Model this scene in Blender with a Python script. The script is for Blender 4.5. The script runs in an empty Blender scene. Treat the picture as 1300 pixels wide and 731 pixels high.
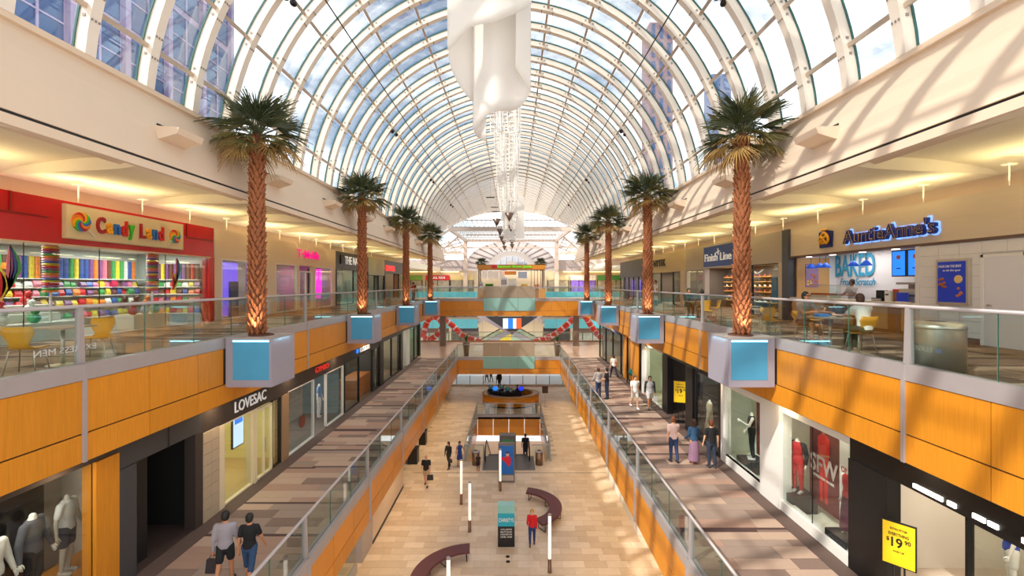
import bpy, bmesh, math, random
from mathutils import Vector, Matrix, Euler
random.seed(7)
PI = math.pi
R = math.radians
SC = bpy.context.scene
COL = SC.collection

# ------------------------------------------------------------------ camera
cd = bpy.data.cameras.new('camera')
cam = bpy.data.objects.new('camera', cd)
COL.objects.link(cam)
cam.location = (0.35, 0.0, 11.6)
cam.rotation_euler = (R(90), 0, 0)
cd.sensor_width = 36
cd.lens = 36 * 577.8 / 1300
cd.shift_x = -1 / 1300
cd.shift_y = -5.5 / 1300
cd.clip_start = 0.05
cd.clip_end = 2000
SC.camera = cam

# ------------------------------------------------------------------ sky
w = bpy.data.worlds.new('sky')
SC.world = w
w.use_nodes = True
nt = w.node_tree
nt.nodes.clear()
def nn(t, **k):
    n = nt.nodes.new(t)
    for a, b in k.items():
        setattr(n, a, b)
    return n
tc = nn('ShaderNodeTexCoord')
mp = nn('ShaderNodeMapping')
mp.inputs['Scale'].default_value = (-1.0, 1.0, 2.2)
mp.inputs['Location'].default_value = (3.1, 1.2, 0.4)
no = nn('ShaderNodeTexNoise')
no.inputs['Scale'].default_value = 2.6
no.inputs['Detail'].default_value = 9
no.inputs['Roughness'].default_value = 0.6
rp = nn('ShaderNodeValToRGB')
rp.color_ramp.elements[0].position = 0.40
rp.color_ramp.elements[1].position = 0.56
sky = nn('ShaderNodeTexSky')
sky.sky_type = 'NISHITA'
sky.sun_disc = False
sky.sun_elevation = R(48)
sky.sun_rotation = R(230)
skm = nn('ShaderNodeVectorMath', operation='MULTIPLY')
skm.inputs[1].default_value = (0.125, 0.115, 0.105)
mx = nn('ShaderNodeMixRGB')
mx.inputs[2].default_value = (1.12, 1.1, 1.08, 1)
bg = nn('ShaderNodeBackground')
bg.inputs['Strength'].default_value = 1.9
out = nn('ShaderNodeOutputWorld')
L = nt.links.new
L(tc.outputs['Generated'], mp.inputs[0]); L(mp.outputs[0], no.inputs['Vector'])
L(no.outputs['Fac'], rp.inputs[0]); L(rp.outputs[0], mx.inputs[0])
L(sky.outputs[0], skm.inputs[0]); L(skm.outputs[0], mx.inputs[1])
L(mx.outputs[0], bg.inputs[0]); L(bg.outputs[0], out.inputs[0])

# ------------------------------------------------------------------ sun
sd = bpy.data.lights.new('sun', 'SUN')
sd.energy = 4.6
sd.angle = R(0.8)
sd.color = (1.0, 0.9, 0.78)
so = bpy.data.objects.new('sun', sd)
COL.objects.link(so)
so.rotation_euler = Vector((0.58, 0.42, -0.70)).to_track_quat('-Z', 'Y').to_euler()

SC.view_settings.view_transform = 'Standard'
SC.view_settings.look = 'None'
SC.view_settings.gamma = 1
SC.view_settings.use_curve_mapping = False
SC.view_settings.exposure = 0.33
SC.cycles.max_bounces = 8
SC.cycles.diffuse_bounces = 4
SC.cycles.glossy_bounces = 3
SC.cycles.transmission_bounces = 4
SC.cycles.transparent_max_bounces = 24
SC.cycles.sample_clamp_indirect = 4
SC.cycles.caustics_reflective = False
SC.cycles.caustics_refractive = False

def area(name, loc, direction, sx, sy, power, color=(1, .9, .75), spread=PI):
    d = bpy.data.lights.new(name, 'AREA')
    d.shape = 'RECTANGLE'; d.size = sx; d.size_y = sy; d.energy = power; d.color = color; d.spread = spread
    o = bpy.data.objects.new(name, d); COL.objects.link(o)
    o.location = loc
    v = Vector(direction)
    o.rotation_euler = v.to_track_quat('-Z', 'Y').to_euler()
    return o
def spot(name, loc, target, power, color=(1, .8, .55), ang=60, rad=.05, blend=.6):
    d = bpy.data.lights.new(name, 'SPOT')
    d.energy = power; d.color = color; d.spot_size = R(ang); d.shadow_soft_size = rad; d.spot_blend = blend
    o = bpy.data.objects.new(name, d); COL.objects.link(o)
    o.location = loc
    o.rotation_euler = (Vector(target) - Vector(loc)).to_track_quat('-Z', 'Y').to_euler()
    return o

# ceiling cove lights of the upper floor (behind the tops of the shopfronts, shining up)
COVE = (1.0, .86, .46)
for s in (-1, 1):
    for k in range(-1, 10):
        yc = 7.2 + 4.625 * k
        area('cove_light', (s * 12.15, yc + 2.2, 14.02), (-s * .35, 0, 1), 3.6, .3, 34, COVE)
# downlights in the soffit over the middle and lower floors
for s in (-1, 1):
    for k in range(9):
        area('soffit_light', (s * 6.1 if 0 else s * 7.9, 8.5 + 4.4 * k, 8.2), (0, 0, -1), .25, .25, 10, (1, .78, .5))
    for k in range(7):
        spot('soffit_spot', (s * 5.2, 13.5 + 4.8 * k, 3.45), (s * 5.0, 13.5 + 4.8 * k, 0), 190, (1, .78, .45), 95, .06)

# ------------------------------------------------------------------ helpers
def lin(c):
    return tuple(((v / 255) / 12.92 if v / 255 <= .04045 else ((v / 255 + .055) / 1.055) ** 2.4) for v in c)
MATS = {}
def mat(name, rgb, rough=.5, metal=0, emit=None, strength=1, var=.0, scale=6, stretch=(1, 1, 1), bump=0, alpha=None, spec=.5, rnd=0, trans=0):
    if name in MATS:
        return MATS[name]
    m = bpy.data.materials.new(name); m.use_nodes = True
    t = m.node_tree; b = t.nodes['Principled BSDF']
    c = lin(rgb)
    b.inputs['Base Color'].default_value = (*c, 1)
    b.inputs['Roughness'].default_value = rough
    b.inputs['Metallic'].default_value = metal
    b.inputs['Specular IOR Level'].default_value = spec
    if emit:
        b.inputs['Emission Color'].default_value = (*lin(emit), 1)
        b.inputs['Emission Strength'].default_value = strength
    if var or bump or rnd:
        co = t.nodes.new('ShaderNodeTexCoord'); mpn = t.nodes.new('ShaderNodeMapping')
        mpn.inputs['Scale'].default_value = stretch
        nz = t.nodes.new('ShaderNodeTexNoise'); nz.inputs['Scale'].default_value = scale; nz.inputs['Detail'].default_value = 5
        t.links.new(co.outputs['Object'], mpn.inputs[0]); t.links.new(mpn.outputs[0], nz.inputs['Vector'])
        oi = t.nodes.new('ShaderNodeObjectInfo')
        hs = t.nodes.new('ShaderNodeHueSaturation')
        hs.inputs['Color'].default_value = (*c, 1)
        ma = t.nodes.new('ShaderNodeMath'); ma.operation = 'MULTIPLY_ADD'
        ma.inputs[1].default_value = 2 * var * 1.6; ma.inputs[2].default_value = 1 - var * 1.6
        t.links.new(nz.outputs['Fac'], ma.inputs[0])
        mb_ = t.nodes.new('ShaderNodeMath'); mb_.operation = 'MULTIPLY_ADD'
        mb_.inputs[1].default_value = 2 * rnd; t.links.new(oi.outputs['Random'], mb_.inputs[0])
        sb = t.nodes.new('ShaderNodeMath'); sb.operation = 'SUBTRACT'; sb.inputs[1].default_value = rnd
        t.links.new(ma.outputs[0], sb.inputs[0]); t.links.new(sb.outputs[0], mb_.inputs[2])
        t.links.new(mb_.outputs[0], hs.inputs['Value'])
        t.links.new(hs.outputs[0], b.inputs['Base Color'])
        if rnd:
            av = t.nodes.new('ShaderNodeVectorMath'); av.operation = 'SCALE'
            cmb = t.nodes.new('ShaderNodeCombineXYZ')
            for q in range(3): t.links.new(oi.outputs['Random'], cmb.inputs[q])
            av.inputs['Scale'].default_value = 37.0
            t.links.new(cmb.outputs[0], av.inputs[0]); t.links.new(av.outputs[0], mpn.inputs['Location'])
        if bump:
            bp = t.nodes.new('ShaderNodeBump'); bp.inputs['Strength'].default_value = bump; bp.inputs['Distance'].default_value = .02
            t.links.new(nz.outputs['Fac'], bp.inputs['Height']); t.links.new(bp.outputs[0], b.inputs['Normal'])
    MATS[name] = m
    return m
def glass(name, rgb=(225, 240, 236), refl=.08, rough=.02, body=0.0, bodycol=(200, 200, 210), gz=.35):
    if name in MATS: return MATS[name]
    m = bpy.data.materials.new(name); m.use_nodes = True
    t = m.node_tree; t.nodes.clear()
    tr = t.nodes.new('ShaderNodeBsdfTransparent'); tr.inputs[0].default_value = (*lin(rgb), 1)
    gl = t.nodes.new('ShaderNodeBsdfGlossy'); gl.inputs['Roughness'].default_value = rough
    lw = t.nodes.new('ShaderNodeLayerWeight'); lw.inputs['Blend'].default_value = .25
    ma = t.nodes.new('ShaderNodeMath'); ma.operation = 'MULTIPLY_ADD'; ma.inputs[1].default_value = gz; ma.inputs[2].default_value = refl * .5
    t.links.new(lw.outputs['Fresnel'], ma.inputs[0])
    mx = t.nodes.new('ShaderNodeMixShader')
    t.links.new(ma.outputs[0], mx.inputs[0]); t.links.new(tr.outputs[0], mx.inputs[1]); t.links.new(gl.outputs[0], mx.inputs[2])
    o = t.nodes.new('ShaderNodeOutputMaterial')
    last = mx
    if body:
        df = t.nodes.new('ShaderNodeBsdfDiffuse'); df.inputs[0].default_value = (*lin(bodycol), 1)
        tl = t.nodes.new('ShaderNodeBsdfTranslucent'); tl.inputs[0].default_value = (*lin(bodycol), 1)
        m1 = t.nodes.new('ShaderNodeMixShader'); m1.inputs[0].default_value = .5
        t.links.new(df.outputs[0], m1.inputs[1]); t.links.new(tl.outputs[0], m1.inputs[2])
        m2 = t.nodes.new('ShaderNodeMixShader'); m2.inputs[0].default_value = body
        t.links.new(mx.outputs[0], m2.inputs[1]); t.links.new(m1.outputs[0], m2.inputs[2]); last = m2
    t.links.new(last.outputs[0], o.inputs[0])
    MATS[name] = m
    return m

WL = {}
class MB:
    """collects shapes, then links them as one mesh object"""
    def __init__(s): s.v = []; s.f = []
    def add(s, vs, fs):
        n = len(s.v); s.v += [tuple(p) for p in vs]; s.f += [tuple(i + n for i in f) for f in fs]; return s
    def box(s, x0, y0, z0, x1, y1, z1):
        if x0 > x1: x0, x1 = x1, x0
        if y0 > y1: y0, y1 = y1, y0
        if z0 > z1: z0, z1 = z1, z0
        return s.add([(x0, y0, z0), (x1, y0, z0), (x1, y1, z0), (x0, y1, z0), (x0, y0, z1), (x1, y0, z1), (x1, y1, z1), (x0, y1, z1)],
                     [(0, 3, 2, 1), (4, 5, 6, 7), (0, 1, 5, 4), (1, 2, 6, 5), (2, 3, 7, 6), (3, 0, 4, 7)])
    def cbox(s, c, d, rot=None):
        M = (rot or Matrix.Identity(3))
        vs = [Vector(c) + M @ Vector((a * d[0] / 2, b * d[1] / 2, e * d[2] / 2)) for e in (-1, 1) for a, b in ((-1, -1), (1, -1), (1, 1), (-1, 1))]
        return s.add(vs, [(0, 3, 2, 1), (4, 5, 6, 7), (0, 1, 5, 4), (1, 2, 6, 5), (2, 3, 7, 6), (3, 0, 4, 7)])
    def bar(s, a, b, wd, ht=None):
        a, b = Vector(a), Vector(b); d = b - a
        q = d.to_track_quat('X', 'Z').to_matrix()
        return s.cbox((a + b) / 2, (d.length, wd, ht or wd), q)
    def tube(s, pts, r, n=8, cap=True, r2=None):
        pts = [Vector(p) for p in pts]; m = len(pts); vs = []; fs = []
        prev = None
        for i, p in enumerate(pts):
            d = (pts[min(i + 1, m - 1)] - pts[max(i - 1, 0)]).normalized()
            if prev is None:
                up = Vector((0, 0, 1)) if abs(d.z) < .9 else Vector((1, 0, 0))
                u = d.cross(up).normalized()
            else:
                u = (prev - d * prev.dot(d)).normalized()
            prev = u; v = d.cross(u)
            if isinstance(r, (list, tuple)): rr = r[i]
            else: rr = r if r2 is None else r + (r2 - r) * i / (m - 1)
            for k in range(n):
                a = 2 * PI * k / n
                vs.append(p + (u * math.cos(a) + v * math.sin(a)) * rr)
        for i in range(m - 1):
            for k in range(n):
                k2 = (k + 1) % n
                fs.append((i * n + k, i * n + k2, (i + 1) * n + k2, (i + 1) * n + k))
        if cap:
            fs.append(tuple(range(n - 1, -1, -1))); fs.append(tuple((m - 1) * n + k for k in range(n)))
        return s.add(vs, fs)
    def lathe(s, prof, n=20, c=(0, 0, 0), sx=1, sy=1):
        vs = []; fs = []; m = len(prof)
        for r, z in prof:
            for k in range(n):
                a = 2 * PI * k / n
                vs.append((c[0] + r * sx * math.cos(a), c[1] + r * sy * math.sin(a), c[2] + z))
        for i in range(m - 1):
            for k in range(n):
                k2 = (k + 1) % n
                fs.append((i * n + k, i * n + k2, (i + 1) * n + k2, (i + 1) * n + k))
        fs.append(tuple(range(n - 1, -1, -1))); fs.append(tuple((m - 1) * n + k for k in range(n)))
        return s.add(vs, fs)
    def ell(s, c, r, n=12, m=8, rot=None):
        prof = [(max(1e-4, math.sin(PI * i / m)), -math.cos(PI * i / m)) for i in range(m + 1)]
        t = MB().lathe(prof, n)
        M = rot or Matrix.Identity(3)
        return s.add([Vector(c) + M @ Vector((p[0] * r[0], p[1] * r[1], p[2] * r[2])) for p in t.v], t.f)
    def prism(s, poly, axis, a, b):
        """poly: 2D points; extruded along axis 'x','y','z' from a to b"""
        def P(u, v, t):
            return {'x': (t, u, v), 'y': (u, t, v), 'z': (u, v, t)}[axis]
        n = len(poly)
        vs = [P(u, v, a) for u, v in poly] + [P(u, v, b) for u, v in poly]
        fs = [tuple(range(n)), tuple(range(2 * n - 1, n - 1, -1))] + [(i, (i + 1) % n, n + (i + 1) % n, n + i) for i in range(n)]
        return s.add(vs, fs)
    def sheet(s, grid, thick=0):
        """grid[i][j] of points"""
        a = len(grid); b = len(grid[0])
        vs = [p for row in grid for p in row]
        return s.add(vs, [(i * b + j, i * b + j + 1, (i + 1) * b + j + 1, (i + 1) * b + j) for i in range(a - 1) for j in range(b - 1)])
    def mesh(s, name):
        me = bpy.data.meshes.new(name); me.from_pydata(s.v, [], s.f); me.validate(); me.update()
        return me
    def build(s, name, m, parent=None, smooth=False, fix=True, **props):
        me = s.mesh(name)
        if fix:
            bm = bmesh.new(); bm.from_mesh(me); bmesh.ops.recalc_face_normals(bm, faces=bm.faces); bm.to_mesh(me); bm.free()
        return put(name, me, m, parent, smooth, **props)
def put(name, me, m, parent=None, smooth=False, **props):
    if m is not None and not me.materials: me.materials.append(m)
    if smooth:
        for p in me.polygons: p.use_smooth = True
        me.update()
    o = bpy.data.objects.new(name, me); COL.objects.link(o)
    if parent is not None: adopt(o, parent)
    for k, v in props.items(): o[k] = v
    return o
def adopt(o, parent):
    o.parent = parent
    if parent.name in WL: o.matrix_parent_inverse = Matrix.Translation(-Vector(WL[parent.name]))
def thing(name, label, cat, loc=(0, 0, 0), group=None, world=True, kind=None):
    o = bpy.data.objects.new(name, None); COL.objects.link(o); o.location = loc
    o.empty_display_size = .2
    if world: WL[o.name] = tuple(loc)
    if label: o['label'] = label
    if cat: o['category'] = cat
    if group: o['group'] = group
    if kind: o['kind'] = kind
    return o
def tag(o, label=None, cat=None, group=None, kind=None):
    if label: o['label'] = label
    if cat: o['category'] = cat
    if group: o['group'] = group
    if kind: o['kind'] = kind
    return o
KIDS = {}
def dup(root, loc=None, rz=None, label=None, parent=None):
    c = root.copy(); COL.objects.link(c)
    if loc is not None: c.location = loc
    if rz is not None: c.rotation_euler = (0, 0, rz)
    if label: c['label'] = label
    if parent is not None: c.parent = parent
    for ch in list(root.children): dup(ch, parent=c)
    return c
def put_copy(me, name, loc, parent, rot=None, scale=None, m=None):
    o = bpy.data.objects.new(name, me); COL.objects.link(o); o.location = loc
    if rot is not None: o.rotation_euler = rot
    if scale is not None: o.scale = scale
    adopt(o, parent)
    return o
ROT = {'front': (PI / 2, 0, 0), 'right': (PI / 2, 0, -PI / 2), 'left': (PI / 2, 0, PI / 2), 'back': (PI / 2, 0, PI), 'up': (0, 0, 0)}
def text(name, body, w_, h_, c, face, m, parent, ext=.02, off=.02, shear=0, flip=False):
    cu = bpy.data.curves.new(name, 'FONT'); cu.body = body; cu.size = 1; cu.extrude = ext; cu.offset = off; cu.shear = shear; cu.resolution_u = 3
    cu.align_x = 'CENTER'
    t = bpy.data.objects.new('tmp', cu)
    me = bpy.data.meshes.new_from_object(t)
    bpy.data.objects.remove(t)
    xs = [v.co.x for v in me.vertices]; ys = [v.co.y for v in me.vertices]
    if not xs: return None
    cx, cy = (min(xs) + max(xs)) / 2, (min(ys) + max(ys)) / 2
    fx, fy = w_ / (max(xs) - min(xs)), h_ / (max(ys) - min(ys))
    E = Euler(ROT[face]).to_matrix()
    for v in me.vertices:
        p = Vector(((v.co.x - cx) * fx * (-1 if flip else 1), (v.co.y - cy) * fy, v.co.z))
        v.co = E @ p + Vector(c)
    me.materials.clear()
    return put(name, me, m, parent)

# ------------------------------------------------------------------ materials
WOOD = mat('honey_wood_veneer', (214, 136, 34), .38, var=.13, scale=5, stretch=(6, 6, .35), rnd=.09)
WOODD = mat('brown_wood', (150, 92, 44), .45, var=.12, scale=5, stretch=(5, 5, .5))
STEEL = mat('grey_painted_metal', (172, 162, 160), .42, metal=.2, var=.04, scale=3)
BRUSH = mat('brushed_steel', (205, 196, 180), .36, metal=.7, var=.06, scale=30, stretch=(1, 1, .05))
DARKM = mat('dark_metal', (40, 38, 38), .45, metal=.5)
BLACK = mat('black_panel', (20, 19, 20), .35)
BRONZE = mat('dark_brown_fascia', (62, 52, 48), .5)
CHAR = mat('charcoal_panel', (66, 64, 66), .5)
WHITEP = mat('white_painted_steel', (238, 224, 208), .45, var=.03, scale=4)
CREAM = mat('cream_plaster', (226, 202, 176), .8, var=.02, scale=1.2)
CEILM = mat('warm_white_ceiling', (238, 226, 200), .85, var=.02, scale=1)
BEIGE = mat('beige_wall', (214, 192, 158), .75, var=.04, scale=2)
PANEW = mat('white_frame', (235, 230, 222), .5)
GLASS = glass('clear_glass', (242, 249, 247), .06)
SHOPGLASS = glass('shop_glass', (246, 250, 248), .05, gz=.16)
GREEN_EDGE = mat('green_glass_edge', (70, 130, 112), .25)
ROOFGLASS = glass('roof_glass', (238, 243, 246), .04)
FROST = glass('frosted_glass', (235, 225, 210), .05, .3, body=.72, bodycol=(214, 200, 180))
AQUA = mat('aqua_panel', (140, 186, 176), .22, var=.06, scale=1.2)
TEAL = mat('cyan_panel', (96, 184, 196), .35, var=.05, scale=1)
GASKET = mat('dark_teal_gasket', (40, 92, 86), .5)
SKINS = [mat('skin_light', (225, 172, 140), .6), mat('skin_tan', (190, 128, 92), .6), mat('skin_brown', (120, 76, 52), .6)]
HAIR = {'black': mat('black_hair', (22, 18, 16), .6), 'brown': mat('brown_hair', (70, 42, 26), .6), 'red': mat('auburn_hair', (120, 60, 30), .6), 'blond': mat('blond_hair', (190, 140, 70), .6)}
def fab(rgb): return mat('cloth_%02x%02x%02x' % rgb, rgb, .85, var=.05, scale=12)
SIGNW = mat('sign_white', (250, 248, 244), .4, emit=(255, 250, 244), strength=.3)
LIT = mat('white_lamp', (255, 250, 240), .5, emit=(255, 248, 235), strength=2.5)
WARMLIT = mat('warm_lamp', (255, 230, 180), .5, emit=(255, 225, 160), strength=2)

ORD = ['first', 'second', 'third', 'fourth', 'fifth', 'sixth', 'seventh', 'eighth', 'ninth', 'tenth'] + ['%dth' % i if i % 10 not in (1, 2, 3) or i < 20 else '%d%s' % (i, ['st', 'nd', 'rd'][i % 10 - 1]) for i in range(11, 90)]
W3 = 7.66; W2 = 4.5; WS3 = 12.5; WS2 = 8.2
F3, F2, F1 = 10.0, 5.0, 0.0
BAY = 9.25; MOD = BAY / 6
def wx(px, D): return .35 + (px - 651) * D / 577.8
def wz(py, D): return 11.6 - (py - 360) * D / 577.8
# ================================================================== SKYLIGHT VAULT
RV = 8.6; CZ = 15.47; Y0R = 7.75 - 10 * MOD
NR = 57
ENDY = Y0R + (NR - 1) * MOD
YW = 54.0
def thmin(y):
    P = [(52.5, 5.4), (53.5, 15), (58, 24), (64, 36), (71, 56), (76, 74), (78.6, 90)]
    if y <= P[0][0]: return 5.4
    for (a, b), (c, d) in zip(P[:-1], P[1:]):
        if y <= c: return b + (d - b) * (y - a) / (c - a)
    return 90
def yend(th):
    th = math.degrees(th); th = min(th, 180 - th)
    P = [(5.4, 52.5), (15, 53.5), (24, 58), (36, 64), (56, 71), (74, 76), (90, 78.6)]
    if th <= 5.4: return 52.5
    for (a, b), (c, d) in zip(P[:-1], P[1:]):
        if th <= c: return b + (d - b) * (th - a) / (c - a)
    return 78.6
sky_root = thing('skylight', None, None, (0, 0, 0), kind='structure')
def arcpt(th, r): return (r * math.cos(th), CZ + r * math.sin(th))
def arc_section(mb, r0, r1, y0, y1, t0, t1, n):
    pts = [t0 + (t1 - t0) * i / n for i in range(n + 1)]
    vs = []; fs = []
    for t in pts:
        for r, y in ((r0, y0), (r1, y0), (r1, y1), (r0, y1)):
            x, z = arcpt(t, r); vs.append((x, y, z))
    for i in range(n):
        for k in range(4):
            k2 = (k + 1) % 4
            fs.append((i * 4 + k, i * 4 + k2, i * 4 + 4 + k2, i * 4 + 4 + k))
    fs += [(0, 1, 2, 3), (n * 4 + 3, n * 4 + 2, n * 4 + 1, n * 4)]
    mb.add(vs, fs)
T0 = R(5.4); T1 = R(174.6)
m_ = MB(); RD = .27
arc_section(m_, RV - RD, RV - .02, -.075, .075, T0, T1, 56)
arc_section(m_, RV - RD - .025, RV - RD, -.12, .12, T0, T1, 56)
rib_me = m_.mesh('rib')
bm = bmesh.new(); bm.from_mesh(rib_me); bmesh.ops.recalc_face_normals(bm, faces=bm.faces); bm.to_mesh(rib_me); bm.free()
rib_me.materials.append(WHITEP)
m_ = MB()
for sgn in (-1, 1): arc_section(m_, RV - .02, RV + .03, sgn * .085 - .012, sgn * .085 + .012, T0, T1, 56)
gk_me = m_.mesh('gasket'); gk_me.materials.append(GASKET)
DEL = R(13)
TH = [R(90) + (k - 7) * DEL for k in range(15)]
# splice plates with bolts at each crossing, one set per rib (shared mesh)
m_ = MB()
for t in TH[1:-1]:
    for sg in (-1, 1):
        for y in (-.082, .082):
            x, z = arcpt(t + sg * .022, RV - .12)
            m_.box(x - .03, y - .008, z - .03, x + .03, y + .008, z + .03)
        for yy in (-.08, 0, .08):
            x, z = arcpt(t + sg * .03, RV - RD - .028); m_.box(x - .02, yy - .015, z - .02, x + .02, yy + .015, z + .02)
plate_me = m_.mesh('splice_plate'); plate_me.materials.append(mat('splice_grey', (150, 140, 130), .5, metal=.4))
for i in range(NR):
    y = Y0R + i * MOD
    tm_ = thmin(y)
    if tm_ > 87: continue
    if tm_ > 5.5:
        m_ = MB(); arc_section(m_, RV - RD, RV - .02, y - .075, y + .075, R(tm_), R(180 - tm_), 36); arc_section(m_, RV - RD - .025, RV - RD, y - .12, y + .12, R(tm_), R(180 - tm_), 36); m_.build('rib', WHITEP, sky_root); continue
    o = put_copy(rib_me, 'rib', (0, y, 0), sky_root)
    g = bpy.data.objects.new('gasket', gk_me); COL.objects.link(g); g.parent = o; g['kind'] = 'stuff'
    if -2 < y < 30:
        g = bpy.data.objects.new('splice_plate', plate_me); COL.objects.link(g); g.parent = o; g['kind'] = 'stuff'
for t in TH:
    ye_ = yend(t)
    mb = MB(); x, z = arcpt(t, RV - .08)
    rot = Matrix.Rotation(-(t - PI / 2), 3, 'Y')
    mb.cbox((x, (Y0R + ye_) / 2, z), (.06, ye_ - Y0R, .12), rot)
    x, z = arcpt(t, RV - .145)
    mb.cbox((x, (Y0R + ye_) / 2, z), (.10, ye_ - Y0R, .02), rot)
    mb.build('purlin', mat('purlin_taupe', (186, 168, 150), .5), sky_root)
# panes: 300 largest as pieces, the rest joined
rest = MB(); cnt = 0
pane_me = {}
for k in range(14):
    t0, t1 = TH[k] + .006, TH[k + 1] - .006
    m_ = MB(); arc_section(m_, RV + .02, RV + .04, -MOD / 2 + .1, MOD / 2 - .1, t0, t1, 2)
    pane_me[k] = m_
    me = m_.mesh('pane'); me.materials.append(ROOFGLASS); pane_me[k] = (m_, me)
order = []
for i in range(NR - 1):
    for k in range(14):
        order.append((abs(Y0R + (i + .5) * MOD - 1.5) if Y0R + (i + .5) * MOD > 1.5 else 500 + i, i, k))
order.sort()
for j, (d, i, k) in enumerate(order):
    y = Y0R + (i + .5) * MOD
    if y > yend((TH[k] + TH[k + 1]) / 2) + .3: continue
    if j < 300: put_copy(pane_me[k][1], 'pane', (0, y, 0), sky_root)
    else: rest.add([(a, b + y, c) for a, b, c in pane_me[k][0].v], pane_me[k][0].f)
rest.build('pane', ROOFGLASS, sky_root, kind='stuff')
for s in (-1, 1):
    pts = []
    for i in range(24):
        th = R(6 + 84 * i / 23); x, z = arcpt(th, RV - .1); pts.append((s * x, yend(th) + .1, z))
    MB().tube(pts, .16, 8).build('edge_arch', WHITEP, sky_root, True)
# black camera floodlights clipped to ribs
cam_t = thing('flood_lamp', 'pair of dark flood lamps clipped under a skylight rib', 'lamp', (0, 0, 0), 'flood lamps under the skylight ribs', world=False)
mb = MB(); mb.ell((0, 0, -.25), (.11, .15, .11)); mb.ell((.22, .05, -.42), (.1, .14, .1)); mb.build('lamp_head', DARKM, cam_t, True)
mb = MB(); mb.tube([(0, 0, 0), (0, 0, -.2)], .03, 6); mb.tube([(0, 0, -.05), (.22, .05, -.35)], .025, 6); mb.build('bracket', STEEL, cam_t)
spots = [(-1, 3, 13.9), (1, 3, 13.9), (-1, 3, 26.2), (1, 3, 26.2), (-1, 3, 38.6), (1, 3, 38.6), (-1, 3, 51), (1, 3, 51)]
for i, (s, k, y) in enumerate(spots):
    x, z = arcpt(TH[3], RV - .22)
    yy = Y0R + round((y - Y0R) / MOD) * MOD
    p = (abs(x) * s, yy, z)
    lb = 'dark flood lamp pair under a skylight rib, %s from the front on the %s' % (ORD[i // 2], 'left' if s < 0 else 'right')
    if i == 0: cam_t.location = p; cam_t['label'] = lb
    else: dup(cam_t, p, None, lb)

# ---------------------------------------------------------------- upper wall, cornice, ceilings
YN, YF = -4.0, 54.0
def side_wall(s):
    nm = 'wall_left' if s < 0 else 'wall_right'
    prof = [(7.66, 14.36), (7.72, 14.6), (7.86, 15.1), (8.08, 15.6), (8.36, 16.05), (8.36, 16.12), (8.28, 16.14), (8.28, 16.26), (8.75, 16.28), (8.75, 14.36)]
    mb = MB(); mb.prism([(s * a, b) for a, b in prof], 'y', -8, YW)
    w_ = mb.build(nm, CREAM, kind='structure')
    mb = MB(); mb.box(s * 7.70, -8, 14.29, s * 8.2, YW, 14.36); mb.build('shadow_gap', BLACK, w_)
    mb = MB()
    mb.box(s * 7.62, -8, 14.12, s * 7.74, YW, 14.29)
    mb.build('cornice_lip', CREAM, w_)
    return w_
wallL = side_wall(-1); wallR = side_wall(1)
def ceil_side(s):
    root = thing('ceiling', None, None, (0, 0, 0), kind='structure')
    SP = 4.625
    for k in range(-3, 10):
        ys = 9.8 + SP * (k - 1)
        g = []; N = 14
        top = []
        for i in range(N + 1):
            u = i / N
            x = 7.70 + (13.3 - 7.70) * u
            sk = 2.2 * (1 - (1 - u) ** 2)      # the seam sweeps away from the void
            base = 14.16 + .36 * math.sin(u * PI * .62)
            row = []
            for j in range(7):
                v = j / 6
                lift = .30 * v * math.sin(PI * min(1, u * 1.0)) ** .6 if u > 0 else 0
                row.append((s * x, ys + sk + SP * v, base + lift))
            g.append(row)
        mb = MB(); mb.sheet(g)
        # riser back down to the next bay
        r2 = [[g[i][6], (g[i][6][0], g[i][6][1], g[i][0][2] - .02)] for i in range(N + 1)]
        mb.sheet(r2)
        mb.build('ceiling_panel', CEILM, root, True, fix=False)
        # return above so daylight does not leak in
    mb = MB(); mb.box(s * 8.4, -8, 15.2, s * 13.5, 60, 15.3); mb.build('roof_slab', CREAM, root)
    mb = MB(); mb.box(s * 13.3, -8, 13.9, s * 13.5, 60, 15.3); mb.build('cove_back', CREAM, root)
    return root
ceil_side(-1); ceil_side(1)
# hanging rods with plates above the shopfronts
rod = thing('suspension_rod', 'thin white ceiling rod above the shopfront tops', 'rod', (0, 0, 0), 'rods above the shopfronts', world=False)
mb = MB(); mb.tube([(0, 0, 0), (0, 0, .55)], .018, 6); mb.build('shaft', WHITEP, rod)
mb = MB(); mb.box(-.12, -.08, .5, .12, .08, .53); mb.build('plate', WHITEP, rod)
first = True
for s in (-1, 1):
    for k in range(14):
        p = (s * 12.35, 11.0 + 2.3 * k, 13.97)
        lb = 'thin white ceiling rod above the %s shopfronts, %s from the front' % ('left' if s < 0 else 'right', ORD[k])
        if first: rod.location = p; first = False; rod['label'] = lb
        else: dup(rod, p, None, lb)
# wedge shaped wall lights on the upper wall
ul = thing('wall_uplight', 'white wedge shaped uplight on the cream wall under the skylight', 'light', (0, 0, 0), 'wedge uplights along the upper walls', world=False)
mb = MB(); mb.prism([(0, 0), (-.55, .16), (-.60, .30), (-.1, .34), (.1, .34), (.1, 0)], 'y', -.42, .42); mb.build('housing', CREAM, ul)
mb = MB(); mb.box(-.4, -.3, .335, -.05, .3, .36); mb.build('lens', PANEW, ul)
mb = MB(); mb.tube([(0, -.3, .42), (0, .3, .42)], .02, 6); mb.build('rail', DARKM, ul)
first = True
for s in (-1, 1):
    for k in range(7):
        p = (s * 7.93, 10.9 + 4.625 * k, 14.9); rz = 0 if s > 0 else PI
        lb = 'white wedge uplight on the %s upper wall, %s from the front' % ('left' if s < 0 else 'right', ORD[k])
        if first: ul.location = p; ul.rotation_euler = (0, 0, rz); first = False; ul['label'] = lb
        else: dup(ul, p, rz, lb)

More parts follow.
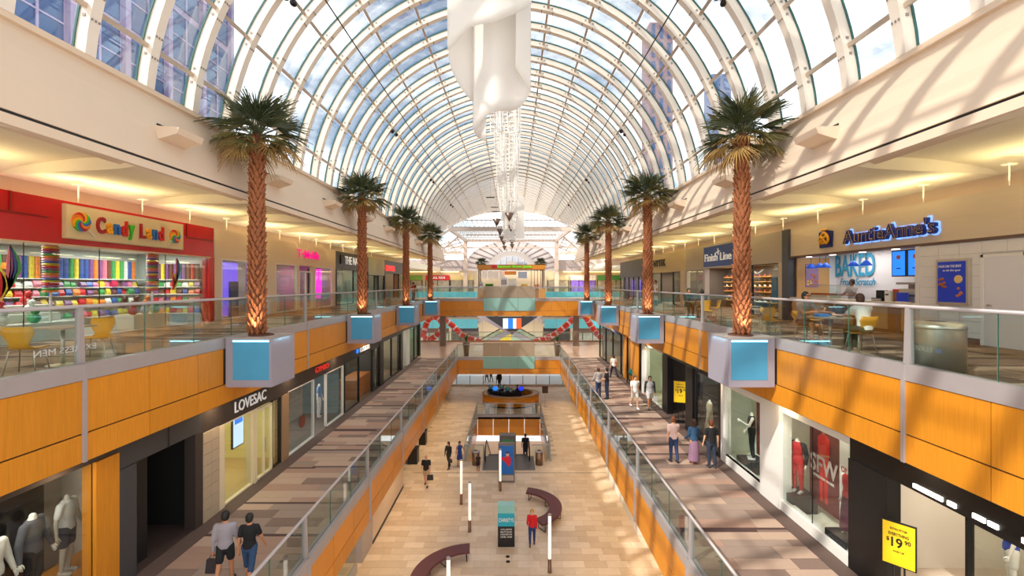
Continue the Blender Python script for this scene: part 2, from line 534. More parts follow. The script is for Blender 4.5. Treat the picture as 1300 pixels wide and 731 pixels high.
# ================================================================== FLOORS
def plank_field(name, x0, x1, y0, y1, z, nmax, seed, group_mats, tops=0.0, thin=True):
    """rows of long carpet strips; nearest nmax are pieces, the rest joined"""
    rnd = random.Random(seed)
    fl = thing(name, None, None, (0, 0, 0), kind='structure')
    mb = MB(); mb.box(x0, y0, z - .25, x1, y1, z - .012); mb.build('slab', group_mats[0], fl)
    cells = []
    y = y0
    while y < y1:
        h = rnd.choice([.42, .5, .36, .3, .46])
        dark = thin and rnd.random() < .28
        if dark: h = .11
        x = x0 + rnd.uniform(-1.2, 0)
        while x < x1:
            wd = rnd.uniform(1.1, 2.0)
            a, b = max(x, x0), min(x + wd, x1)
            if b - a > .12:
                mi = rnd.choice(group_mats[1]) if not (dark and rnd.random() < .8) else group_mats[2]
                cells.append((a, b, y, min(y + h, y1), mi))
            x += wd
        y += h
    unit = {}
    restm = {}
    for i, (a, b, c, d, mi) in enumerate(cells):
        g = .008
        if i < nmax:
            if mi.name not in unit:
                u = MB().box(-.5, -.5, -.5, .5, .5, .5).mesh('floor_plank'); u.materials.append(mi); unit[mi.name] = u
            put_copy(unit[mi.name], 'floor_plank', ((a + b) / 2, (c + d) / 2, z - .011), fl, scale=(b - a - g, d - c - g, .022))
        else:
            restm.setdefault(mi.name, [MB(), mi])[0].box(a + g / 2, c + g / 2, z - .022, b - g / 2, d - g / 2, z)
    for k, (mbb, mi) in restm.items(): mbb.build('floor_plank', mi, fl, kind='stuff')
    return fl
PK = [mat('carpet_taupe', (150, 128, 114), .8, var=.05, scale=8, rnd=.05), mat('carpet_light', (178, 150, 130), .8, var=.05, scale=8, rnd=.05),
      mat('carpet_mid', (128, 104, 92), .8, var=.05, scale=8, rnd=.05), mat('carpet_rose', (164, 130, 112), .8, var=.05, scale=8, rnd=.05)]
PKD = mat('carpet_dark', (78, 54, 50), .8, var=.05, scale=8)
BASEF = mat('floor_base', (96, 78, 70), .7)
gm = (BASEF, PK, PKD)
XA, XB = W2 + .03, 7.72
# borders of the middle floor beside the shopfronts are darker
for s in (-1, 1):
    a, b = sorted((s * XA, s * XB))
    plank_field('floor', a, b, 4.0, 40.5, F2, 300, 11 + s, gm)
    m_ = MB(); a, b = sorted((s * 7.73, s * 8.8)); m_.box(a, 4, F2 - .25, b, 42, F2 - .002); m_.build('floor', mat('dark_border_carpet', (92, 72, 64), .8, var=.06, scale=10), kind='structure')
    a, b = sorted((s * (W3 + .03), s * WS3))
    plank_field('floor', a, b, 1.0, 46.5, F3, 300, 21 + s, (BASEF, [mat('carpet3_taupe', (150, 124, 104), .75, var=.05, scale=8, rnd=.05), mat('carpet3_brown', (108, 82, 66), .75, var=.05, scale=8, rnd=.05), PK[1]], PKD))
# far ends
LAM = mat('polished_floor', (196, 160, 132), .25, var=.06, scale=2)
m_ = MB(); m_.box(-24, 40.5, F2 - .3, -4.5, 52, F2); m_.box(4.5, 40.5, F2 - .3, 24, 52, F2); m_.box(-4.5, 40.6, F2 - .3, 4.5, 52, F2); m_.build('floor', LAM, kind='structure')
m_ = MB()
for s in (-1, 1): m_.box(s * 7.6, 46.5, F3 - .3, s * 26, 54, F3)
m_.build('floor', LAM, kind='structure')
# ground floor of stone tiles
def tile_floor():
    fl = thing('floor', None, None, (0, 0, 0), kind='structure')
    TM = [mat('stone_tile_%d' % i, c, .36, var=.07, scale=3, rnd=.02) for i, c in enumerate([(224, 198, 168), (217, 190, 160), (229, 204, 177), (211, 182, 151)])]
    base = mat('grout', (196, 172, 146), .7)
    mb = MB()
    hx0, hx1, hy0, hy1 = -2.75, 2.75, 29.8, 40.0
    for a in ((-14, 2, 14, hy0), (-14, hy0, hx0, hy1), (hx1, hy0, 14, hy1), (-14, hy1, 14, 51.6)):
        mb.box(a[0], a[1], -.3, a[2], a[3], -.012)
    mb.build('slab', base, fl)
    cells = []
    rnd = random.Random(5)
    y = 14.0; row = 0
    TL, TW = .92, .46
    while y < 51.5:
        x = -6.8 + (row % 2) * TL / 2 + rnd.choice([0, 0, .2])
        while x < 6.8:
            cx, cy = x + TL / 2, y + TW / 2
            if not (hx0 - .3 < cx < hx1 + .3 and hy0 - .2 < cy < hy1 + .2):
                cells.append((x, y))
            x += TL
        y += TW; row += 1
    unit = []
    for m in TM:
        u = MB().box(-TL / 2 + .006, -TW / 2 + .006, -.006, TL / 2 - .006, TW / 2 - .006, .006).mesh('floor_tile'); u.materials.append(m); unit.append(u)
    vis = [c for c in cells if c[1] > 15.4 and abs(c[0]) < 5.6][:300]; vs = set(vis)
    rm = [MB() for _ in TM]
    for c in cells:
        i = rnd.randrange(4)
        if c in vs: put_copy(unit[i], 'floor_tile', (c[0] + TL / 2, c[1] + TW / 2, -.006), fl)
        else: rm[i].box(c[0] + .006, c[1] + .006, -.012, c[0] + TL - .006, c[1] + TW - .006, 0)
    for i, r_ in enumerate(rm): r_.build('floor_tile', TM[i], fl, kind='stuff')
tile_floor()
# basement seen through the opening
m_ = MB(); m_.box(-9, 26, -5.2, 9, 48, -5.0); m_.build('floor', mat('basement_tile', (214, 182, 146), .5, var=.06, scale=2), kind='structure')
bl = area('basement_light', (0, 38, -1.0), (0, 0, -1), 4, 4, 10, (1, .85, .65))
op = thing('wall_opening', None, None, (0, 35, 0), kind='structure')
for i in range(4):
    w4 = 5.5 / 4
    m_ = MB(); m_.box(-2.75 + i * w4 + .01, 40.0, -1.05, -2.75 + (i + 1) * w4 - .01, 40.1, -.12); m_.build('wood_panel', WOOD, op)
    m_ = MB(); m_.box(-2.75 + i * w4 + .01, 40.0, -1.75, -2.75 + (i + 1) * w4 - .01, 40.1, -1.08); m_.build('wood_panel', WOOD, op)
for s in (-1, 1):
    for i in range(6):
        y = 29.8 + i * 1.7
        m_ = MB(); m_.box(s * 2.75, y + .01, -1.05, s * 2.85, y + 1.69, -.12); m_.build('wood_panel', WOOD, op)
        m_ = MB(); m_.box(s * 2.75, y + .01, -1.75, s * 2.85, y + 1.69, -1.08); m_.build('wood_panel', WOOD, op)
m_ = MB(); m_.box(-2.9, 39.96, -.12, 2.9, 40.12, .12)
for s in (-1, 1): m_.box(s * 2.73, 29.8, -.12, s * 2.88, 40, .12)
m_.build('edge_cap', STEEL, op)

# ================================================================== BALCONY FASCIAS + RAILINGS
PLY = [12.6 + BAY * k for k in range(-1, 4)]
def fascia(s, level):
    if level == 3: xw, y0, y1, zt, zm, zj, zb, F = W3, -.74, 47.0, 10.1, 9.8, 8.80, 8.27, F3
    else: xw, y0, y1, zt, zm, zj, zb, F = W2, 4.0, 40.5, 5.1, 4.8, 4.05, 3.55, F2
    nm = 'balcony_edge'
    root = thing(nm, None, None, (s * xw, 20, F), kind='structure')
    mb = MB(); mb.box(s * (xw - .02), y0, zm, s * (xw + .18), y1, zt); mb.build('metal_cap', STEEL, root)
    mb = MB(); mb.box(s * (xw + .04), y0, zb, s * (xw + .2), y1, zm)
    mb.box(s * (xw + .03), y0, zb - .02, s * (xw + (.95 if level == 3 else 3.8)), y1, zb + .02)
    mb.build('backing', BRONZE if level == 3 else CREAM, root)
    y = 8.5 - MOD * 6
    if level == 2: y = 15.4 - MOD * 9
    k = 0
    while y < y1:
        a, b = max(y, y0), min(y + MOD, y1)
        segs = [(a, b)]
        if level == 3:
            for py in PLY:
                q0, q1 = py, py + 1.33; ns = []
                for (c, d) in segs:
                    if d <= q0 or c >= q1: ns.append((c, d))
                    else:
                        if c < q0: ns.append((c, q0))
                        if d > q1: ns.append((q1, d))
                segs = ns
        for (c, d) in segs:
            if d - c > .05:
                mb = MB(); mb.box(s * (xw - .0), c + .008, zj + .015, s * (xw + .04), d - .008, zm - .012); mb.build('wood_panel', WOOD, root)
        if b - a > .05:
            mb = MB(); mb.box(s * (xw + .0), a + .008, zb, s * (xw + .04), b - .008, zj - .015); mb.build('wood_panel', WOOD, root)
        y += MOD; k += 1
    return root
def railing(s, level):
    if level == 3: xw, y0, y1, zb, zt, ph, per = W3 + .1, -.74, 46.9, 10.1, 11.17, 8.5, BAY
    else: xw, y0, y1, zb, zt, ph, per = W2 + .08, 4.5, 40.4, 5.1, 6.07, 15.4, BAY / 2
    side = 'left' if s < 0 else 'right'
    root = thing('glass_railing', '%s side glass balustrade with metal top rail along the %s floor walkway' % (side, 'upper' if level == 3 else 'middle'), 'railing', (s * xw, 20, zb))
    mb = MB(); mb.tube([(s * xw, y0, zt), (s * xw, y1, zt)], .035, 8); mb.build('top_rail', STEEL, root, True)
    y = ph - per * 4
    fl = MB()
    while y < y1:
        if y > y0:
            mb = MB(); mb.prism([(y - .05, zb - .3), (y + .10, zb - .3), (y + .05, zt), (y - .02, zt)], 'x', s * (xw - .045), s * (xw + .045)); mb.build('post', STEEL, root)
            mb = MB(); mb.box(s * (xw - .14), y - .035, (8.27 if level == 3 else 3.55), s * (xw - .08), y + .035, zb); mb.build('pilaster', STEEL, root)
        y += per
    y = ph - MOD * (6 if level == 3 else 8)
    while y < y1 - .2:
        a, b = max(y, y0), min(y + MOD, y1)
        mb = MB(); mb.box(s * (xw - .007), a + .012, zb, s * (xw + .007), b - .012, zt - .03); p = mb.build('glass_panel', GLASS, root)
        mb = MB(); mb.box(s * (xw - .008), b - .012, zb, s * (xw + .008), b - .004, zt - .03); mb.build('glass_edge', GREEN_EDGE, p)
        y += MOD
    return root
for s in (-1, 1):
    fascia(s, 3); fascia(s, 2); railing(s, 3); railing(s, 2)

# ---------------------------------------------------------------- bridges
def bridge(name, label, y0, y1, F, xw, cw, zl):
    root = thing(name, label, 'bridge', (0, (y0 + y1) / 2, F))
    zt, zm, zj, zb = F + .1, F - .2, zl[0], zl[1]
    mb = MB(); mb.box(-xw, y0 + .05, zb + .02, xw, y1, F - .01); mb.build('deck', LAM, root)
    mb = MB()
    for s in (-1, 1): MB().box(s * cw, y0 - .02, zm, s * xw, y0 + .15, zt).build('metal_cap', STEEL, root)
    for i in range(3):
        a = -cw + i * 2 * cw / 3; b = a + 2 * cw / 3
        mb = MB(); mb.box(a + .015, y0 - .06, zj, b - .015, y0 + .02, F + .12); mb.build('aqua_panel', AQUA, root)
        mb = MB(); mb.box(a + .01, y0 - .02, F + .14, b - .01, y0 + .0, F + 1.35); mb.build('frosted_pane', FROST, root)
    n = 2 if F < 8 else 3
    for s in (-1, 1):
        for i in range(n):
            a = cw + i * (xw - cw) / n; b = cw + (i + 1) * (xw - cw) / n
            mb = MB(); mb.box(s * (a + .01), y0 - .0, zj + .015, s * (b - .01), y0 + .04, zm - .01); mb.build('wood_panel', WOOD, root)
            mb = MB(); mb.box(s * (a + .01), y0 + .08, F + .12, s * (b - .01), y0 + .095, F + 1.15); mb.build('glass_panel', GLASS, root)
    m = 8
    for i in range(m):
        a = -xw + i * 2 * xw / m
        mb = MB(); mb.box(a + .01, y0 - .0, zb, a + 2 * xw / m - .01, y0 + .04, zj - .015); mb.build('wood_panel', WOOD, root)
    mb = MB()
    mb.tube([(-xw, y0 + .09, F + 1.17), (xw, y0 + .09, F + 1.17)], .035, 8)
    mb.tube([(-xw, y1, F + 1.17), (xw, y1, F + 1.17)], .035, 8)
    mb.build('top_rail', STEEL, root)
    return root
bridge('footbridge', 'wood clad upper bridge carrying a juice kiosk, aqua panels in its middle', 47.0, 53.5, F3, W3, 2.68, (8.8, 8.27))
bridge('footbridge', 'wood clad middle bridge with two potted plants and aqua panels', 40.5, 46.5, F2, W2 + .15, 2.3, (4.05, 3.55))
# columns beneath the upper bridge
for s, wd in ((-1, 'left'), (1, 'right')):
    m_ = MB(); m_.box(s * 6.75, 48, F2, s * 7.35, 48.6, 8.27); o = m_.build('bridge_column', mat('taupe_column', (122, 100, 84), .5, var=.04), None); tag(o, 'brown square column under the %s end of the upper bridge' % wd, 'column')

# ---------------------------------------------------------------- glowing planters
BLUEP = mat('blue_acrylic', (70, 148, 182), .45, emit=(40, 130, 175), strength=.12, var=.05, scale=2)
CYANL = mat('cyan_led', (200, 250, 255), .4, emit=(170, 245, 255), strength=3.5)
PFROST = glass('frosted_acrylic', (236, 236, 242), .06, .3, body=.7, bodycol=(222, 216, 226))
def planter_proto():
    r_ = thing('planter', 'x', 'planter', (0, 0, 0), 'glowing frosted planters on the upper balcony', world=False)
    # local: x 0..1.3 out into the void is -x*s ; built for the right side (void at -x)
    W_, D_, z0, z1 = 1.27, 1.33, -1.27, .1
    mb = MB()
    t = .03
    mb.box(-W_, 0, z0, 0, t, z1 - .04); mb.box(-W_, 0, z0, -W_ + t, D_, z1 - .04); mb.box(-W_, D_ - t, z0, 0, D_, z1 - .04); mb.box(-W_, 0, z0, 0, D_, z0 + t)
    mb.build('frosted_shell', PFROST, r_)
    mb = MB(); mb.box(-W_ + .07, -.006, z0 + .2, -.2, .026, z1 - .06); mb.build('blue_core', BLUEP, r_)
    mb = MB(); mb.box(-W_ + .07, -.012, z1 - .11, -.2, -.006, z1 - .07); mb.box(-W_ + .06, .2, z1 - .10, -W_ + .1, D_ - .25, z1 - .07); mb.build('led_strip', CYANL, r_)
    mb = MB(); mb.box(-W_ - .01, -.01, z1 - .04, 0, D_ + .01, z1); mb.build('lid', STEEL, r_)
    mb = MB(); mb.lathe([(.34, 0), (.34, .03), (.26, .04), (.26, .0)], 20, (-.62, .66, z1)); mb.build('soil_ring', mat('soil', (96, 60, 40), .9), r_)
    return r_
PL = planter_proto()
ords = ['first', 'second', 'third', 'fourth']
firstp = True
# ---------------------------------------------------------------- palms
GREENS = [mat('palm_dark_green', (66, 74, 44), .5, var=.15, scale=5), mat('palm_olive', (112, 106, 58), .5, var=.15, scale=5), mat('palm_straw', (168, 134, 76), .6, var=.15, scale=5)]
TRUNK = mat('palm_trunk', (112, 62, 36), .8, var=.2, scale=14, bump=.6)
BOOT = mat('palm_leaf_base', (156, 94, 56), .8, var=.25, scale=10)
def frond_mesh(seed, m, droop, span=150, ln=.82, pet=.55):
    rnd = random.Random(seed)
    mb = MB()
    mb.tube([(0, 0, 0), (pet * .5, 0, .02), (pet, 0, 0)], [.02, .015, .012], 5)
    n = 18
    for i in range(n):
        a = R(-span / 2 + span * i / (n - 1)) + rnd.uniform(-.03, .03)
        l_ = ln * (1 - .28 * abs(a / R(span / 2)) ** 2) * rnd.uniform(.72, 1.08)
        d = Vector((math.cos(a), math.sin(a), 0)); sd_ = Vector((-d.y, d.x, 0))
        p0 = Vector((pet, 0, 0)); wd = .026
        K = 4; row = []
        for j in range(K + 1):
            q = j / K
            c = p0 + d * (l_ * q); c.z -= droop * q * q * l_ + rnd.uniform(0, .02)
            ww = wd * (1 - q) ** .6 * (1 if q > 0 else .25) + .002
            row.append([c - sd_ * ww + Vector((0, 0, .012)), c - Vector((0, 0, .012)), c + sd_ * ww + Vector((0, 0, .012))])
        mb.sheet(row)
    me = mb.mesh('frond'); me.materials.append(m)
    return me
FR = [frond_mesh(1, GREENS[0], .2), frond_mesh(2, GREENS[1], .4), frond_mesh(3, GREENS[2], .55), frond_mesh(4, GREENS[0], .5, 130, .9), frond_mesh(5, GREENS[1], .2, 110, .9)]
def palm_proto(seed=3, nf=54):
    rnd = random.Random(seed)
    r_ = thing('palm_tree', 'x', 'palm', (0, 0, 0), 'fan palms in the glowing planters', world=False)
    H = 6.0
    mb = MB(); mb.lathe([(.215, 0), (.205, .6), (.185, 2), (.17, 3.5), (.16, 5.2), (.18, 5.75), (.08, 5.95)], 14); mb.build('trunk', TRUNK, r_, True)
    mb = MB()
    nr = 40
    for i in range(nr):
        z = .08 + i * (5.6 / nr); rr = .212 - .055 * z / 6
        for k in range(9):
            a = 2 * PI * (k + (i % 2) / 2) / 9 + rnd.uniform(-.12, .12)
            ca, sa = math.cos(a), math.sin(a); wd = .062; o_ = rnd.uniform(.035, .095)
            def P(r, t, zz): return (ca * r - sa * t, sa * r + ca * t, zz)
            zt = z + rnd.uniform(.13, .2)
            mb.add([P(rr - .01, -wd, z + .04), P(rr - .01, wd, z + .04), P(rr + .012, 0, z - .05), P(rr + o_, -.022, zt), P(rr + o_, .022, zt), P(rr - .01, 0, zt - .02)],
                   [(0, 2, 3), (2, 4, 3), (2, 1, 4), (0, 3, 5), (3, 4, 5), (4, 1, 5)])
    mb.build('leaf_base', BOOT, r_, kind='stuff')
    for i in range(nf):
        q = i / nf
        az = i * 2.39996 + rnd.uniform(-.2, .2)
        el = R(84 - 112 * q ** .85) + rnd.uniform(-.2, .2)
        fm = FR[rnd.choice([0, 0, 3, 4])] if q < .45 else (FR[rnd.choice([0, 1, 1, 3])] if q < .75 else FR[rnd.choice([1, 2, 2])])
        o = bpy.data.objects.new('frond', fm); COL.objects.link(o); o.parent = r_
        o.location = (.08 * math.cos(az), .08 * math.sin(az), 5.62 + .3 * (1 - q))
        o.rotation_euler = Euler((rnd.uniform(-.5, .5), -el, az), 'XYZ')
        sc_ = rnd.uniform(.72, 1.05); o.scale = (sc_, sc_, sc_)
    return r_
PALM = [palm_proto(3), palm_proto(9)]
used = [False, False]
for k in range(4):
    for s in (-1, 1):
        y = 12.6 + BAY * k; nmz = 'left' if s < 0 else 'right'
        lab = 'frosted planter glowing blue, %s from the front on the %s balcony' % (ords[k], nmz)
        if s > 0:
            if firstp: PL.location = (W3 - .06, y, F3); PL['label'] = lab; firstp = False
            else: dup(PL, (W3 - .06, y, F3), 0, lab)
        else:
            if firstp or True:
                # mirrored copy for the left side (real mirror of the proto)
                c = dup(PL, (-W3 + .06, y, F3), 0, lab); c.scale = (-1, 1, 1)
        lab = 'tall fan palm with shaggy trunk, %s from the front on the %s balcony' % (ords[k], nmz)
        pi = (k + (s > 0)) % 2; P_ = PALM[pi]
        px, py_ = (7.02 if s > 0 else -7.10), y + .66
        rz = k * 1.3 + s
        if not used[pi]: P_.location = (px, py_, F3 + .1); P_.rotation_euler = (0, 0, rz); P_['label'] = lab; used[pi] = True; o = P_
        else: o = dup(P_, (px, py_, F3 + .1), rz, lab)
        spot('palm_uplight', (px - s * .1, py_ - .48, F3 + .15), (px, py_ - .12, F3 + 2.2), 85, (1, .76, .5), 80, .04)
# two small palms far beyond the kiosk
for s, wd in ((-1, 'left'), (1, 'right')):
    dup(PALM[0], (s * 6.1, 93.5, F3), s, 'distant fan palm rising behind the %s end of the juice kiosk roof' % wd)['group'] = 'distant palms'
# ================================================================== SHOPFRONTS
FRM = {'dark': DARKM, 'white': PANEW, 'steel': STEEL, 'black': BLACK, 'cream': BEIGE, 'wood': WOOD, 'char': CHAR}
RED = mat('glossy_red_panel', (196, 22, 28), .18, var=.05, scale=1)
def shopfront(s, level, y0, y1, label, zhead, hmat, items, zhb=None, depth=3.0, wallc=(215, 205, 190), floorc=(170, 150, 130), light=60, lcol=(1, .9, .75), cat='storefront', kickmat=None, iy=None):
    """items: list of (ya, yb, kind, material); kinds glass, open, pier, door, wall"""
    xw = WS3 if level == 3 else WS2; F = F3 if level == 3 else F2
    top = 13.98 if level == 3 else 8.25
    r_ = thing('shopfront', label, cat, (s * xw, (y0 + y1) / 2, F))
    X = lambda d: s * (xw + d)
    mb = MB(); mb.box(X(0), y0, zhead, X(.25), y1, top if zhb is None else zhb); mb.build('header', hmat, r_)
    if zhb is not None:
        pass
    iy0, iy1 = iy or (y0, y1)
    im = mat('shop_wall_%02x%02x%02x' % wallc, wallc, .8, var=.03, scale=1); fm = mat('shop_floor_%02x%02x%02x' % floorc, floorc, .5, var=.06, scale=2)
    mb = MB(); mb.box(X(depth), iy0, F, X(depth + .1), iy1, top); mb.box(X(.3), iy0, F, X(depth), iy0 + .06, top); mb.box(X(.3), iy1 - .06, F, X(depth), iy1, top); mb.build('interior_wall', im, r_)
    mb = MB(); mb.box(X(.0), y0, F - .02, X(.3), y1, F + .012); mb.box(X(.3), iy0, F - .02, X(depth), iy1, F + .012); mb.build('interior_floor', fm, r_)
    mb = MB(); mb.box(X(.26), iy0, zhead + .12, X(depth), iy1, zhead + .2); mb.build('interior_ceiling', mat('shop_ceiling', (225, 220, 210), .8), r_)
    if light:
        n = max(1, round((y1 - y0) / 4))
        for i in range(n):
            yy = y0 + (y1 - y0) * (i + .5) / n
            area('shop_light', (X(depth * .5), yy, zhead + .1), (0, 0, -1), 1.2, min(2.2, (y1 - y0) / n * .6), light, lcol)
    mbs = {}
    for it in items:
        a, b, kind, m = it[:4]
        if kind == 'pier': mb = MB(); mb.box(X(-.04), a, F, X(.25), b, zhead); mb.build('pier', m, r_)
        elif kind == 'wall': mb = MB(); mb.box(X(0), a, F, X(.2), b, zhead); mb.build('wall_panel', m, r_)
        elif kind == 'butt':
            zz = F + (.28 if kickmat else .06)
            if kickmat: mb = MB(); mb.box(X(-.03), a, F, X(.2), b, zz); mb.build('kick_plate', kickmat, r_)
            mb = MB(); mb.box(X(.04), a + .006, zz, X(.055), b - .006, zhead - .01); mb.build('pane', SHOPGLASS, r_)
            mb = MB(); mb.box(X(.038), b - .006, zz, X(.057), b + .006, zhead - .01); mb.build('glass_joint', DARKM, r_)
        elif kind == 'glass':
            fw = .045; zz = F + (.28 if kickmat else .06)
            if kickmat: mb = MB(); mb.box(X(-.03), a, F, X(.2), b, zz); mb.build('kick_plate', kickmat, r_)
            mb = MB(); mb.box(X(.04), a + fw, zz, X(.055), b - fw, zhead - fw); mb.build('pane', SHOPGLASS, r_)
            mb = MB()
            for (p, q, u, v) in ((a, a + fw, zz - .05, zhead), (b - fw, b, zz - .05, zhead), (a, b, zz - .05, zz), (a, b, zhead - fw, zhead)):
                mb.box(X(0), p, u, X(.12), q, v)
            mb.build('window_frame', m, r_)
        elif kind == 'door':
            mb = MB(); mb.box(X(.04), a + .06, F + .05, X(.06), b - .06, F + 2.3)
            d = mb.build('door', SHOPGLASS, r_)
            mb = MB()
            for (p, q, u, v) in ((a, a + .07, F, F + 2.35), (b - .07, b, F, F + 2.35), ((a + b) / 2 - .02, (a + b) / 2 + .02, F, F + 2.35), (a, b, F + 2.3, F + 2.38), (a, b, F + .0, F + .08)): mb.box(X(0), p, u, X(.1), q, v)
            mb.build('door_frame', m, d)
            mb = MB(); mb.tube([(X(-.08), (a + b) / 2 - .1, F + .85), (X(-.08), (a + b) / 2 - .1, F + 1.35)], .02, 6); mb.build('handle', STEEL, d)
    return r_
def box_thing(name, label, cat, x0, y0, z0, x1, y1, z1, m, group=None):
    o = MB().box(x0, y0, z0, x1, y1, z1).build(name, m); return tag(o, label, cat, group)

# ---- upper left: candy shop
cs = shopfront(-1, 3, 2.0, 19.55, 'red fronted candy shop with wide window on the upper left', 12.73, RED,
    [(2.0, 7.6, 'butt', PANEW), (7.6, 12.0, 'butt', PANEW), (12.0, 14.2, 'butt', PANEW), (14.2, 16.9, 'butt', PANEW), (16.9, 19.2, 'butt', PANEW), (19.2, 19.55, 'pier', RED)], depth=3.2, wallc=(205, 214, 208), floorc=(170, 160, 150), light=95, lcol=(.95, 1, .95))
x_ = -WS3
MB().box(x_ + .0, 2, 12.68, x_ + .05, 19.3, 12.73).build('trim_strip', BEIGE, cs)
MB().box(x_ - .02, 2, 13.42, x_ + .02, 12.6, 13.46).build('header_groove', mat('dark_red', (140, 14, 20), .3), cs)
for yj in (6.4, 11.6, 17.9): MB().box(x_ - .02, yj, 13.46, x_ + .03, yj + .05, 13.98).build('header_joint', mat('dark_red', (140, 14, 20), .3), cs)
MB().box(x_ - .02, 17.7, 13.42, x_ + .02, 19.5, 13.46).build('header_groove', mat('dark_red', (140, 14, 20), .3), cs)
sg = thing('candy_sign', 'cream sign board with rainbow letters and two lollipops', 'sign', (x_ + .1, 15.3, 13.4))
MB().box(x_ + .0, 13.0, 12.93, x_ + .1, 17.6, 13.86).build('sign_board', mat('sign_cream', (226, 206, 166), .6), sg)
MB().box(x_ + .0, 12.97, 12.9, x_ + .09, 17.63, 13.89).build('sign_edge', BEIGE, sg)
cc = {'r': (210, 30, 30), 'o': (240, 130, 30), 'b': (40, 110, 200), 'g': (60, 190, 40), 'y': (250, 170, 20), 'd': (170, 24, 40)}
letters = [('C', 'd', .36, .52), ('a', 'y', .26, .34), ('n', 'b', .27, .34), ('d', 'r', .29, .5), ('y', 'g', .28, .5), (' ', '', .18, 0), ('L', 'd', .27, .5), ('a', 'y', .27, .36), ('n', 'b', .27, .36), ('d', 'r', .29, .5)]
yy = 13.9
for ch, c, wd, ht in letters:
    wd *= .9
    if ch != ' ':
        dz = -.1 if ch == 'y' else (0.0 if ht > .45 else -.06)
        text('letter', ch, wd * .92, ht, (x_ + .13, yy + wd / 2, 13.4 + dz), 'left', mat('letter_' + c, cc[c], .35), sg, ext=.03, off=.03)
    yy += wd + .025
def lollipop(y, z, r, par, tilt):
    cols = ['r', 'o', 'y', 'g', 'b', 'd', 'o', 'b', 'g', 'y']
    for i in range(10):
        pts = []; nn_ = 8
        for j in range(nn_ + 1):
            q = j / nn_; a = 2 * PI * i / 10 + q * 1.9
            pts.append((y + math.cos(a) * r * q, z + math.sin(a) * r * q))
        for j in range(nn_, -1, -1):
            q = j / nn_; a = 2 * PI * (i + 1) / 10 + q * 1.9
            pts.append((y + math.cos(a) * r * q, z + math.sin(a) * r * q))
        MB().prism(pts, 'x', x_ + .1, x_ + .16).build('lollipop_swirl', mat('letter_' + cols[i], cc[cols[i]], .35), par, kind='stuff')
    MB().tube([(x_ + .13, y + tilt * r * .7, z - r * .7), (x_ + .13, y + tilt * r * 1.5, z - r * 1.4)], .02, 6).build('lollipop_stick', PANEW, par)
lollipop(13.42, 13.42, .29, sg, 1); lollipop(17.15, 13.38, .26, sg, -1)
# shelving and candy
rnd = random.Random(4)
CK = [('red', (200, 40, 44)), ('orange', (226, 130, 50)), ('yellow', (222, 196, 60)), ('green', (70, 150, 80)), ('blue', (60, 90, 160)), ('purple', (130, 80, 130)), ('pink', (220, 120, 140)), ('white', (225, 225, 220)), ('brown', (110, 70, 50))]
sh = thing('wall_shelving', 'long white shelving along the back of the candy shop', 'shelf', (x_ - 3, 12, F3))
for z in (10.35, 10.8, 11.15, 11.45, 11.75): MB().box(x_ - 3.15, 3, z, x_ - 2.65, 19.3, z + .03).build('shelf', PANEW, sh)
MB().box(x_ - 3.18, 3, 10, x_ - 3.15, 19.3, 12.6).build('back_panel', PANEW, sh)
tubes = {}
y = 10.4
i = 0
def unit_mesh(name, m, kind):
    mb = MB()
    if kind == 'tube': mb.lathe([(.085, 0), (.085, .7), (.07, .72)], 10)
    elif kind == 'bag': mb.add([(-.05, -.12, 0), (.05, -.12, 0), (.05, .12, 0), (-.05, .12, 0), (-.02, -.1, .24), (.02, -.1, .24), (.02, .1, .24), (-.02, .1, .24), (-.07, -.11, .1), (.07, -.11, .1), (.07, .11, .1), (-.07, .11, .1)],
                               [(0, 3, 2, 1), (4, 5, 6, 7), (0, 1, 9, 8), (1, 2, 10, 9), (2, 3, 11, 10), (3, 0, 8, 11), (8, 9, 5, 4), (9, 10, 6, 5), (10, 11, 7, 6), (11, 8, 4, 7)])
    me = mb.mesh(name); me.materials.append(m); return me
for nm, c in CK:
    m = mat('candy_' + nm, c, .35, var=.3, scale=14)
    tubes[nm] = (unit_mesh('candy_tube', m, 'tube'), unit_mesh('candy_bag', m, 'bag'))
def candy(kind, nm, loc, scale, lb, rz=0):
    o = bpy.data.objects.new('candy_tube' if kind == 0 else 'candy_bag', tubes[nm][kind]); COL.objects.link(o); o.location = loc; o.scale = scale; o.rotation_euler = (0, 0, rz)
    tag(o, lb, 'candy', 'candies on the candy shop shelves')
y = 11.4; i = 0
while y < 19.0:
    nm = rnd.choice(CK)[0]; candy(0, nm, (x_ - 2.85, y, 11.78), (1, 1, 1), '%s tube of sweets, %s from the left on the long top candy shelf' % (nm, ORD[i])); i += 1; y += .19
SHN = ['lowest', 'second', 'third', 'fourth']
for k, z in enumerate((10.38, 10.83, 11.18, 11.48)):
    y = 9.4; i = 0
    while y < 19.0:
        nm = rnd.choice(CK)[0]; candy(1, nm, (x_ - 2.75 + rnd.uniform(-.05, .08), y, z), (1, rnd.uniform(.8, 1.2), rnd.uniform(.7, 1.0)), '%s bag of sweets, %s from the left on the %s long candy shelf' % (nm, ORD[i], SHN[k])); i += 1; y += .26
es_ = thing('end_shelving', 'white shelving across the far end wall of the candy shop', 'shelf', (x_ - 1.4, 19.3, F3))
MB().box(x_ - 2.6, 19.42, 10, x_ - .25, 19.46, 12.6).build('back_panel', PANEW, es_)
for z in (10.35, 10.8, 11.15, 11.45, 11.75): MB().box(x_ - 2.5, 19.0, z, x_ - .28, 19.42, z + .03).build('shelf', PANEW, es_)
for i in range(12):
    nm = rnd.choice(CK)[0]; candy(0, nm, (x_ - 2.4 + i * .18, 19.15, 11.78), (1, 1, .9), '%s tube of sweets, %s from the left on the end wall top shelf' % (nm, ORD[i]))
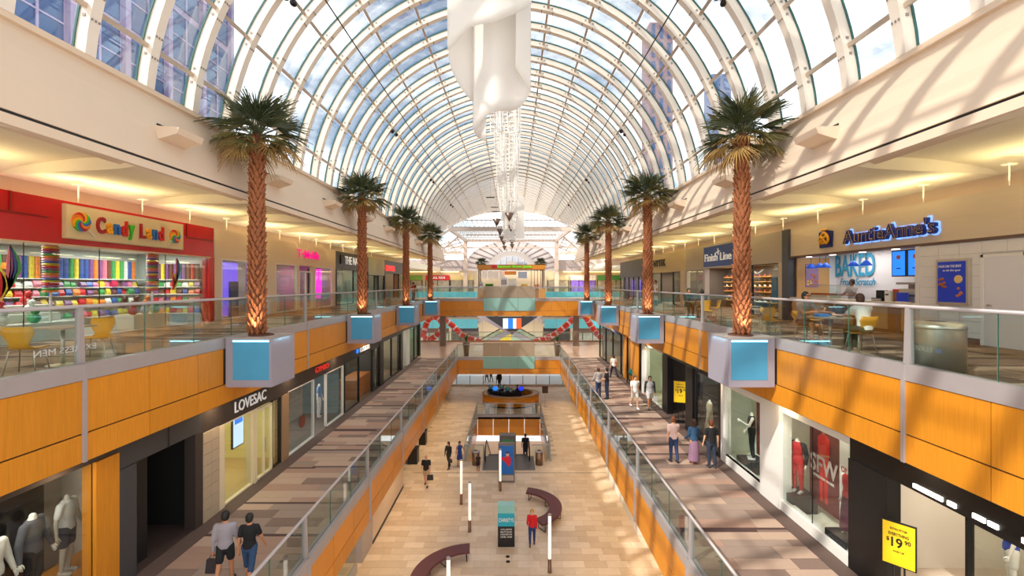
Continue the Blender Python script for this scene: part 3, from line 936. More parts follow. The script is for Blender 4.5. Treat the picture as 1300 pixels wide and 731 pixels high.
for k, z in enumerate((10.38, 10.83, 11.18, 11.48)):
    for i in range(9):
        nm = rnd.choice(CK)[0]; candy(1, nm, (x_ - 2.4 + i * .25, 19.15, z), (1, rnd.uniform(.8, 1.1), rnd.uniform(.7, 1.0)), '%s bag of sweets, %s from the left on the %s end wall shelf' % (nm, ORD[i], SHN[k]), PI / 2)
# left end of the shop: glass shelves with toys
for k, z in enumerate((11.22, 11.64, 12.05)):
    for i in range(4):
        nm = rnd.choice(CK)[0]; candy(1, nm, (x_ - 2.75, 12.2 + i * .6, z), (1, 1.1, .8), '%s toy pack, %s from the left on the %s green glass shelf' % (nm, ORD[i], SHN[k]))
for z in (11.2, 11.62, 12.03): box_thing('glass_shelf', 'green tinted glass shelf at the %s level behind the candy shop window' % {11.2: 'low', 11.62: 'middle', 12.03: 'high'}[z], 'shelf', x_ - 2.6, 8.2, z - .02, x_ - 2.4, 11.3, z, GREEN_EDGE)
# plush bins near the floor
for i in range(24):
    left = i < 18; j = i if left else i - 18
    nm = ['brown', 'green', 'white', 'red', 'orange', 'brown'][(i * 5 + i // 6) % 6]
    row = j // 6 if left else j // 3; colm = j % 6 if left else j % 3
    y = (8.7 + colm * .8 + row * .2) if left else 16.0 + colm * .5
    mb = MB(); mb.ell((0, 0, 0), (.14, .15, .15), 8, 6); mb.ell((.03, .0, .18), (.09, .1, .09), 8, 6); mb.ell((0, .07, .26), (.03, .03, .04), 6, 4); mb.ell((0, -.07, .26), (.03, .03, .04), 6, 4)
    o = mb.build('plush_toy', mat('candy_' + nm, (0, 0, 0)), smooth=True); o.location = (x_ - .5 - row * .32, y, 10.64 + row * .24)
    tag(o, '%s plush toy, %s in the %s row of the %s plush heap, candy window' % (nm, ORD[colm], ['front', 'second', 'back'][row], 'left' if left else 'right'), 'toy', 'plush toys in the candy window')
box_thing('display_bin', 'small grey display bin of plush toys near the right candy column', 'bin', x_ - 1.0, 15.8, 10, x_ - .3, 17.3, 10.5, PANEW)
for q in (1, 2): box_thing('bin_step', 'grey %s display step carrying plush toys in the candy window' % ['', 'lower', 'upper'][q], 'display', x_ - .7 - q * .32 + .16, 8.4, 10.5, x_ - .7 - q * .32 - .12, 13.8, 10.5 + q * .24, PANEW)
box_thing('display_bin', 'low grey display bin of plush toys inside the candy window', 'bin', x_ - 1.5, 8.4, 10, x_ - .3, 13.8, 10.5, PANEW)
# twisted foil columns and spiral decals
for y, cols, lb in ((13.1, 1, 'left'), (16.8, 0, 'right')):
    t = thing('candy_column', 'tall stack of striped rainbow candy discs, %s one of two in the window' % lb, 'display', (x_ - .45, y, 11.2))
    for i in range(19):
        c = CK[(i * 2 + cols) % 7]
        mb = MB(); mb.lathe([(.17, 0), (.2, .03), (.17, .06)], 14, (x_ - .45, y, 11.35 + i * .07)); mb.build('disc', mat('candy_' + c[0], c[1]), t)
    MB().ell((x_ - .45, y, 12.66), (.17, .17, .08)).build('cap', mat('candy_pink', (0, 0, 0)), t)
    MB().tube([(x_ - .45, y, 10), (x_ - .45, y, 11.36)], .03, 8).build('pole', PANEW, t)
for y, sc, lb in ((11.6, 1.0, 'larger'), (17.4, .8, 'smaller')):
    t = thing('ribbon_decal', '%s twisting rainbow ribbon graphic on the candy shop glass' % lb, 'decal', (x_, y, 11.8))
    cs_ = [('green', .0), ('blue', .09), ('purple', .17), ('pink', .25)]
    for nm, off in cs_ + [('yellow', -.1), ('red', -.18)]:
        p1 = []; p2 = []
        for j in range(13):
            q = j / 12
            if nm in ('yellow', 'red'): yc = y - .25 * sc + sc * (.12 * math.sin(q * PI)) + off + .2; z = 12.0 - q * .85 * sc - .0; wd = .07 * math.sin(q * PI) + .01
            else: yc = y + sc * (.28 * math.sin(q * PI * 1.05 + .2)) * (1 if q < .55 else .9) - off * sc * math.sin(PI * min(1, q * 1.2)) ; z = 12.6 - q * 1.35 * sc; wd = .045 * sc * math.sin(q * PI) + .008
            p1.append((yc - wd, z)); p2.append((yc + wd, z))
        MB().prism(p1 + p2[::-1], 'x', x_ - .04, x_ - .03).build('ribbon', mat('candy_' + nm, (0, 0, 0)), t)

# ---- upper left: phone shop and others
tm = shopfront(-1, 3, 19.6, 33.0, 'cream fronted phone shop with purple and magenta windows', 12.7, CREAM,
    [(19.6, 20.1, 'wall', CREAM), (20.1, 22.2, 'glass', PANEW), (22.2, 24.7, 'wall', CREAM), (24.7, 27.1, 'glass', PANEW), (27.1, 27.4, 'wall', CREAM), (27.4, 29.2, 'door', PANEW), (29.2, 29.6, 'wall', CREAM), (29.6, 32.4, 'glass', PANEW), (32.4, 33.0, 'wall', CREAM)], depth=2.4, wallc=(190, 180, 186), light=20)
MAG = mat('magenta_letters', (226, 0, 130), .4, emit=(226, 0, 130), strength=.6)
MB().box(x_ - .0, 24.7, 13.2, x_ + .0, 24.71, 13.21)
text('sign_letters', 'T··Mobile', 3.0, .5, (x_ + .06, 28.6, 13.42), 'left', MAG, tm, ext=.02, off=.008)
PUR = mat('purple_backlit', (120, 90, 220), .5, emit=(110, 80, 220), strength=1.0)
MGL = mat('magenta_backlit', (240, 60, 200), .5, emit=(240, 40, 190), strength=1.3)
box_thing('backlit_display', 'purple backlit panel in the first phone shop window', 'display', x_ - .5, 20.15, 10.1, x_ - .55, 22.1, 12.6, PUR)
box_thing('backlit_display', 'magenta backlit panel in the far phone shop window', 'display', x_ - .5, 30.5, 10.6, x_ - .55, 31.8, 12.6, MGL)
box_thing('phone_poster', 'dark phone poster beside the magenta panel', 'poster', x_ - .5, 29.7, 10.4, x_ - .54, 30.5, 12.6, mat('navy_poster', (36, 40, 76), .4))
box_thing('phone_stand', 'dark display stand before the purple panel', 'stand', x_ - .35, 21.3, 10, x_ - .45, 21.9, 11.7, mat('violet_dark', (60, 50, 110), .4))
box_thing('service_counter', 'pale grey counter inside the phone shop', 'counter', x_ - 1.6, 25.0, 10, x_ - 1.0, 27.0, 11.0, PANEW)
ns = shopfront(-1, 3, 33.0, 40.5, 'black fronted nail salon with white letters on the upper left', 12.7, BLACK,
    [(33.0, 33.2, 'pier', BLACK), (33.2, 36.8, 'glass', DARKM), (36.8, 38.6, 'open', None), (38.6, 40.5, 'glass', DARKM)], depth=2.6, wallc=(120, 140, 132), light=35)
text('sign_letters', 'THE NAIL SPA', 5.0, .62, (x_ + .06, 37.2, 13.4), 'left', SIGNW, ns, ext=.015, off=.005)
MB().box(x_ + .0, 33.9, 13.1, x_ + .08, 34.5, 13.75).build('sign_emblem', mat('emblem_navy', (24, 26, 44), .4), ns)
s2 = shopfront(-1, 3, 40.5, 45.6, 'glass fronted boutique with pale sign panels on the upper left', 12.4, mat('pale_olive_panel', (176, 172, 140), .5, var=.1, scale=3),
    [(40.5, 42.4, 'glass', DARKM), (42.4, 43.6, 'open', None), (43.6, 45.6, 'glass', DARKM)], depth=2.6, wallc=(110, 120, 110), light=30)
NEONR = mat('red_neon', (255, 30, 40), .4, emit=(255, 30, 30), strength=3)
s3 = shopfront(-1, 3, 45.6, 53.5, 'dark shop with red neon sign at the end of the upper left row', 12.7, BLACK,
    [(45.6, 45.9, 'pier', BLACK), (45.9, 49.4, 'glass', DARKM), (49.4, 51.4, 'open', None), (51.4, 53.5, 'glass', DARKM)], depth=2.6, wallc=(130, 90, 60), light=30)
text('sign_letters', 'EXPRESS', 3.2, .5, (x_ + .06, 47.6, 13.2), 'left', NEONR, s3, off=.01)
# ---- upper right: pretzel shop (open kitchen)
xr = WS3
TILEW = mat('white_wall_tile', (232, 226, 220), .2, var=.03, scale=3)
HEADB = mat('beige_plank_header', (218, 200, 174), .6, var=.05, scale=3, stretch=(1, .2, 3))
aa = shopfront(1, 3, 2.0, 19.9, 'pretzel shop with beige header, open counter and tiled side wall', 12.78, HEADB,
    [(2.0, 10.6, 'wall', CHAR), (13.6, 13.75, 'wall', TILEW)], depth=1.95, wallc=(232, 228, 230), floorc=(150, 140, 130), light=34, lcol=(1, .97, .92))
MB().box(xr - .03, 2, 12.72, xr + .4, 19.9, 12.79).build('header_soffit', mat('soffit_brown', (110, 84, 70), .6), aa)
# tiles of the side wall
tw = thing('wall_right', None, None, (xr, 12, F3), kind='structure')
MB().box(xr + .04, 10.6, F3, xr + .2, 13.6, 12.75).build('backing', mat('grout_white', (200, 196, 190), .7), tw)
um = MB().box(-.02, -.295, -.145, .02, .295, .145).mesh('wall_tile'); um.materials.append(TILEW)
for j in range(9):
    for i in range(5):
        yc = 10.9 + i * .6 + (.0 if j % 2 else .0)
        if 10.85 < yc < 11.75 and j < 8: continue
        put_copy(um, 'wall_tile', (xr + .03, yc, 10.15 + j * .3), tw)
dr = thing('door_1', None, None, (xr, 11.25, F3), kind='structure')
MB().box(xr + .0, 10.83, F3 + .01, xr + .03, 11.75, 12.28).build('door_leaf', mat('white_door', (226, 222, 222), .4), dr)
mb = MB(); mb.box(xr - .01, 10.76, F3, xr + .04, 10.83, 12.35); mb.box(xr - .01, 11.75, F3, xr + .04, 11.82, 12.35); mb.box(xr - .01, 10.76, 12.28, xr + .04, 11.82, 12.35); mb.build('door_frame', PANEW, dr)
mb = MB(); mb.lathe([(.035, 0), (.035, .02)], 10, (0, 0, 0)); mb.tube([(0, 0, .02), (0, 0, .07)], .012, 6); mb.tube([(0, 0, .06), (0, -.13, .06)], .012, 6)
mb.v = [(xr - .0 - p[2], 11.62 + p[1], 11.05 + p[0]) for p in mb.v]; mb.build('door_handle', BRUSH, dr)
m_ = MB(); m_.box(xr - .012, 11.85, F3, xr + .02, 13.6, F3 + .16); m_.build('baseboard_right', mat('brown_base', (120, 84, 60), .5), kind='structure')
# poster
po = thing('pretzel_poster', 'blue framed food poster with pretzel bites on the tiled wall', 'poster', (xr, 12.55, 11.7))
MB().box(xr - .09, 12.05, 11.02, xr + .01, 12.98, 12.28).build('frame', BRUSH, po)
MB().box(xr - .1, 12.12, 11.09, xr - .085, 12.91, 12.21).build('print', mat('royal_blue_print', (24, 48, 150), .3, emit=(24, 48, 150), strength=.25), po)
text('lettering', 'MADE ON THE SPOT', .66, .07, (xr - .105, 12.55, 12.08), 'right', PANEW, po, ext=.003)
text('lettering', 'to hit the spot', .5, .07, (xr - .105, 12.5, 11.96), 'right', PANEW, po, ext=.003, shear=.3)
for i in range(9): MB().ell((xr - .105, 12.72 + rnd.uniform(-.13, .13), 11.62 + rnd.uniform(-.12, .12)), (.012, .05, .04), 8, 5).build('pretzel_bite', mat('pretzel_brown', (170, 90, 40), .6), po, True)
for i in range(6): MB().ell((xr - .105, 12.28 + rnd.uniform(-.08, .12), 11.38 + rnd.uniform(-.12, .12)), (.012, .05, .04), 8, 5).build('pretzel_bite', mat('pretzel_red', (196, 110, 70), .6), po, True)
mb = MB(); mb.lathe([(.11, 0), (.11, .02)], 16); mb.v = [(xr - .1 - p[2], 12.3 + p[1], 11.72 + p[0]) for p in mb.v]; mb.build('sauce_bowl', mat('sauce', (232, 196, 120), .5), po)
# big sign
sg = thing('pretzel_sign', 'raised navy letters with gold pretzel emblem and blue halo on the beige header', 'sign', (xr - .1, 15.6, 13.38))
NAVY = mat('navy_letters', (22, 40, 120), .4); HALO = mat('blue_halo', (150, 190, 255), .4, emit=(110, 160, 255), strength=1.1); GOLD = mat('gold_trim', (230, 190, 90), .4)
def aatext(off, m, x, ext, o2=.03): text('letters', "AuntieAnne's", 3.6 + off * 2, .5 + off * 2, (x, 14.75, 13.28), 'right', m, sg, ext=ext, off=o2)
aatext(.05, HALO, xr - .02, .006, .07); aatext(.0, NAVY, xr - .09, .06, .03); aatext(-.01, GOLD, xr - .155, .003, .012)
text('letters', "AuntieAnne's", 3.58, .48, (xr - .162, 14.75, 13.28), 'right', NAVY, sg, ext=.003, off=-.004)
yp, zp = 17.6, 13.32
def ring(pts, r, m, nm): MB().tube(pts, r, 8).build(nm, m, sg, True)
pz = []
for j in range(25):
    a = PI * 2 * j / 24
    pz.append((xr - .12, yp + .23 * math.sin(a) * (1 - .25 * math.cos(a)), zp + .05 + .22 * math.cos(a) * (.9) - .05 * abs(math.sin(a))))
MB().prism([(yp - .34, zp - .33), (yp + .34, zp - .33), (yp + .38, zp + .28), (yp, zp + .36), (yp - .38, zp + .28)], 'x', xr - .06, xr - .02).build('emblem_back', NAVY, sg)
ring(pz, .05, mat('pretzel_gold', (236, 170, 30), .4), 'pretzel_loop')
ring([(xr - .16, yp - .2, zp - .2), (xr - .16, yp, zp + .0), (xr - .16, yp + .14, zp + .12)], .04, mat('pretzel_gold', (0, 0, 0)), 'pretzel_loop')
ring([(xr - .16, yp + .2, zp - .2), (xr - .16, yp, zp + .0), (xr - .16, yp - .14, zp + .12)], .04, mat('pretzel_gold', (0, 0, 0)), 'pretzel_loop')
mb = MB(); mb.ell((xr - .12, yp, zp + .36), (.03, .2, .045), 14, 6); mb.build('halo_ring', mat('pretzel_gold', (0, 0, 0)), sg, True)
# kitchen back wall print, screens, lamps, counter, appliances
xb = xr + 1.93
text('wall_lettering', 'BAKED', 2.15, .92, (xb - .03, 18.75, 12.36), 'right', mat('turquoise_paint', (56, 160, 200), .6), aa, ext=.005, off=.015)
text('wall_lettering', 'From Scratch', 1.9, .3, (xb - .03, 18.6, 11.68), 'right', mat('turquoise_paint', (0, 0, 0)), aa, ext=.005, off=.01, shear=.35)
SCR = mat('blue_screen', (40, 130, 230), .3, emit=(30, 120, 235), strength=1.0)
for i, (a, b) in enumerate(((15.8, 15.22), (15.16, 14.58))):
    t = thing('menu_screen', 'blue menu screen above the pretzel counter, %s of the two' % ('one nearer the lettering' if i == 0 else 'one nearer the poster'), 'screen', (xr + 1, (a + b) / 2, 12.1))
    X1 = xr + 1.0
    MB().box(X1, b, 11.84, X1 + .06, a, 12.74).build('casing', BLACK, t); MB().box(X1 - .01, b + .04, 11.88, X1, a - .04, 12.7).build('display', SCR, t)
    mb = MB(); mb.ell((X1 - .012, (a + b) / 2, 12.5), (.006, .09, .08), 10, 6); mb.build('picture', mat('pretzel_red', (0, 0, 0)), t)
    MB().box(X1 - .014, b + .2, 12.1, X1 - .012, a - .2, 12.14).build('text_line', NAVY, t)
ct = thing('shop_counter', 'long counter with plank wood front and pale worktop at the pretzel shop', 'counter', (xr, 17, F3))
n = 12
for i in range(n):
    a = 13.75 + i * (19.8 - 13.75) / n
    MB().box(xr + .0, a + .01, F3 + .12, xr + .05, a + (19.8 - 13.75) / n - .01, F3 + .95).build('wood_board', WOODD if i % 3 == 1 else mat('light_oak', (206, 160, 104), .5, var=.1, scale=5, stretch=(4, 1, 4), rnd=.06), ct)
MB().box(xr + .05, 13.75, F3, xr + .7, 19.8, F3 + .95).build('carcass', WOODD, ct)
MB().box(xr - .08, 13.7, F3 + .95, xr + .8, 19.85, F3 + 1.02).build('worktop', mat('pale_quartz', (226, 214, 198), .25), ct)
def appliance(name, label, cat, y, parts, z=11.02, x=None):
    t = thing(name, label, cat, (xr + .35, y, z))
    for nm, b, m in parts: MB().box(xr + .35 + b[0], y + b[1], z + b[2], xr + .35 + b[3], y + b[4], z + b[5]).build(nm, m, t)
    return t
appliance('cash_register', 'black cash register on the pretzel counter', 'register', 15.4, [('base', (-.2, -.22, 0, .2, .22, .1), BLACK), ('screen', (-.05, -.2, .1, .02, .2, .36), DARKM), ('drawer', (-.22, -.2, .01, -.2, .2, .08), STEEL)])
appliance('food_warmer', 'grey stainless food warmer on the pretzel counter', 'appliance', 14.2, [('body', (-.2, -.3, 0, .2, .3, .42), BRUSH), ('shelf', (-.22, -.28, .2, -.2, .28, .22), DARKM), ('hood', (-.26, -.34, .55, .2, .34, .62), STEEL), ('riser', (.1, -.3, .42, .14, .3, .56), STEEL)])
appliance('cup_stack', 'red cup dispenser at the end of the pretzel counter', 'dispenser', 13.92, [('body', (-.1, -.14, 0.0, .1, .1, .55), mat('cup_red', (206, 30, 36), .4)), ('rim', (-.12, -.16, .55, .12, .12, .58), PANEW)])
appliance('card_stand', 'small blue card stand in front of the red dispenser', 'stand', 14.2, [('card', (-.36, -.2, 0, -.33, .2, .3), mat('royal_blue_print', (0, 0, 0))), ('foot', (-.4, -.2, 0, -.28, .2, .02), PANEW)])
appliance('pretzel_case', 'glass pretzel warmer with tray on the counter', 'display case', 18.3, [('tray', (-.25, -.6, 0, .25, .6, .12), BRUSH), ('pretzel_row', (-.2, -.5, .12, .1, .5, .2), mat('pretzel_brown', (0, 0, 0))), ('top', (-.2, -.6, .5, .25, .6, .53), STEEL), ('side', (-.2, -.62, .0, .25, -.6, .5), GLASS)])
appliance('drink_machine', 'white drink machine between the register and the warmer', 'appliance', 15.0, [('body', (-.15, -.12, 0, .15, .12, .35), PANEW), ('tap', (-.2, -.04, .2, -.15, .04, .24), BLACK)])
appliance('paper_bag', 'brown paper bag with red trim on the pretzel counter', 'bag', 14.75, [('body', (-.08, -.12, 0, .08, .12, .34), mat('kraft_brown', (150, 96, 60), .8)), ('band', (-.085, -.125, .34, .085, .125, .4), mat('cup_red', (0, 0, 0)))])
for i, yv in enumerate((19.3, 18.75, 18.4, 16.9, 16.3)):
    t = thing('pendant_lamp', 'small blue conical pendant lamp over the pretzel kitchen, %s from the poster wall end' % ORD[i], 'lamp', (xr + .5, yv, 12.35), 'blue pendant lamps in the pretzel shop', world=True)
    MB().lathe([(.02, .2), (.06, .18), (.2, 0), (.19, 0)], 14, (xr + .5, yv, 12.25)).build('shade', mat('bright_blue', (30, 90, 210), .4, emit=(30, 90, 210), strength=.3), t, True)
    MB().tube([(xr + .5, yv, 12.42), (xr + .5, yv, 12.85)], .01, 5).build('cord', DARKM, t)
for yv in (19.0, 17.6, 16.1, 14.7, 13.2, 12.2, 11.2):
    o = MB().lathe([(.11, 0), (.11, .02)], 14, (xr + .22, yv, 12.7)).build('downlight', LIT); tag(o, 'round white downlight in the pretzel shop soffit at %s' % {19.0: 'its far end', 17.6: 'the wood print wall side', 16.1: 'the menu screens', 14.7: 'the red cup dispenser', 13.2: 'the poster far edge', 12.2: 'the poster near edge', 11.2: 'the white door'}[yv], 'light', 'downlights along the pretzel shop soffit')
t = thing('food_print', 'picture of sugared pretzel bites on the wood slat wall', 'poster', (xr + 1, 19.75, 11.9))
MB().box(xr + .2, 19.76, 11.0, xr + 1.6, 19.84, 12.7).build('wood_backing', mat('light_oak', (0, 0, 0)), t)
MB().box(xr + .55, 19.73, 11.45, xr + 1.1, 19.76, 12.45).build('print', mat('print_mauve', (150, 120, 160), .5), t)
for i in range(16): MB().ell((xr + .6 + rnd.random() * .45, 19.72, 11.5 + rnd.random() * .5), (.06, .02, .05), 6, 4).build('pretzel_bite', mat('pretzel_red' if i % 3 else 'sauce', (0, 0, 0)), t)
# dark pillar and sports shop
m_ = MB(); m_.box(xr - .12, 19.9, F3, xr + .3, 20.35, 13.98); o = m_.build('pillar', mat('slate_pillar', (70, 74, 82), .4)); tag(o, 'dark slate pillar beside the pretzel shop', 'pillar')
GREYH = mat('warm_grey_fascia', (184, 172, 154), .6, var=.04)
fl = shopfront(1, 3, 20.35, 32.0, 'sports shop with grey fascia and large display windows', 12.55, GREYH,
    [(20.35, 20.75, 'pier', BEIGE), (20.75, 23.2, 'glass', DARKM), (23.2, 24.5, 'glass', STEEL), (24.5, 28.7, 'open', None), (28.7, 28.95, 'pier', STEEL), (28.95, 31.8, 'glass', STEEL), (31.8, 32.0, 'pier', GREYH)], depth=2.8, wallc=(92, 84, 78), floorc=(120, 100, 84), light=90)
t = thing('sports_sign', 'royal blue sign board with white lettering and a small runner mark', 'sign', (xr - .1, 26.6, 13.2))
MB().box(xr - .14, 24.55, 12.62, xr - .02, 28.65, 13.85).build('sign_board', mat('sign_blue', (28, 74, 160), .4, var=.03), t)
MB().box(xr - .12, 24.5, 12.57, xr - .03, 28.7, 12.62).build('sign_edge', PANEW, t)
text('letters', 'Finish', 1.75, .46, (xr - .16, 27.55, 13.18), 'right', mat('white_letters', (245, 245, 245), .4, emit=(255, 255, 255), strength=.12), t, off=.012)
text('letters', 'Line', 1.35, .46, (xr - .16, 25.65, 13.18), 'right', mat('white_letters', (0, 0, 0)), t, off=.012)
mb = MB(); mb.ell((xr - .16, 26.6, 13.62), (.02, .06, .07), 8, 6); mb.bar((xr - .16, 26.6, 13.55), (xr - .16, 26.55, 13.3), .03, .1); mb.bar((xr - .16, 26.9, 13.42), (xr - .16, 26.35, 13.5), .02, .05); mb.build('runner_mark', mat('white_letters', (0, 0, 0)), t)
for k, (a, b, q) in enumerate(((25.4, 27.6, 'near'), (28.6, 31.2, 'far'))):
    t = thing('shoe_shelving', 'dark shoe wall with lit shelves, %s bay of the sports shop' % q, 'shelf', (xr + 2.5, (a + b) / 2, F3))
    for i in range(6):
        MB().box(xr + 2.3, a, 10.5 + i * .3, xr + 2.75, b, 10.53 + i * .3).build('shelf', mat('shelf_amber', (190, 140, 70), .5, emit=(220, 150, 60), strength=.5), t)
        nsh = 4
        for j in range(nsh):
            yv = a + (j + .5) * (b - a) / nsh
            m_ = MB(); m_.ell((xr + 2.4, yv, 10.57 + i * .3), (.06, .12, .04), 8, 4); m_.ell((xr + 2.4, yv + .06, 10.61 + i * .3), (.05, .06, .05), 6, 4)
            o = m_.build('sports_shoe', mat('shoe_%d' % (i % 3), [(230, 225, 220), (60, 60, 66), (170, 60, 50)][i % 3], .5), smooth=True)
            tag(o, '%s sports shoe, %s on the %s shelf up of the %s shoe wall' % (['white', 'black', 'red'][i % 3], ORD[j], ORD[i], q), 'shoe', 'shoes on the %s shoe wall' % q)
MB().tube([(xr + .03, 22.95, 12.22), (xr + .03, 22.8, 12.12), (xr + .03, 22.55, 12.13), (xr + .03, 22.1, 12.3)], [.02, .035, .03, .008], 6).build('window_mark', SIGNW, fl, True)
box_thing('shoe_poster', 'white and blue sportswear poster in the window near the slate pillar', 'poster', xr + .6, 21.0, 10.9, xr + .66, 22.4, 12.0, mat('poster_pale', (200, 214, 220), .5))
box_thing('shoe_poster', 'blue strip poster behind the sports shop window', 'poster', xr + .55, 21.9, 10.7, xr + .6, 22.35, 11.9, mat('poster_blue', (60, 140, 190), .5))
nt_ = shopfront(1, 3, 32.0, 40.4, 'cream fronted clothes shop with dark letters, upper right', 12.5, mat('pale_ochre_fascia', (206, 186, 146), .7, var=.04),
    [(32.0, 32.9, 'pier', BEIGE), (32.9, 34.6, 'glass', DARKM), (34.6, 37.4, 'open', None), (37.4, 40.2, 'glass', DARKM), (40.2, 40.4, 'pier', DARKM)], depth=2.8, wallc=(110, 98, 86), light=70)
text('sign_letters', 'NYTEK', 3.0, .55, (xr - .05, 37.6, 13.3), 'right', mat('black_letters', (46, 42, 40), .5), nt_, off=.02)
for j in range(5): box_thing('jersey_rack', 'stack of folded tops on the cream shop back wall, shelf %s' % ['lowest', 'second lowest', 'middle', 'second highest', 'highest'][j], 'clothing', xr + 1.8, 35.0, 10.6 + j * .32, xr + 2.4, 36.8, 10.78 + j * .32, fab([(200, 180, 190), (80, 70, 90), (170, 150, 150), (60, 60, 60), (210, 200, 190)][j]))
dk = shopfront(1, 3, 40.4, 51.5, 'dark slate fronted shop at the end of the upper right row', 12.3, mat('slate_fascia', (84, 82, 86), .5),
    [(40.4 + i * 1.85, 40.4 + (i + 1) * 1.85, 'glass', DARKM) for i in range(6)], depth=2.6, wallc=(96, 84, 130), light=36)
for i in range(4): box_thing('violet_display', 'tall violet display panel in the dark end shop, %s' % ords[i], 'display', xr + .7, 41.6 + i * 2.2, 10.4, xr + .76, 42.3 + i * 2.2, 12.0, PUR)

# ================================================================== MIDDLE FLOOR SHOPS
xl = -WS2
def mid_window_mann(): pass
ex = shopfront(-1, 2, 2.0, 9.85, 'menswear shop window with wood edged frame at lower left', 7.95, BRONZE,
    [(2.0, 9.3, 'butt', DARKM), (9.3, 9.85, 'pier', WOOD)], depth=2.2, wallc=(200, 190, 178), floorc=(190, 130, 60), light=46, lcol=(1, .92, .82), iy=(2.0, 10.9))
MB().box(xl - 1.75, 2.0, F2 + .3, xl - 1.8, 10.0, 8.05).build('dark_backdrop', BLACK, ex)
MB().box(xl - .3, 2.0, F2, xl - 1.7, 10.8, F2 + .28).build('display_plinth', WOOD, ex)
bk = shopfront(-1, 2, 9.85, 12.5, 'closed dark opening in a charcoal frame beside the menswear window', 7.55, CHAR,
    [(9.85, 10.3, 'pier', CHAR), (12.2, 12.5, 'pier', BRONZE)], depth=4, wallc=(14, 13, 13), floorc=(70, 54, 48), light=0, iy=(10.95, 12.5))
MB().box(xl + .03, 11.28, 7.55, xl + .02, 11.3, 8.25).build('header_joint', BLACK, bk)
MB().box(xl - .26, 9.9, F2, xl - .4, 10.97, 8.2).build('dark_return', BLACK, bk)
lv = shopfront(-1, 2, 12.5, 17.3, 'sofa shop with dark header and cream framed windows, lower left', 7.45, BRONZE,
    [(13.2, 13.45, 'pier', mat('cream_mullion', (232, 214, 180), .5)), (13.45, 15.0, 'glass', mat('cream_mullion', (0, 0, 0))), (15.0, 15.15, 'pier', mat('cream_mullion', (0, 0, 0))), (15.15, 16.2, 'door', mat('cream_mullion', (0, 0, 0))), (16.2, 16.8, 'glass', DARKM), (16.8, 17.3, 'pier', mat('tan_pier', (160, 126, 92), .6))], depth=3, wallc=(226, 214, 150), floorc=(190, 160, 110), light=60, lcol=(1, .93, .6))
# tile pier before it
for j in range(8):
    for i in range(2): MB().box(xl + .05, 12.5 + i * .35 + .005, F2 + j * .31 + .005, xl - .2, 12.85 + i * .35 - .005, F2 + j * .31 + .305).build('wall_tile', mat('beige_tile', (186, 166, 140), .5, rnd=.04), lv)
text('sign_letters', 'LOVESAC', 1.75, .34, (xl + .08, 14.75, 7.82), 'left', mat('white_letters', (0, 0, 0)), lv, ext=.012, off=.008)
box_thing('sofa', 'pale green sofa block inside the sofa shop', 'sofa', xl - 1.0, 13.6, F2, xl - 2.0, 14.9, F2 + .8, mat('sofa_green', (150, 160, 110), .8))
t = thing('shop_screen', 'portrait screen with blue graphic inside the sofa shop', 'screen', (xl - 1, 15.8, 6.6))
MB().box(xl - .9, 15.35, 6.0, xl - .96, 16.0, 7.25).build('casing', BLACK, t); MB().box(xl - .89, 15.39, 6.04, xl - .9, 15.96, 7.21).build('display', mat('screen_white', (200, 220, 255), .3, emit=(190, 215, 255), strength=1.1), t)
MB().box(xl - .885, 15.45, 6.8, xl - .89, 15.9, 7.1).build('graphic', SCR, t)
s4 = shopfront(-1, 2, 17.3, 23.2, 'white framed clothes shop behind a roller shutter, lower left', 7.5, BRONZE,
    [(17.3, 19.6, 'glass', PANEW), (19.8, 20.9, 'open', None), (20.9, 23.0, 'glass', PANEW)], depth=2.8, wallc=(120, 140, 150), floorc=(120, 110, 104), light=38)
text('sign_letters', 'GYMBO', 1.4, .24, (xl + .05, 20.3, 7.85), 'left', mat('red_letters', (220, 50, 40), .4, emit=(220, 50, 40), strength=.4), s4, off=0)
sh_ = thing('roller_shutter', 'grey roller shutter half down behind the white framed window', 'shutter', (xl - .5, 18.5, 6))
for j in range(14): MB().box(xl - .45, 17.4, 6.0 + j * .1, xl - .48, 19.5, 6.09 + j * .1).build('slat', STEEL, sh_)
o = MB().lathe([(.25, 0), (.25, .02)], 16, (0, 0, 0)); o.v = [(xl + .0 + p[2] - .02, 18.5 + p[1], 6.0 + p[0]) for p in o.v]; o = o.build('round_sticker', mat('rust_round', (120, 60, 40), .6)); tag(o, 'round rust coloured sticker on the shutter window', 'sticker')
s5 = shopfront(-1, 2, 23.2, 29.2, 'dark accessory shop with brown lit counter, lower left', 7.6, BLACK,
    [(23.2, 25.4, 'glass', DARKM), (27.8, 29.2, 'glass', DARKM)], depth=2.8, wallc=(70, 70, 66), floorc=(100, 80, 60), light=30)
text('sign_letters', 'LUGGER', 1.7, .26, (xl + .05, 26.2, 7.9), 'left', SIGNW, s5, off=.0); MB().box(xl + .02, 24.8, 7.8, xl + .05, 25.1, 8.0).build('sign_emblem', SCR, s5)
box_thing('brown_counter', 'brown wood counter in the dark accessory shop doorway', 'counter', xl - .4, 25.8, F2, xl - 1.4, 28.6, F2 + 1.1, WOODD)
s6 = shopfront(-1, 2, 29.2, 35.2, 'black fronted dress shop with pink dress in its window', 7.8, BLACK,
    [(29.2, 30.0, 'pier', BLACK), (30.0, 32.2, 'glass', DARKM), (32.2, 34.6, 'glass', DARKM), (34.6, 35.2, 'pier', BLACK)], depth=2.4, wallc=(150, 140, 120), floorc=(120, 100, 80), light=30)
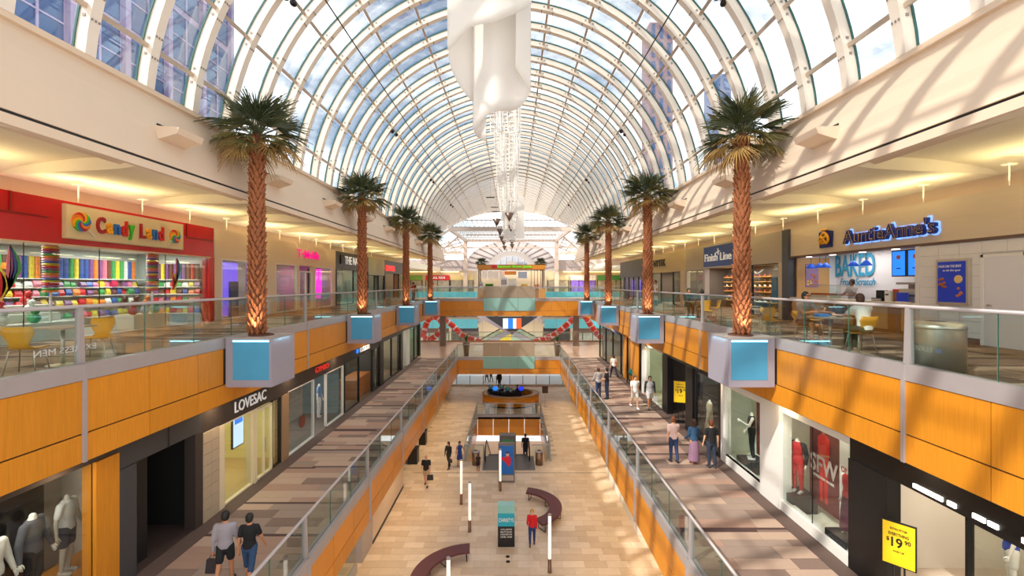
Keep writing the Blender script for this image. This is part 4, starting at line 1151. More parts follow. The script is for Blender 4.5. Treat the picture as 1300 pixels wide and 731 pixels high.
s7 = shopfront(-1, 2, 35.2, 42.0, 'last middle floor shop with white column beside its window', 7.9, BLACK,
    [(35.2, 36.5, 'open', None), (36.5, 37.6, 'pier', PANEW), (37.6, 39.6, 'glass', DARKM), (39.6, 41.6, 'glass', DARKM), (41.6, 42, 'pier', BLACK)], depth=2.4, wallc=(120, 150, 120), floorc=(120, 100, 80), light=30)
# ---- right side, from near to far
s8 = shopfront(1, 2, 3.0, 10.6, 'black framed shop with bright counter strips at lower right', 7.55, BLACK,
    [(3.0, 5.6, 'glass', BLACK), (5.6, 7.9, 'glass', BLACK), (7.9, 9.5, 'open', None), (9.5, 10.6, 'pier', BLACK)], depth=3.6, wallc=(214, 204, 188), floorc=(196, 178, 160), light=48)
xR = WS2
for a, b in ((5.0, 5.9), (6.05, 6.5), (6.8, 7.0), (7.35, 7.5), (7.55, 7.75), (8.05, 8.2), (8.3, 8.9)):
    MB().box(xR - .03, a, 7.62, xR - .0, b, 7.70).build('light_strip', LIT, s8)
s9 = shopfront(1, 2, 10.6, 13.4, 'white framed fashion window with red suit poster', 7.85, PANEW,
    [(10.6, 12.0, 'butt', PANEW), (12.0, 13.35, 'butt', PANEW)], depth=1.5, wallc=(220, 214, 200), floorc=(225, 218, 205), light=30, kickmat=PANEW, iy=(10.6, 14.2))
MB().box(xR - .06, 13.3, F2, xR + .3, 14.35, 8.2).build('white_pier', PANEW, s9)
s10 = shopfront(1, 2, 14.35, 17.1, 'white framed fashion window with black and white outfits', 7.85, PANEW,
    [(14.35, 16.9, 'glass', PANEW), (16.9, 17.1, 'pier', PANEW)], depth=1.5, wallc=(206, 214, 196), floorc=(215, 210, 195), light=24, kickmat=PANEW, iy=(14.25, 17.9))
MB().box(xR + 1.2, 16.0, F2 + .3, xR + 1.25, 16.9, 7.7).build('red_backdrop', mat('dark_red_print', (110, 28, 30), .5, var=.3, scale=4), s10)
s11 = shopfront(1, 2, 17.1, 19.8, 'dark shop window with pale coat and mauve mannequins', 7.9, BLACK,
    [(17.1, 17.3, 'pier', BLACK), (17.3, 19.6, 'glass', BLACK)], depth=2.0, wallc=(96, 66, 90), floorc=(90, 70, 66), light=30, iy=(17.95, 20.9))
s12 = shopfront(1, 2, 19.8, 23.8, 'black portal entrance with a yellow sale sign', 7.9, BLACK,
    [(19.8, 20.6, 'pier', BLACK), (23.0, 23.8, 'pier', BLACK)], depth=3, wallc=(60, 54, 52), floorc=(90, 74, 66), light=12)
s13 = shopfront(1, 2, 23.8, 27.6, 'pale green glazed shop window, lower right', 7.95, PANEW,
    [(23.8, 26.9, 'glass', PANEW), (26.9, 27.6, 'pier', PANEW)], depth=1.2, wallc=(196, 206, 180), floorc=(190, 180, 150), light=22)
s14 = shopfront(1, 2, 27.6, 33.2, 'shop with tall honey wood pillars, lower right', 7.95, WOOD,
    [(27.6, 28.3, 'glass', DARKM), (28.3, 30.2, 'pier', WOOD), (30.2, 31.4, 'glass', DARKM), (31.4, 32.2, 'pier', WOOD), (32.2, 33.2, 'glass', DARKM)], depth=2.2, wallc=(160, 150, 130), floorc=(150, 120, 90), light=26)
s15 = shopfront(1, 2, 33.2, 41.5, 'black framed glass shop with a blue lettered strip, lower right', 7.9, BLACK,
    [(33.2, 35.9, 'glass', BLACK), (35.9, 38.6, 'glass', BLACK), (38.6, 41.3, 'glass', BLACK)], depth=2.2, wallc=(130, 130, 124), floorc=(150, 120, 90), light=30)
MB().box(xR - .05, 33.4, 7.85, xR - .0, 41.3, 8.2).build('blue_sign_strip', mat('strip_navy', (30, 50, 120), .4), s15)
text('sign_letters', 'STYLE OUTLET', 5.0, .2, (xR - .07, 37.4, 8.03), 'right', mat('white_letters', (0, 0, 0)), s15)
# posters
t = thing('fashion_poster', 'tall dark red poster of a red suited figure with SFW lettering', 'poster', (xR + .9, 11.9, 6.4))
MB().box(xR + .76, 11.95, F2 + .35, xR + .81, 13.2, 7.8).build('print', mat('poster_maroon', (104, 40, 44), .5, var=.35, scale=2.5), t)
REDC = mat('suit_red', (206, 40, 34), .6)
mb = MB(); XX = xR + .74; PY = .6
mb.prism([(11.85, 5.55), (11.93, 5.55), (11.99, 6.5), (12.05, 5.55), (12.12, 5.55), (12.18, 6.6), (12.22, 7.3), (12.08, 7.42), (11.9, 7.42), (11.76, 7.3), (11.8, 6.6)], 'x', XX, XX + .02); mb.v = [(a, b + PY, c) for a, b, c in mb.v]; mb.build('red_figure', REDC, t)
mb = MB(); mb.ell((XX + .01, 11.99, 7.52), (.02, .075, .1), 10, 6); mb.bar((XX, 11.75, 6.9), (XX, 12.1, 6.8), .02, .05); mb.v = [(a, b + PY, c) for a, b, c in mb.v]; mb.build('figure_skin', SKINS[1], t)
text('lettering', 'SFW', 1.1, .5, (XX - .02, 12.55, 6.55), 'right', mat('poster_grey_letters', (190, 170, 165), .5), t, ext=.003)
text('lettering', 'STYLE FOR WORK', .85, .07, (XX - .02, 12.55, 6.2), 'right', PANEW, t, ext=.003)
t = thing('white_banner', 'white hanging banner with red words next to the suit poster', 'banner', (xR + .9, 10.95, 6.4))
MB().box(xR + .62, 11.3, F2 + .4, xR + .66, 11.8, 7.75).build('cloth', PANEW, t)
for i, wd in enumerate(('ONE', 'JACKET', 'EVERY', 'LOOK')): text('lettering', wd, .36, .15, (xR + .61, 11.55, 6.85 - i * .24), 'right', mat('poster_red', (196, 60, 60), .5), t, ext=.003)
# sale signs
def sale_sign(x, y, z, rz, label, sc=1.0):
    t = thing('sale_sign', label, 'sign', (x, y, z))
    mb = MB(); mb.cbox((0, 0, 1.28 * sc), (.62 * sc, .05, 1.0 * sc))
    objs = [('sign_frame', mb, BLACK)]
    mb = MB(); mb.cbox((0, -.028, 1.28 * sc), (.57 * sc, .01, .95 * sc)); objs.append(('yellow_sheet', mb, mat('sale_yellow', (252, 204, 20), .5)))
    mb = MB(); mb.bar((-.1 * sc, 0, -.1), (-.1 * sc, 0, .8 * sc), .03); mb.bar((.1 * sc, 0, -.1), (.1 * sc, 0, .8 * sc), .03); mb.lathe([(.26, -.1), (.26, -.07)], 18); objs.append(('stand', mb, BLACK))
    M = Matrix.Rotation(rz, 3, 'Z')
    for nm, mb, m in objs:
        mb.v = [tuple(M @ Vector(p) + Vector((x, y, z))) for p in mb.v]; mb.build(nm, m, t)
    for body, wd, ht, dx, dz in (('EXTRA STYLES', .3, .045, 0, 1.62), ('EVERYTHING', .36, .07, 0, 1.5), ('$', .05, .1, -.19, 1.36), ('19', .2, .22, -.03, 1.32), ('90', .11, .1, .16, 1.38), ('AND UP', .2, .04, 0, 1.12)):
        o = text('lettering', body, wd * sc, ht * sc, (dx * sc, -.04, dz * sc), 'front', BLACK, None, ext=.002)
        for v in o.data.vertices: v.co = M @ v.co + Vector((x, y, z))
        adopt(o, t)
    return t
sale_sign(8.24, 9.3, F2 + .12, -R(50), 'tall yellow 19.90 sale sign at the black doorway, lower right', .9)
sale_sign(8.35, 21.7, F2 + .1, -R(20), 'yellow sale sign on a round foot within the black portal', 1.05)
# rail fixture and hanging clothes in lower right shop
t = thing('clothes_rail', 'steel rail hung with dark skirts inside the lower right shop', 'rack', (10.4, 6.4, F2))
mb = MB(); mb.tube([(10.4, 5.6, F2), (10.4, 5.6, 6.6), (10.4, 7.2, 6.6), (10.4, 7.2, F2)], .025, 6); mb.build('rail', STEEL, t)
for i in range(4): MB().prism([(5.75 + i * .33, 6.55), (5.95 + i * .33, 6.55), (6.05 + i * .33, 5.8), (5.65 + i * .33, 5.8)], 'x', 10.25, 10.5).build('skirt', fab((34, 32, 36)), t)
# ================================================================== PEOPLE AND MANNEQUINS
def remesh(mb, voxel, smooth_it=3):
    me = mb.mesh('tmp'); o = bpy.data.objects.new('tmp', me); COL.objects.link(o)
    md = o.modifiers.new('r', 'REMESH'); md.mode = 'VOXEL'; md.voxel_size = voxel
    sm = o.modifiers.new('s', 'SMOOTH'); sm.factor = .5; sm.iterations = smooth_it
    dg = bpy.context.evaluated_depsgraph_get()
    r = bpy.data.meshes.new_from_object(o.evaluated_get(dg))
    bpy.data.objects.remove(o); bpy.data.meshes.remove(me)
    for p in r.polygons: p.use_smooth = True
    return r
def capsule(mb, a, b, ra, rb, n=10):
    a, b = Vector(a), Vector(b)
    mb.tube([a, b], [ra, rb], n); mb.ell(a, (ra,) * 3, n, 6); mb.ell(b, (rb,) * 3, n, 6)
def loft(mb, rings, n=16):
    """rings: (center, rx, ry)"""
    vs = []; fs = []
    for c, rx, ry in rings:
        for k in range(n):
            t = 2 * PI * k / n; vs.append((c[0] + rx * math.cos(t), c[1] + ry * math.sin(t), c[2]))
    m = len(rings)
    for i in range(m - 1):
        for k in range(n):
            k2 = (k + 1) % n; fs.append((i * n + k, i * n + k2, (i + 1) * n + k2, (i + 1) * n + k))
    fs.append(tuple(range(n - 1, -1, -1))); fs.append(tuple((m - 1) * n + k for k in range(n)))
    mb.add(vs, fs)
PCOUNT = [0]
def person(name, label, loc, face, H=1.72, skin=0, hair='brown', hairlen=0, top=(255, 255, 255), sleeve='short', bottom='trousers', bcol=(40, 50, 80), shoe=(40, 40, 44),
           legs=((0, 5), (0, 5)), arms=((5, 12), (-5, 12)), lean=0, sit=None, head=True, fem=False, category='person', skinmat=None, group=None, coarse=1.0, topextra=None, headturn=0, armout=(8, 8)):
    """face: heading in degrees, 0 looks along +Y, 180 towards the camera. legs: (swing, knee) per side; arms: (swing, elbow)"""
    S = skinmat or SKINS[skin]
    k = .92 if fem else 1.0
    root = thing(name, label, category, loc, group, world=False)
    root.rotation_euler = (0, 0, R(face))
    hipz = .53 * H; J = {}
    def leg(s, sw, kn):
        a = R(sw); b = R(sw - kn)
        hp = Vector((s * .052 * H * (1.05 if fem else 1), 0, 0)); kp = hp + Vector((s * .004, math.sin(a), -math.cos(a))) * .245 * H
        ap = kp + Vector((0, math.sin(b), -math.cos(b))) * .245 * H
        return hp, kp, ap
    LG = [leg(-1, *legs[0]), leg(1, *legs[1])]
    low = min(l[2].z for l in LG)
    hz = (sit if sit is not None else -low + .04 * H)
    off = Vector((0, 0, hz))
    LG = [[p + off for p in l] for l in LG]
    sp = Vector((0, math.sin(R(lean)), math.cos(R(lean))))
    def T(h, y=0): return off + sp * (h * H) + Vector((0, y * H, 0))
    SH = T(.285)
    AR = []
    for s, (sw, el), ao in ((-1, arms[0], armout[0]), (1, arms[1], armout[1])):
        a = R(sw); b = R(sw + el); q = R(ao)
        s0 = SH + Vector((s * .108 * H * k, 0, -.01 * H))
        d1 = Vector((s * math.sin(q), math.sin(a) * math.cos(q), -math.cos(a) * math.cos(q)))
        e = s0 + d1 * .172 * H
        d2 = Vector((s * math.sin(q) * (.3 if el < 60 else -.9), math.sin(b), -math.cos(b))).normalized()
        w = e + d2 * .148 * H
        AR.append((s0, e, w, d2, s))
    body = MB()
    tw = .9 if fem else 1.0
    loft(body, [(T(-.05), .05 * H, .045 * H), (T(-.02), .085 * H, .062 * H), (T(.03), .09 * H, .064 * H), (T(.1), .074 * H * tw, .053 * H), (T(.18, .004), .088 * H * tw, .062 * H), (T(.25, .002), .1 * H * k, .06 * H), (T(.295), .085 * H * k, .046 * H), (T(.32), .035 * H, .035 * H)])
    NK = T(.32); HC = T(.405, .012); HD = HC
    if head:
        capsule(body, T(.3), T(.36, .006), .032 * H, .03 * H)
        body.ell(HC, (.043 * H, .053 * H, .066 * H), 14, 10)
        body.ell(HC + Vector((0, .02 * H, -.035 * H)), (.031 * H, .036 * H, .032 * H), 10, 8)
        body.ell(HC + Vector((0, .054 * H, -.012 * H)), (.009 * H, .012 * H, .014 * H), 8, 6)
        for s in (-1, 1): body.ell(HC + Vector((s * .045 * H, -.002 * H, -.008 * H)), (.006 * H, .012 * H, .018 * H), 8, 6)
    else:
        capsule(body, T(.3), T(.345, .003), .034 * H, .032 * H)
    for l in LG:
        capsule(body, l[0], l[1], .052 * H, .034 * H); capsule(body, l[1], l[2], .036 * H, .022 * H)
        capsule(body, l[2] + Vector((0, -.015 * H, -.018 * H)), l[2] + Vector((0, .085 * H, -.026 * H)), .018 * H, .013 * H)
    for s0, e, w, d, s in AR:
        capsule(body, s0, e, .03 * H, .024 * H); capsule(body, e, w, .024 * H, .016 * H)
        pm = w + d * .045 * H
        capsule(body, w, pm, .016 * H, .02 * H, 8)
    vox = .013 * H * coarse
    me = remesh(body, vox)
    # fingers joined to the same mesh
    fg = MB()
    for s0, e, w, d, s in AR:
        pm = w + d * .055 * H
        side = Vector((0, 1, 0)) if abs(d.y) < .8 else Vector((0, 0, 1))
        side = (side - d * side.dot(d)).normalized(); nrm = d.cross(side)
        for i, ln in enumerate((.038, .043, .040, .032)):
            o_ = side * ((i - 1.5) * -.0095 * H)
            p0 = pm - d * .01 * H + o_; p1 = p0 + d * ln * .5 * H; p2 = p1 + (d * .8 - nrm * s * .5 ).normalized() * ln * .55 * H
            fg.tube([p0, p1, p2], [.0056 * H, .005 * H, .0036 * H], 5)
        t0 = w + d * .015 * H + side * .014 * H; t1 = t0 + (d + side * .7).normalized() * .03 * H; t2 = t1 + d * .02 * H
        fg.tube([t0, t1, t2], [.0066 * H, .0056 * H, .004 * H], 5)
    bm = bmesh.new(); bm.from_mesh(me); t_ = fg.mesh('t'); bm.from_mesh(t_); bm.to_mesh(me); bm.free(); bpy.data.meshes.remove(t_)
    for p in me.polygons: p.use_smooth = True
    me.name = 'body'
    put('body', me, S, root)
    def grow(nm, fn, m, vx=1.0):
        b = MB(); fn(b); r_ = remesh(b, vox * vx, 2); r_.name = nm
        return put(nm, r_, m, root)
    if top is not None:
        def f(b):
            g = .010 * H
            lowz = -.04
            loft(b, [(T(lowz), .094 * H, .07 * H), (T(.03), .1 * H, .074 * H), (T(.1), .086 * H * tw + .004, .064 * H), (T(.18, .004), .098 * H * tw + .003, .073 * H), (T(.25, .002), .11 * H * k, .071 * H), (T(.297), .092 * H * k, .055 * H), (T(.318), .046 * H, .044 * H)])
            for s0, e, w, d, s in AR:
                if sleeve == 'none': continue
                if sleeve == 'short': capsule(b, s0 + Vector((-s * .02 * H, 0, 0)), s0, .042 * H, .041 * H); capsule(b, s0, s0 + (e - s0) * .62, .041 * H, .035 * H)
                else: capsule(b, s0 + Vector((-s * .02 * H, 0, 0)), s0, .042 * H, .041 * H); capsule(b, s0, e, .041 * H, .033 * H); capsule(b, e, w, .032 * H, .022 * H)
        grow('shirt', f, fab(top))
        if sleeve == 'raglan':
            pass
    if topextra:   # contrasting sleeves or an open jacket
        def f(b):
            for s0, e, w, d, s in AR:
                capsule(b, s0 + Vector((-s * .03 * H, 0, .004 * H)), s0, .044 * H, .044 * H); capsule(b, s0, e, .044 * H, .036 * H); capsule(b, e, w + (e - w) * .15, .034 * H, .026 * H)
        grow('sleeves', f, fab(topextra))
    def fb(b):
        g = .01 * H
        loft(b, [(T(-.06), .075 * H, .06 * H), (T(-.03), .095 * H, .072 * H), (T(.03), .097 * H, .071 * H), (T(.06), .088 * H, .066 * H)])
        for l in LG:
            if bottom == 'shorts': capsule(b, l[0], l[0] + (l[1] - l[0]) * .72, .06 * H, .052 * H)
            elif bottom == 'capri': capsule(b, l[0], l[1], .058 * H, .044 * H); capsule(b, l[1], l[1] + (l[2] - l[1]) * .25, .044 * H, .042 * H)
            elif bottom == 'trousers': capsule(b, l[0], l[1], .058 * H, .042 * H); capsule(b, l[1], l[1] + (l[2] - l[1]) * .93, .042 * H, .032 * H)
    if bottom == 'skirt':
        def fs_(b): loft(b, [((0, 0, (.07 if H < 1.59 or H > 1.601 else .29) * H), .13 * H, .11 * H), (T(-.2), .115 * H, .1 * H), (T(-.05), .1 * H, .078 * H), (T(.05), .088 * H, .068 * H)])
        grow('skirt', fs_, fab(bcol))
    elif bottom: grow(bottom, fb, fab(bcol))
    if shoe is not None:
        for l in LG:
            b = MB(); a = l[2]
            if sit is None or True:
                b.ell(a + Vector((0, .035 * H, -.022 * H)), (.026 * H, .072 * H, .02 * H), 12, 6); b.ell(a + Vector((0, -.008 * H, -.012 * H)), (.025 * H, .032 * H, .028 * H), 10, 6)
                b.box(a.x - .024 * H, a.y - .035 * H, a.z - .04 * H, a.x + .024 * H, a.y + .095 * H, a.z - .03 * H)
            b.build('shoe', mat('shoe_%02x%02x%02x' % shoe, shoe, .6), root, True)
    if head:
        b = MB()
        for s in (-1, 1): b.ell(HC + Vector((s * .017 * H, .049 * H, .004 * H)), (.0055 * H, .004 * H, .0035 * H), 8, 5)
        b.build('eyes', mat('eye_dark', (30, 24, 20), .3), root, True)
        b = MB(); b.ell(HC + Vector((0, .052 * H, -.034 * H)), (.012 * H, .004 * H, .003 * H), 8, 5); b.build('mouth', mat('lip', (170, 84, 76), .5), root, True)
        if hair:
            b = MB()
            b.ell(HC + Vector((0, -.010 * H, .014 * H)), (.053 * H, .056 * H, .060 * H), 14, 10)
            b.ell(HC + Vector((0, -.018 * H, -.012 * H)), (.052 * H, .048 * H, .053 * H), 12, 8)
            if hairlen == 1: b.ell(HC + Vector((0, -.03 * H, -.07 * H)), (.05 * H, .035 * H, .085 * H), 12, 8)
            if hairlen == 2: b.ell(HC + Vector((0, -.06 * H, .04 * H)), (.025 * H, .025 * H, .025 * H), 10, 6)
            b.build('hair', HAIR[hair], root, True)
    root['jr'] = 0
    del root['jr']
    return root, AR, LG
def wpt(root, p):
    return Matrix.Translation(root.location) @ root.rotation_euler.to_matrix().to_4x4() @ p
def hand_pos(pr, side):
    s0, e, w, d, s = pr[1][side]
    return wpt(pr[0], w + d * .08)
def bag(name, label, p, size, m, handle=.25):
    handle = .1; size = tuple(q * .85 for q in size)
    t = thing(name, label, 'bag', (p.x, p.y, p.z - handle - size[2]))
    z0 = p.z - handle - size[2]
    w_, d_, h_ = size
    mb = MB(); mb.add([(-w_ / 2, -d_ / 2, 0), (w_ / 2, -d_ / 2, 0), (w_ / 2, d_ / 2, 0), (-w_ / 2, d_ / 2, 0), (-w_ / 2 * .9, -d_ / 4, h_), (w_ / 2 * .9, -d_ / 4, h_), (w_ / 2 * .9, d_ / 4, h_), (-w_ / 2 * .9, d_ / 4, h_)], [(0, 3, 2, 1), (4, 5, 6, 7), (0, 1, 5, 4), (1, 2, 6, 5), (2, 3, 7, 6), (3, 0, 4, 7)])
    mb.v = [(a + p.x, b + p.y, c + z0) for a, b, c in mb.v]; mb.build('bag_body', m, t)
    MB().tube([(p.x - w_ * .3, p.y, z0 + h_), (p.x - w_ * .2, p.y, p.z - .03), (p.x, p.y, p.z), (p.x + w_ * .2, p.y, p.z - .03), (p.x + w_ * .3, p.y, z0 + h_)], .008, 5).build('handle', m, t)
    return t
# ---- ground floor
p = person('person', 'bald man in black t-shirt and beige shorts walking on the stone floor with a bag', (wx(541, 26.1), 26.1, 0), 180, 1.8, 0, None, top=(34, 30, 34), bottom='shorts', bcol=(196, 170, 140), legs=((14, 12), (-10, 14)), arms=((6, 10), (8, 14)), shoe=(40, 36, 36))
bag('shopping_bag', 'black patterned shopping bag carried by the bald man', hand_pos(p, 0), (.42, .18, .34), mat('bag_black', (44, 36, 40), .6))
p = person('person', 'woman in black top and black trousers near the escalator opening', (wx(569.5, 28.6), 28.6, 0), 150, 1.68, 1, 'black', 1, (28, 26, 28), 'long', 'trousers', (30, 28, 32), legs=((10, 8), (-12, 14)), fem=True, armout=(8, 20))
bag('shopping_bag', 'black handbag at the side of the woman in black', hand_pos(p, 0), (.3, .14, .24), mat('bag_black', (0, 0, 0)), .2)
person('person', 'girl in a blue dress with one arm held out beside the woman in black', (wx(583.5, 28.9), 28.9, 0), 200, 1.6, 1, 'black', 1, (30, 64, 140), 'none', 'skirt', (34, 60, 130), fem=True, armout=(30, 12), shoe=(150, 100, 80), legs=((6, 4), (-6, 4)))
person('person', 'small child in dark clothes standing by the steel bins', (wx(607, 28.2), 28.2, 0), 170, 1.05, 2, 'black', 0, (50, 34, 34), 'short', 'shorts', (40, 30, 34), shoe=(200, 90, 80))
person('person', 'woman in a bright red sweater and blue jeans by the curved bench', (wx(675.5, 20.2), 20.2, 0), 175, 1.6, 0, 'blond', 0, (206, 26, 34), 'long', 'trousers', (40, 60, 110), legs=((-10, 6), (10, 12)), arms=((0, 12), (25, 70)), fem=True, shoe=(110, 70, 60))
person('person', 'man in black riding down the escalator', (wx(667, 31.2), 31.2, -.42), 0, 1.75, 1, 'black', 0, (26, 24, 28), 'short', 'trousers', (40, 40, 46), coarse=1.3)
person('person', 'man in dark jacket standing at the ice rink barrier', (wx(634, 51.0), 50.7, 0), 10, 1.8, 1, 'black', 0, (24, 24, 28), 'long', 'trousers', (30, 32, 40), coarse=1.5)
person('person', 'skater in a white top on the ice', (wx(618, 53.6), 53.6, 0), 40, 1.65, 0, 'brown', 0, (230, 228, 230), 'long', 'trousers', (70, 50, 60), coarse=1.6, legs=((18, 10), (-12, 20)))
person('person', 'skater in a maroon top following on the ice', (wx(623.5, 54), 54, 0), 60, 1.5, 0, 'brown', 0, (110, 40, 50), 'long', 'trousers', (60, 50, 56), coarse=1.6, legs=((10, 10), (-12, 10)))
person('person', 'kiosk attendant in black seated inside the oval counter', (wx(657, 44.6), 44.6, 0), 200, 1.7, 1, 'black', 0, (26, 26, 30), 'short', 'trousers', (26, 26, 30), coarse=1.5)
# ---- middle floor
p = person('person', 'man in grey shirt and black shorts walking away on the left walkway', (wx(286, 10.0), 10.0, F2), 12, 1.62, 1, 'black', 0, (150, 142, 148), 'long', 'shorts', (24, 22, 26), legs=((-16, 14), (14, 8)), arms=((-10, 14), (14, 20)), shoe=(40, 36, 36), coarse=.8)
bag('shopping_bag', 'black square shopping bag held by the man in black shorts', hand_pos(p, 0), (.34, .14, .34), mat('bag_black', (0, 0, 0)), .12)
person('person', 'person in black t-shirt and blue capri jeans walking away on the left walkway', (wx(315, 10.0), 10.05, F2), 8, 1.54, 1, 'black', 0, (20, 18, 20), 'short', 'capri', (44, 70, 104), legs=((12, 6), (-16, 16)), arms=((-8, 12), (10, 20)), fem=True, armout=(10, 18), coarse=.8, shoe=(60, 50, 50))
person('person', 'woman with hair up in pale pink t-shirt and jeans seen from behind', (wx(855, 16.9), 16.9, F2), 5, 1.66, 0, 'red', 2, (232, 196, 186), 'short', 'trousers', (48, 66, 104), legs=((3, 5), (-6, 10)), arms=((0, 10), (20, 90)), fem=True, shoe=(60, 50, 50))
person('person', 'woman in denim jacket and long mauve skirt seen from behind', (wx(881, 16.7), 16.7, F2), 8, 1.62, 1, 'brown', 1, (44, 78, 110), 'long', 'skirt', (150, 112, 136), fem=True, arms=((8, 40), (8, 40)), shoe=(150, 110, 90))
person('person', 'woman in black t-shirt and dark jeans with ponytail seen from behind', (wx(903, 16.4), 16.4, F2), 5, 1.68, 0, 'red', 2, (26, 24, 26), 'short', 'trousers', (44, 52, 70), fem=True, armout=(14, 14), legs=((0, 4), (-4, 8)), shoe=(60, 60, 66))
person('person', 'man in white t-shirt and white shorts walking towards the camera', (wx(806, 24.1), 24.1, F2), 190, 1.75, 0, 'brown', 0, (244, 240, 236), 'short', 'shorts', (220, 214, 206), legs=((14, 10), (-14, 22)), arms=((-14, 14), (12, 16)), shoe=(230, 230, 230))
p = person('person', 'young man in grey raglan shirt with black sleeves and pale shorts', (wx(825, 24.0), 24.0, F2), 178, 1.75, 1, 'black', 0, (172, 168, 168), 'short', 'shorts', (206, 200, 196), legs=((-14, 20), (14, 10)), arms=((10, 14), (-12, 12)), topextra=(34, 34, 40), shoe=(70, 70, 76))
bag('shopping_bag', 'white plastic bag carried by the young man in the raglan shirt', hand_pos(p, 0), (.24, .12, .28), mat('bag_white', (236, 232, 230), .5), .1)
person('person', 'man in light grey shirt standing at the right glass railing', (wx(760.5, 26.2), 26.4, F2), 20, 1.72, 1, 'brown', 0, (186, 178, 176), 'long', 'trousers', (44, 60, 96), arms=((20, 30), (20, 60)))
person('person', 'man in dark shirt and jeans close beside the light grey shirt', (wx(770, 26.2), 26.1, F2), 60, 1.78, 0, 'black', 0, (46, 46, 56), 'short', 'trousers', (56, 76, 110), arms=((10, 60), (10, 30)))
person('person', 'woman in white blouse and dark trousers striding on the right walkway', (wx(779, 31.8), 31.8, F2), 20, 1.7, 0, 'brown', 1, (240, 232, 226), 'short', 'trousers', (36, 36, 56), legs=((22, 8), (-24, 20)), fem=True)
t = thing('baby_stroller', 'teal baby stroller by the wood pillars on the right walkway', 'stroller', (wx(803, 30), 30, F2))
sx_, sy_ = wx(803, 30), 30
MB().ell((sx_, sy_, F2 + .75), (.24, .36, .26)).build('hood', mat('stroller_teal', (40, 150, 140), .7), t, True)
mb = MB()
for a in (-.25, .25): mb.tube([(sx_ + a, sy_ - .4, F2 + 1.05), (sx_ + a, sy_ + .35, F2 + .15)], .018, 6); mb.tube([(sx_ + a, sy_ + .3, F2 + .8), (sx_ + a, sy_ - .35, F2 + .15)], .018, 6)
mb.build('frame', DARKM, t)
for a in (-.27, .27):
    for b in (-.35, .35):
        mb = MB(); mb.lathe([(.12, -.02), (.12, .02)], 12); mb.v = [(sx_ + a + q[2], sy_ + b + q[1], F2 + .12 + q[0]) for q in mb.v]; mb.build('wheel', BLACK, t)
# ---- upper floor, seated people
p1 = person('person', 'person in white shirt and green trousers seated with back to camera on the upper right', (8.52, 10.55, F3), 4, 1.74, 0, 'brown', 0, (242, 240, 232), 'short', 'trousers', (60, 70, 50), legs=((82, 84), (80, 80)), sit=.56, arms=((50, 40), (40, 60)), lean=12, shoe=(190, 150, 130), coarse=.8)
p2 = person('person', 'man in sunglasses and grey t-shirt seated facing the camera at the cafe table', (8.30, 12.5, F3), 192, 1.76, 1, 'black', 0, (150, 144, 140), 'short', 'shorts', (36, 34, 40), legs=((78, 62), (84, 88)), sit=.56, arms=((50, 40), (40, 60)), lean=8, shoe=(90, 160, 190), coarse=.8)
H_ = 1.76
HC_ = Vector((0, math.sin(R(8)) * .405 * H_ + .012 * H_, .56 + math.cos(R(8)) * .405 * H_))
mb = MB()
for s in (-1, 1): mb.ell(HC_ + Vector((s * .018 * H_, .053 * H_, .005 * H_)), (.015 * H_, .006 * H_, .010 * H_), 10, 6)
mb.bar(HC_ + Vector((-.045 * H_, .05 * H_, .008 * H_)), HC_ + Vector((.045 * H_, .05 * H_, .008 * H_)), .006)
mb.build('sunglasses', BLACK, p2[0])
person('person', 'man in dark jacket seated at a far cafe table on the upper right', (8.9, 22.2, F3), 175, 1.75, 1, 'black', 0, (50, 44, 50), 'long', 'trousers', (50, 40, 40), legs=((80, 76), (86, 86)), sit=.56, arms=((40, 50), (40, 50)), lean=8)
person('person', 'dark haired person in grey seated with back to camera beside the far cafe table', (9.15, 20.9, F3), 10, 1.7, 1, 'black', 0, (80, 80, 92), 'long', 'trousers', (50, 50, 56), legs=((80, 80), (80, 80)), sit=.56, arms=((50, 40), (40, 60)), lean=16)
p = person('person', 'shopper in a white shirt walking along the upper right walkway', (10.9, 33.6, F3), 100, 1.85, 1, 'brown', 0, (226, 220, 214), 'short', 'trousers', (70, 66, 70))
bag('shopping_bag', 'pale shopping bag held by the shopper in white', hand_pos(p, 0), (.36, .14, .4), mat('bag_pale', (206, 196, 186), .5), .15)
person('person', 'pretzel shop worker in grey shirt and black apron behind the counter', (13.55, 17.7, F3), 90, 1.78, 2, 'black', 0, (150, 144, 140), 'short', 'trousers', (24, 24, 26), arms=((30, 60), (30, 60)))
FARP = [(-9.3, 44, 'red', (200, 60, 50)), (-10.5, 50, 'black', (30, 30, 36)), (9.6, 45, 'pink', (220, 150, 160)), (10.8, 49, 'white', (230, 226, 220)), (-15, 88, 'orange', (226, 110, 50)), (14.5, 88.5, 'blue', (50, 80, 150)), (-18, 87, 'grey', (120, 120, 124))]
for x, y, nm, c in FARP:
    person('person', 'tiny far shopper in a %s top on the %s floor' % (nm, 'distant upper' if y > 60 else 'upper %s' % ('left' if x < 0 else 'right')), (x, y, F3), rnd.uniform(0, 360), 1.72, rnd.randrange(3), 'black', 0, c, 'short', 'trousers', (50, 56, 76), coarse=1.8)
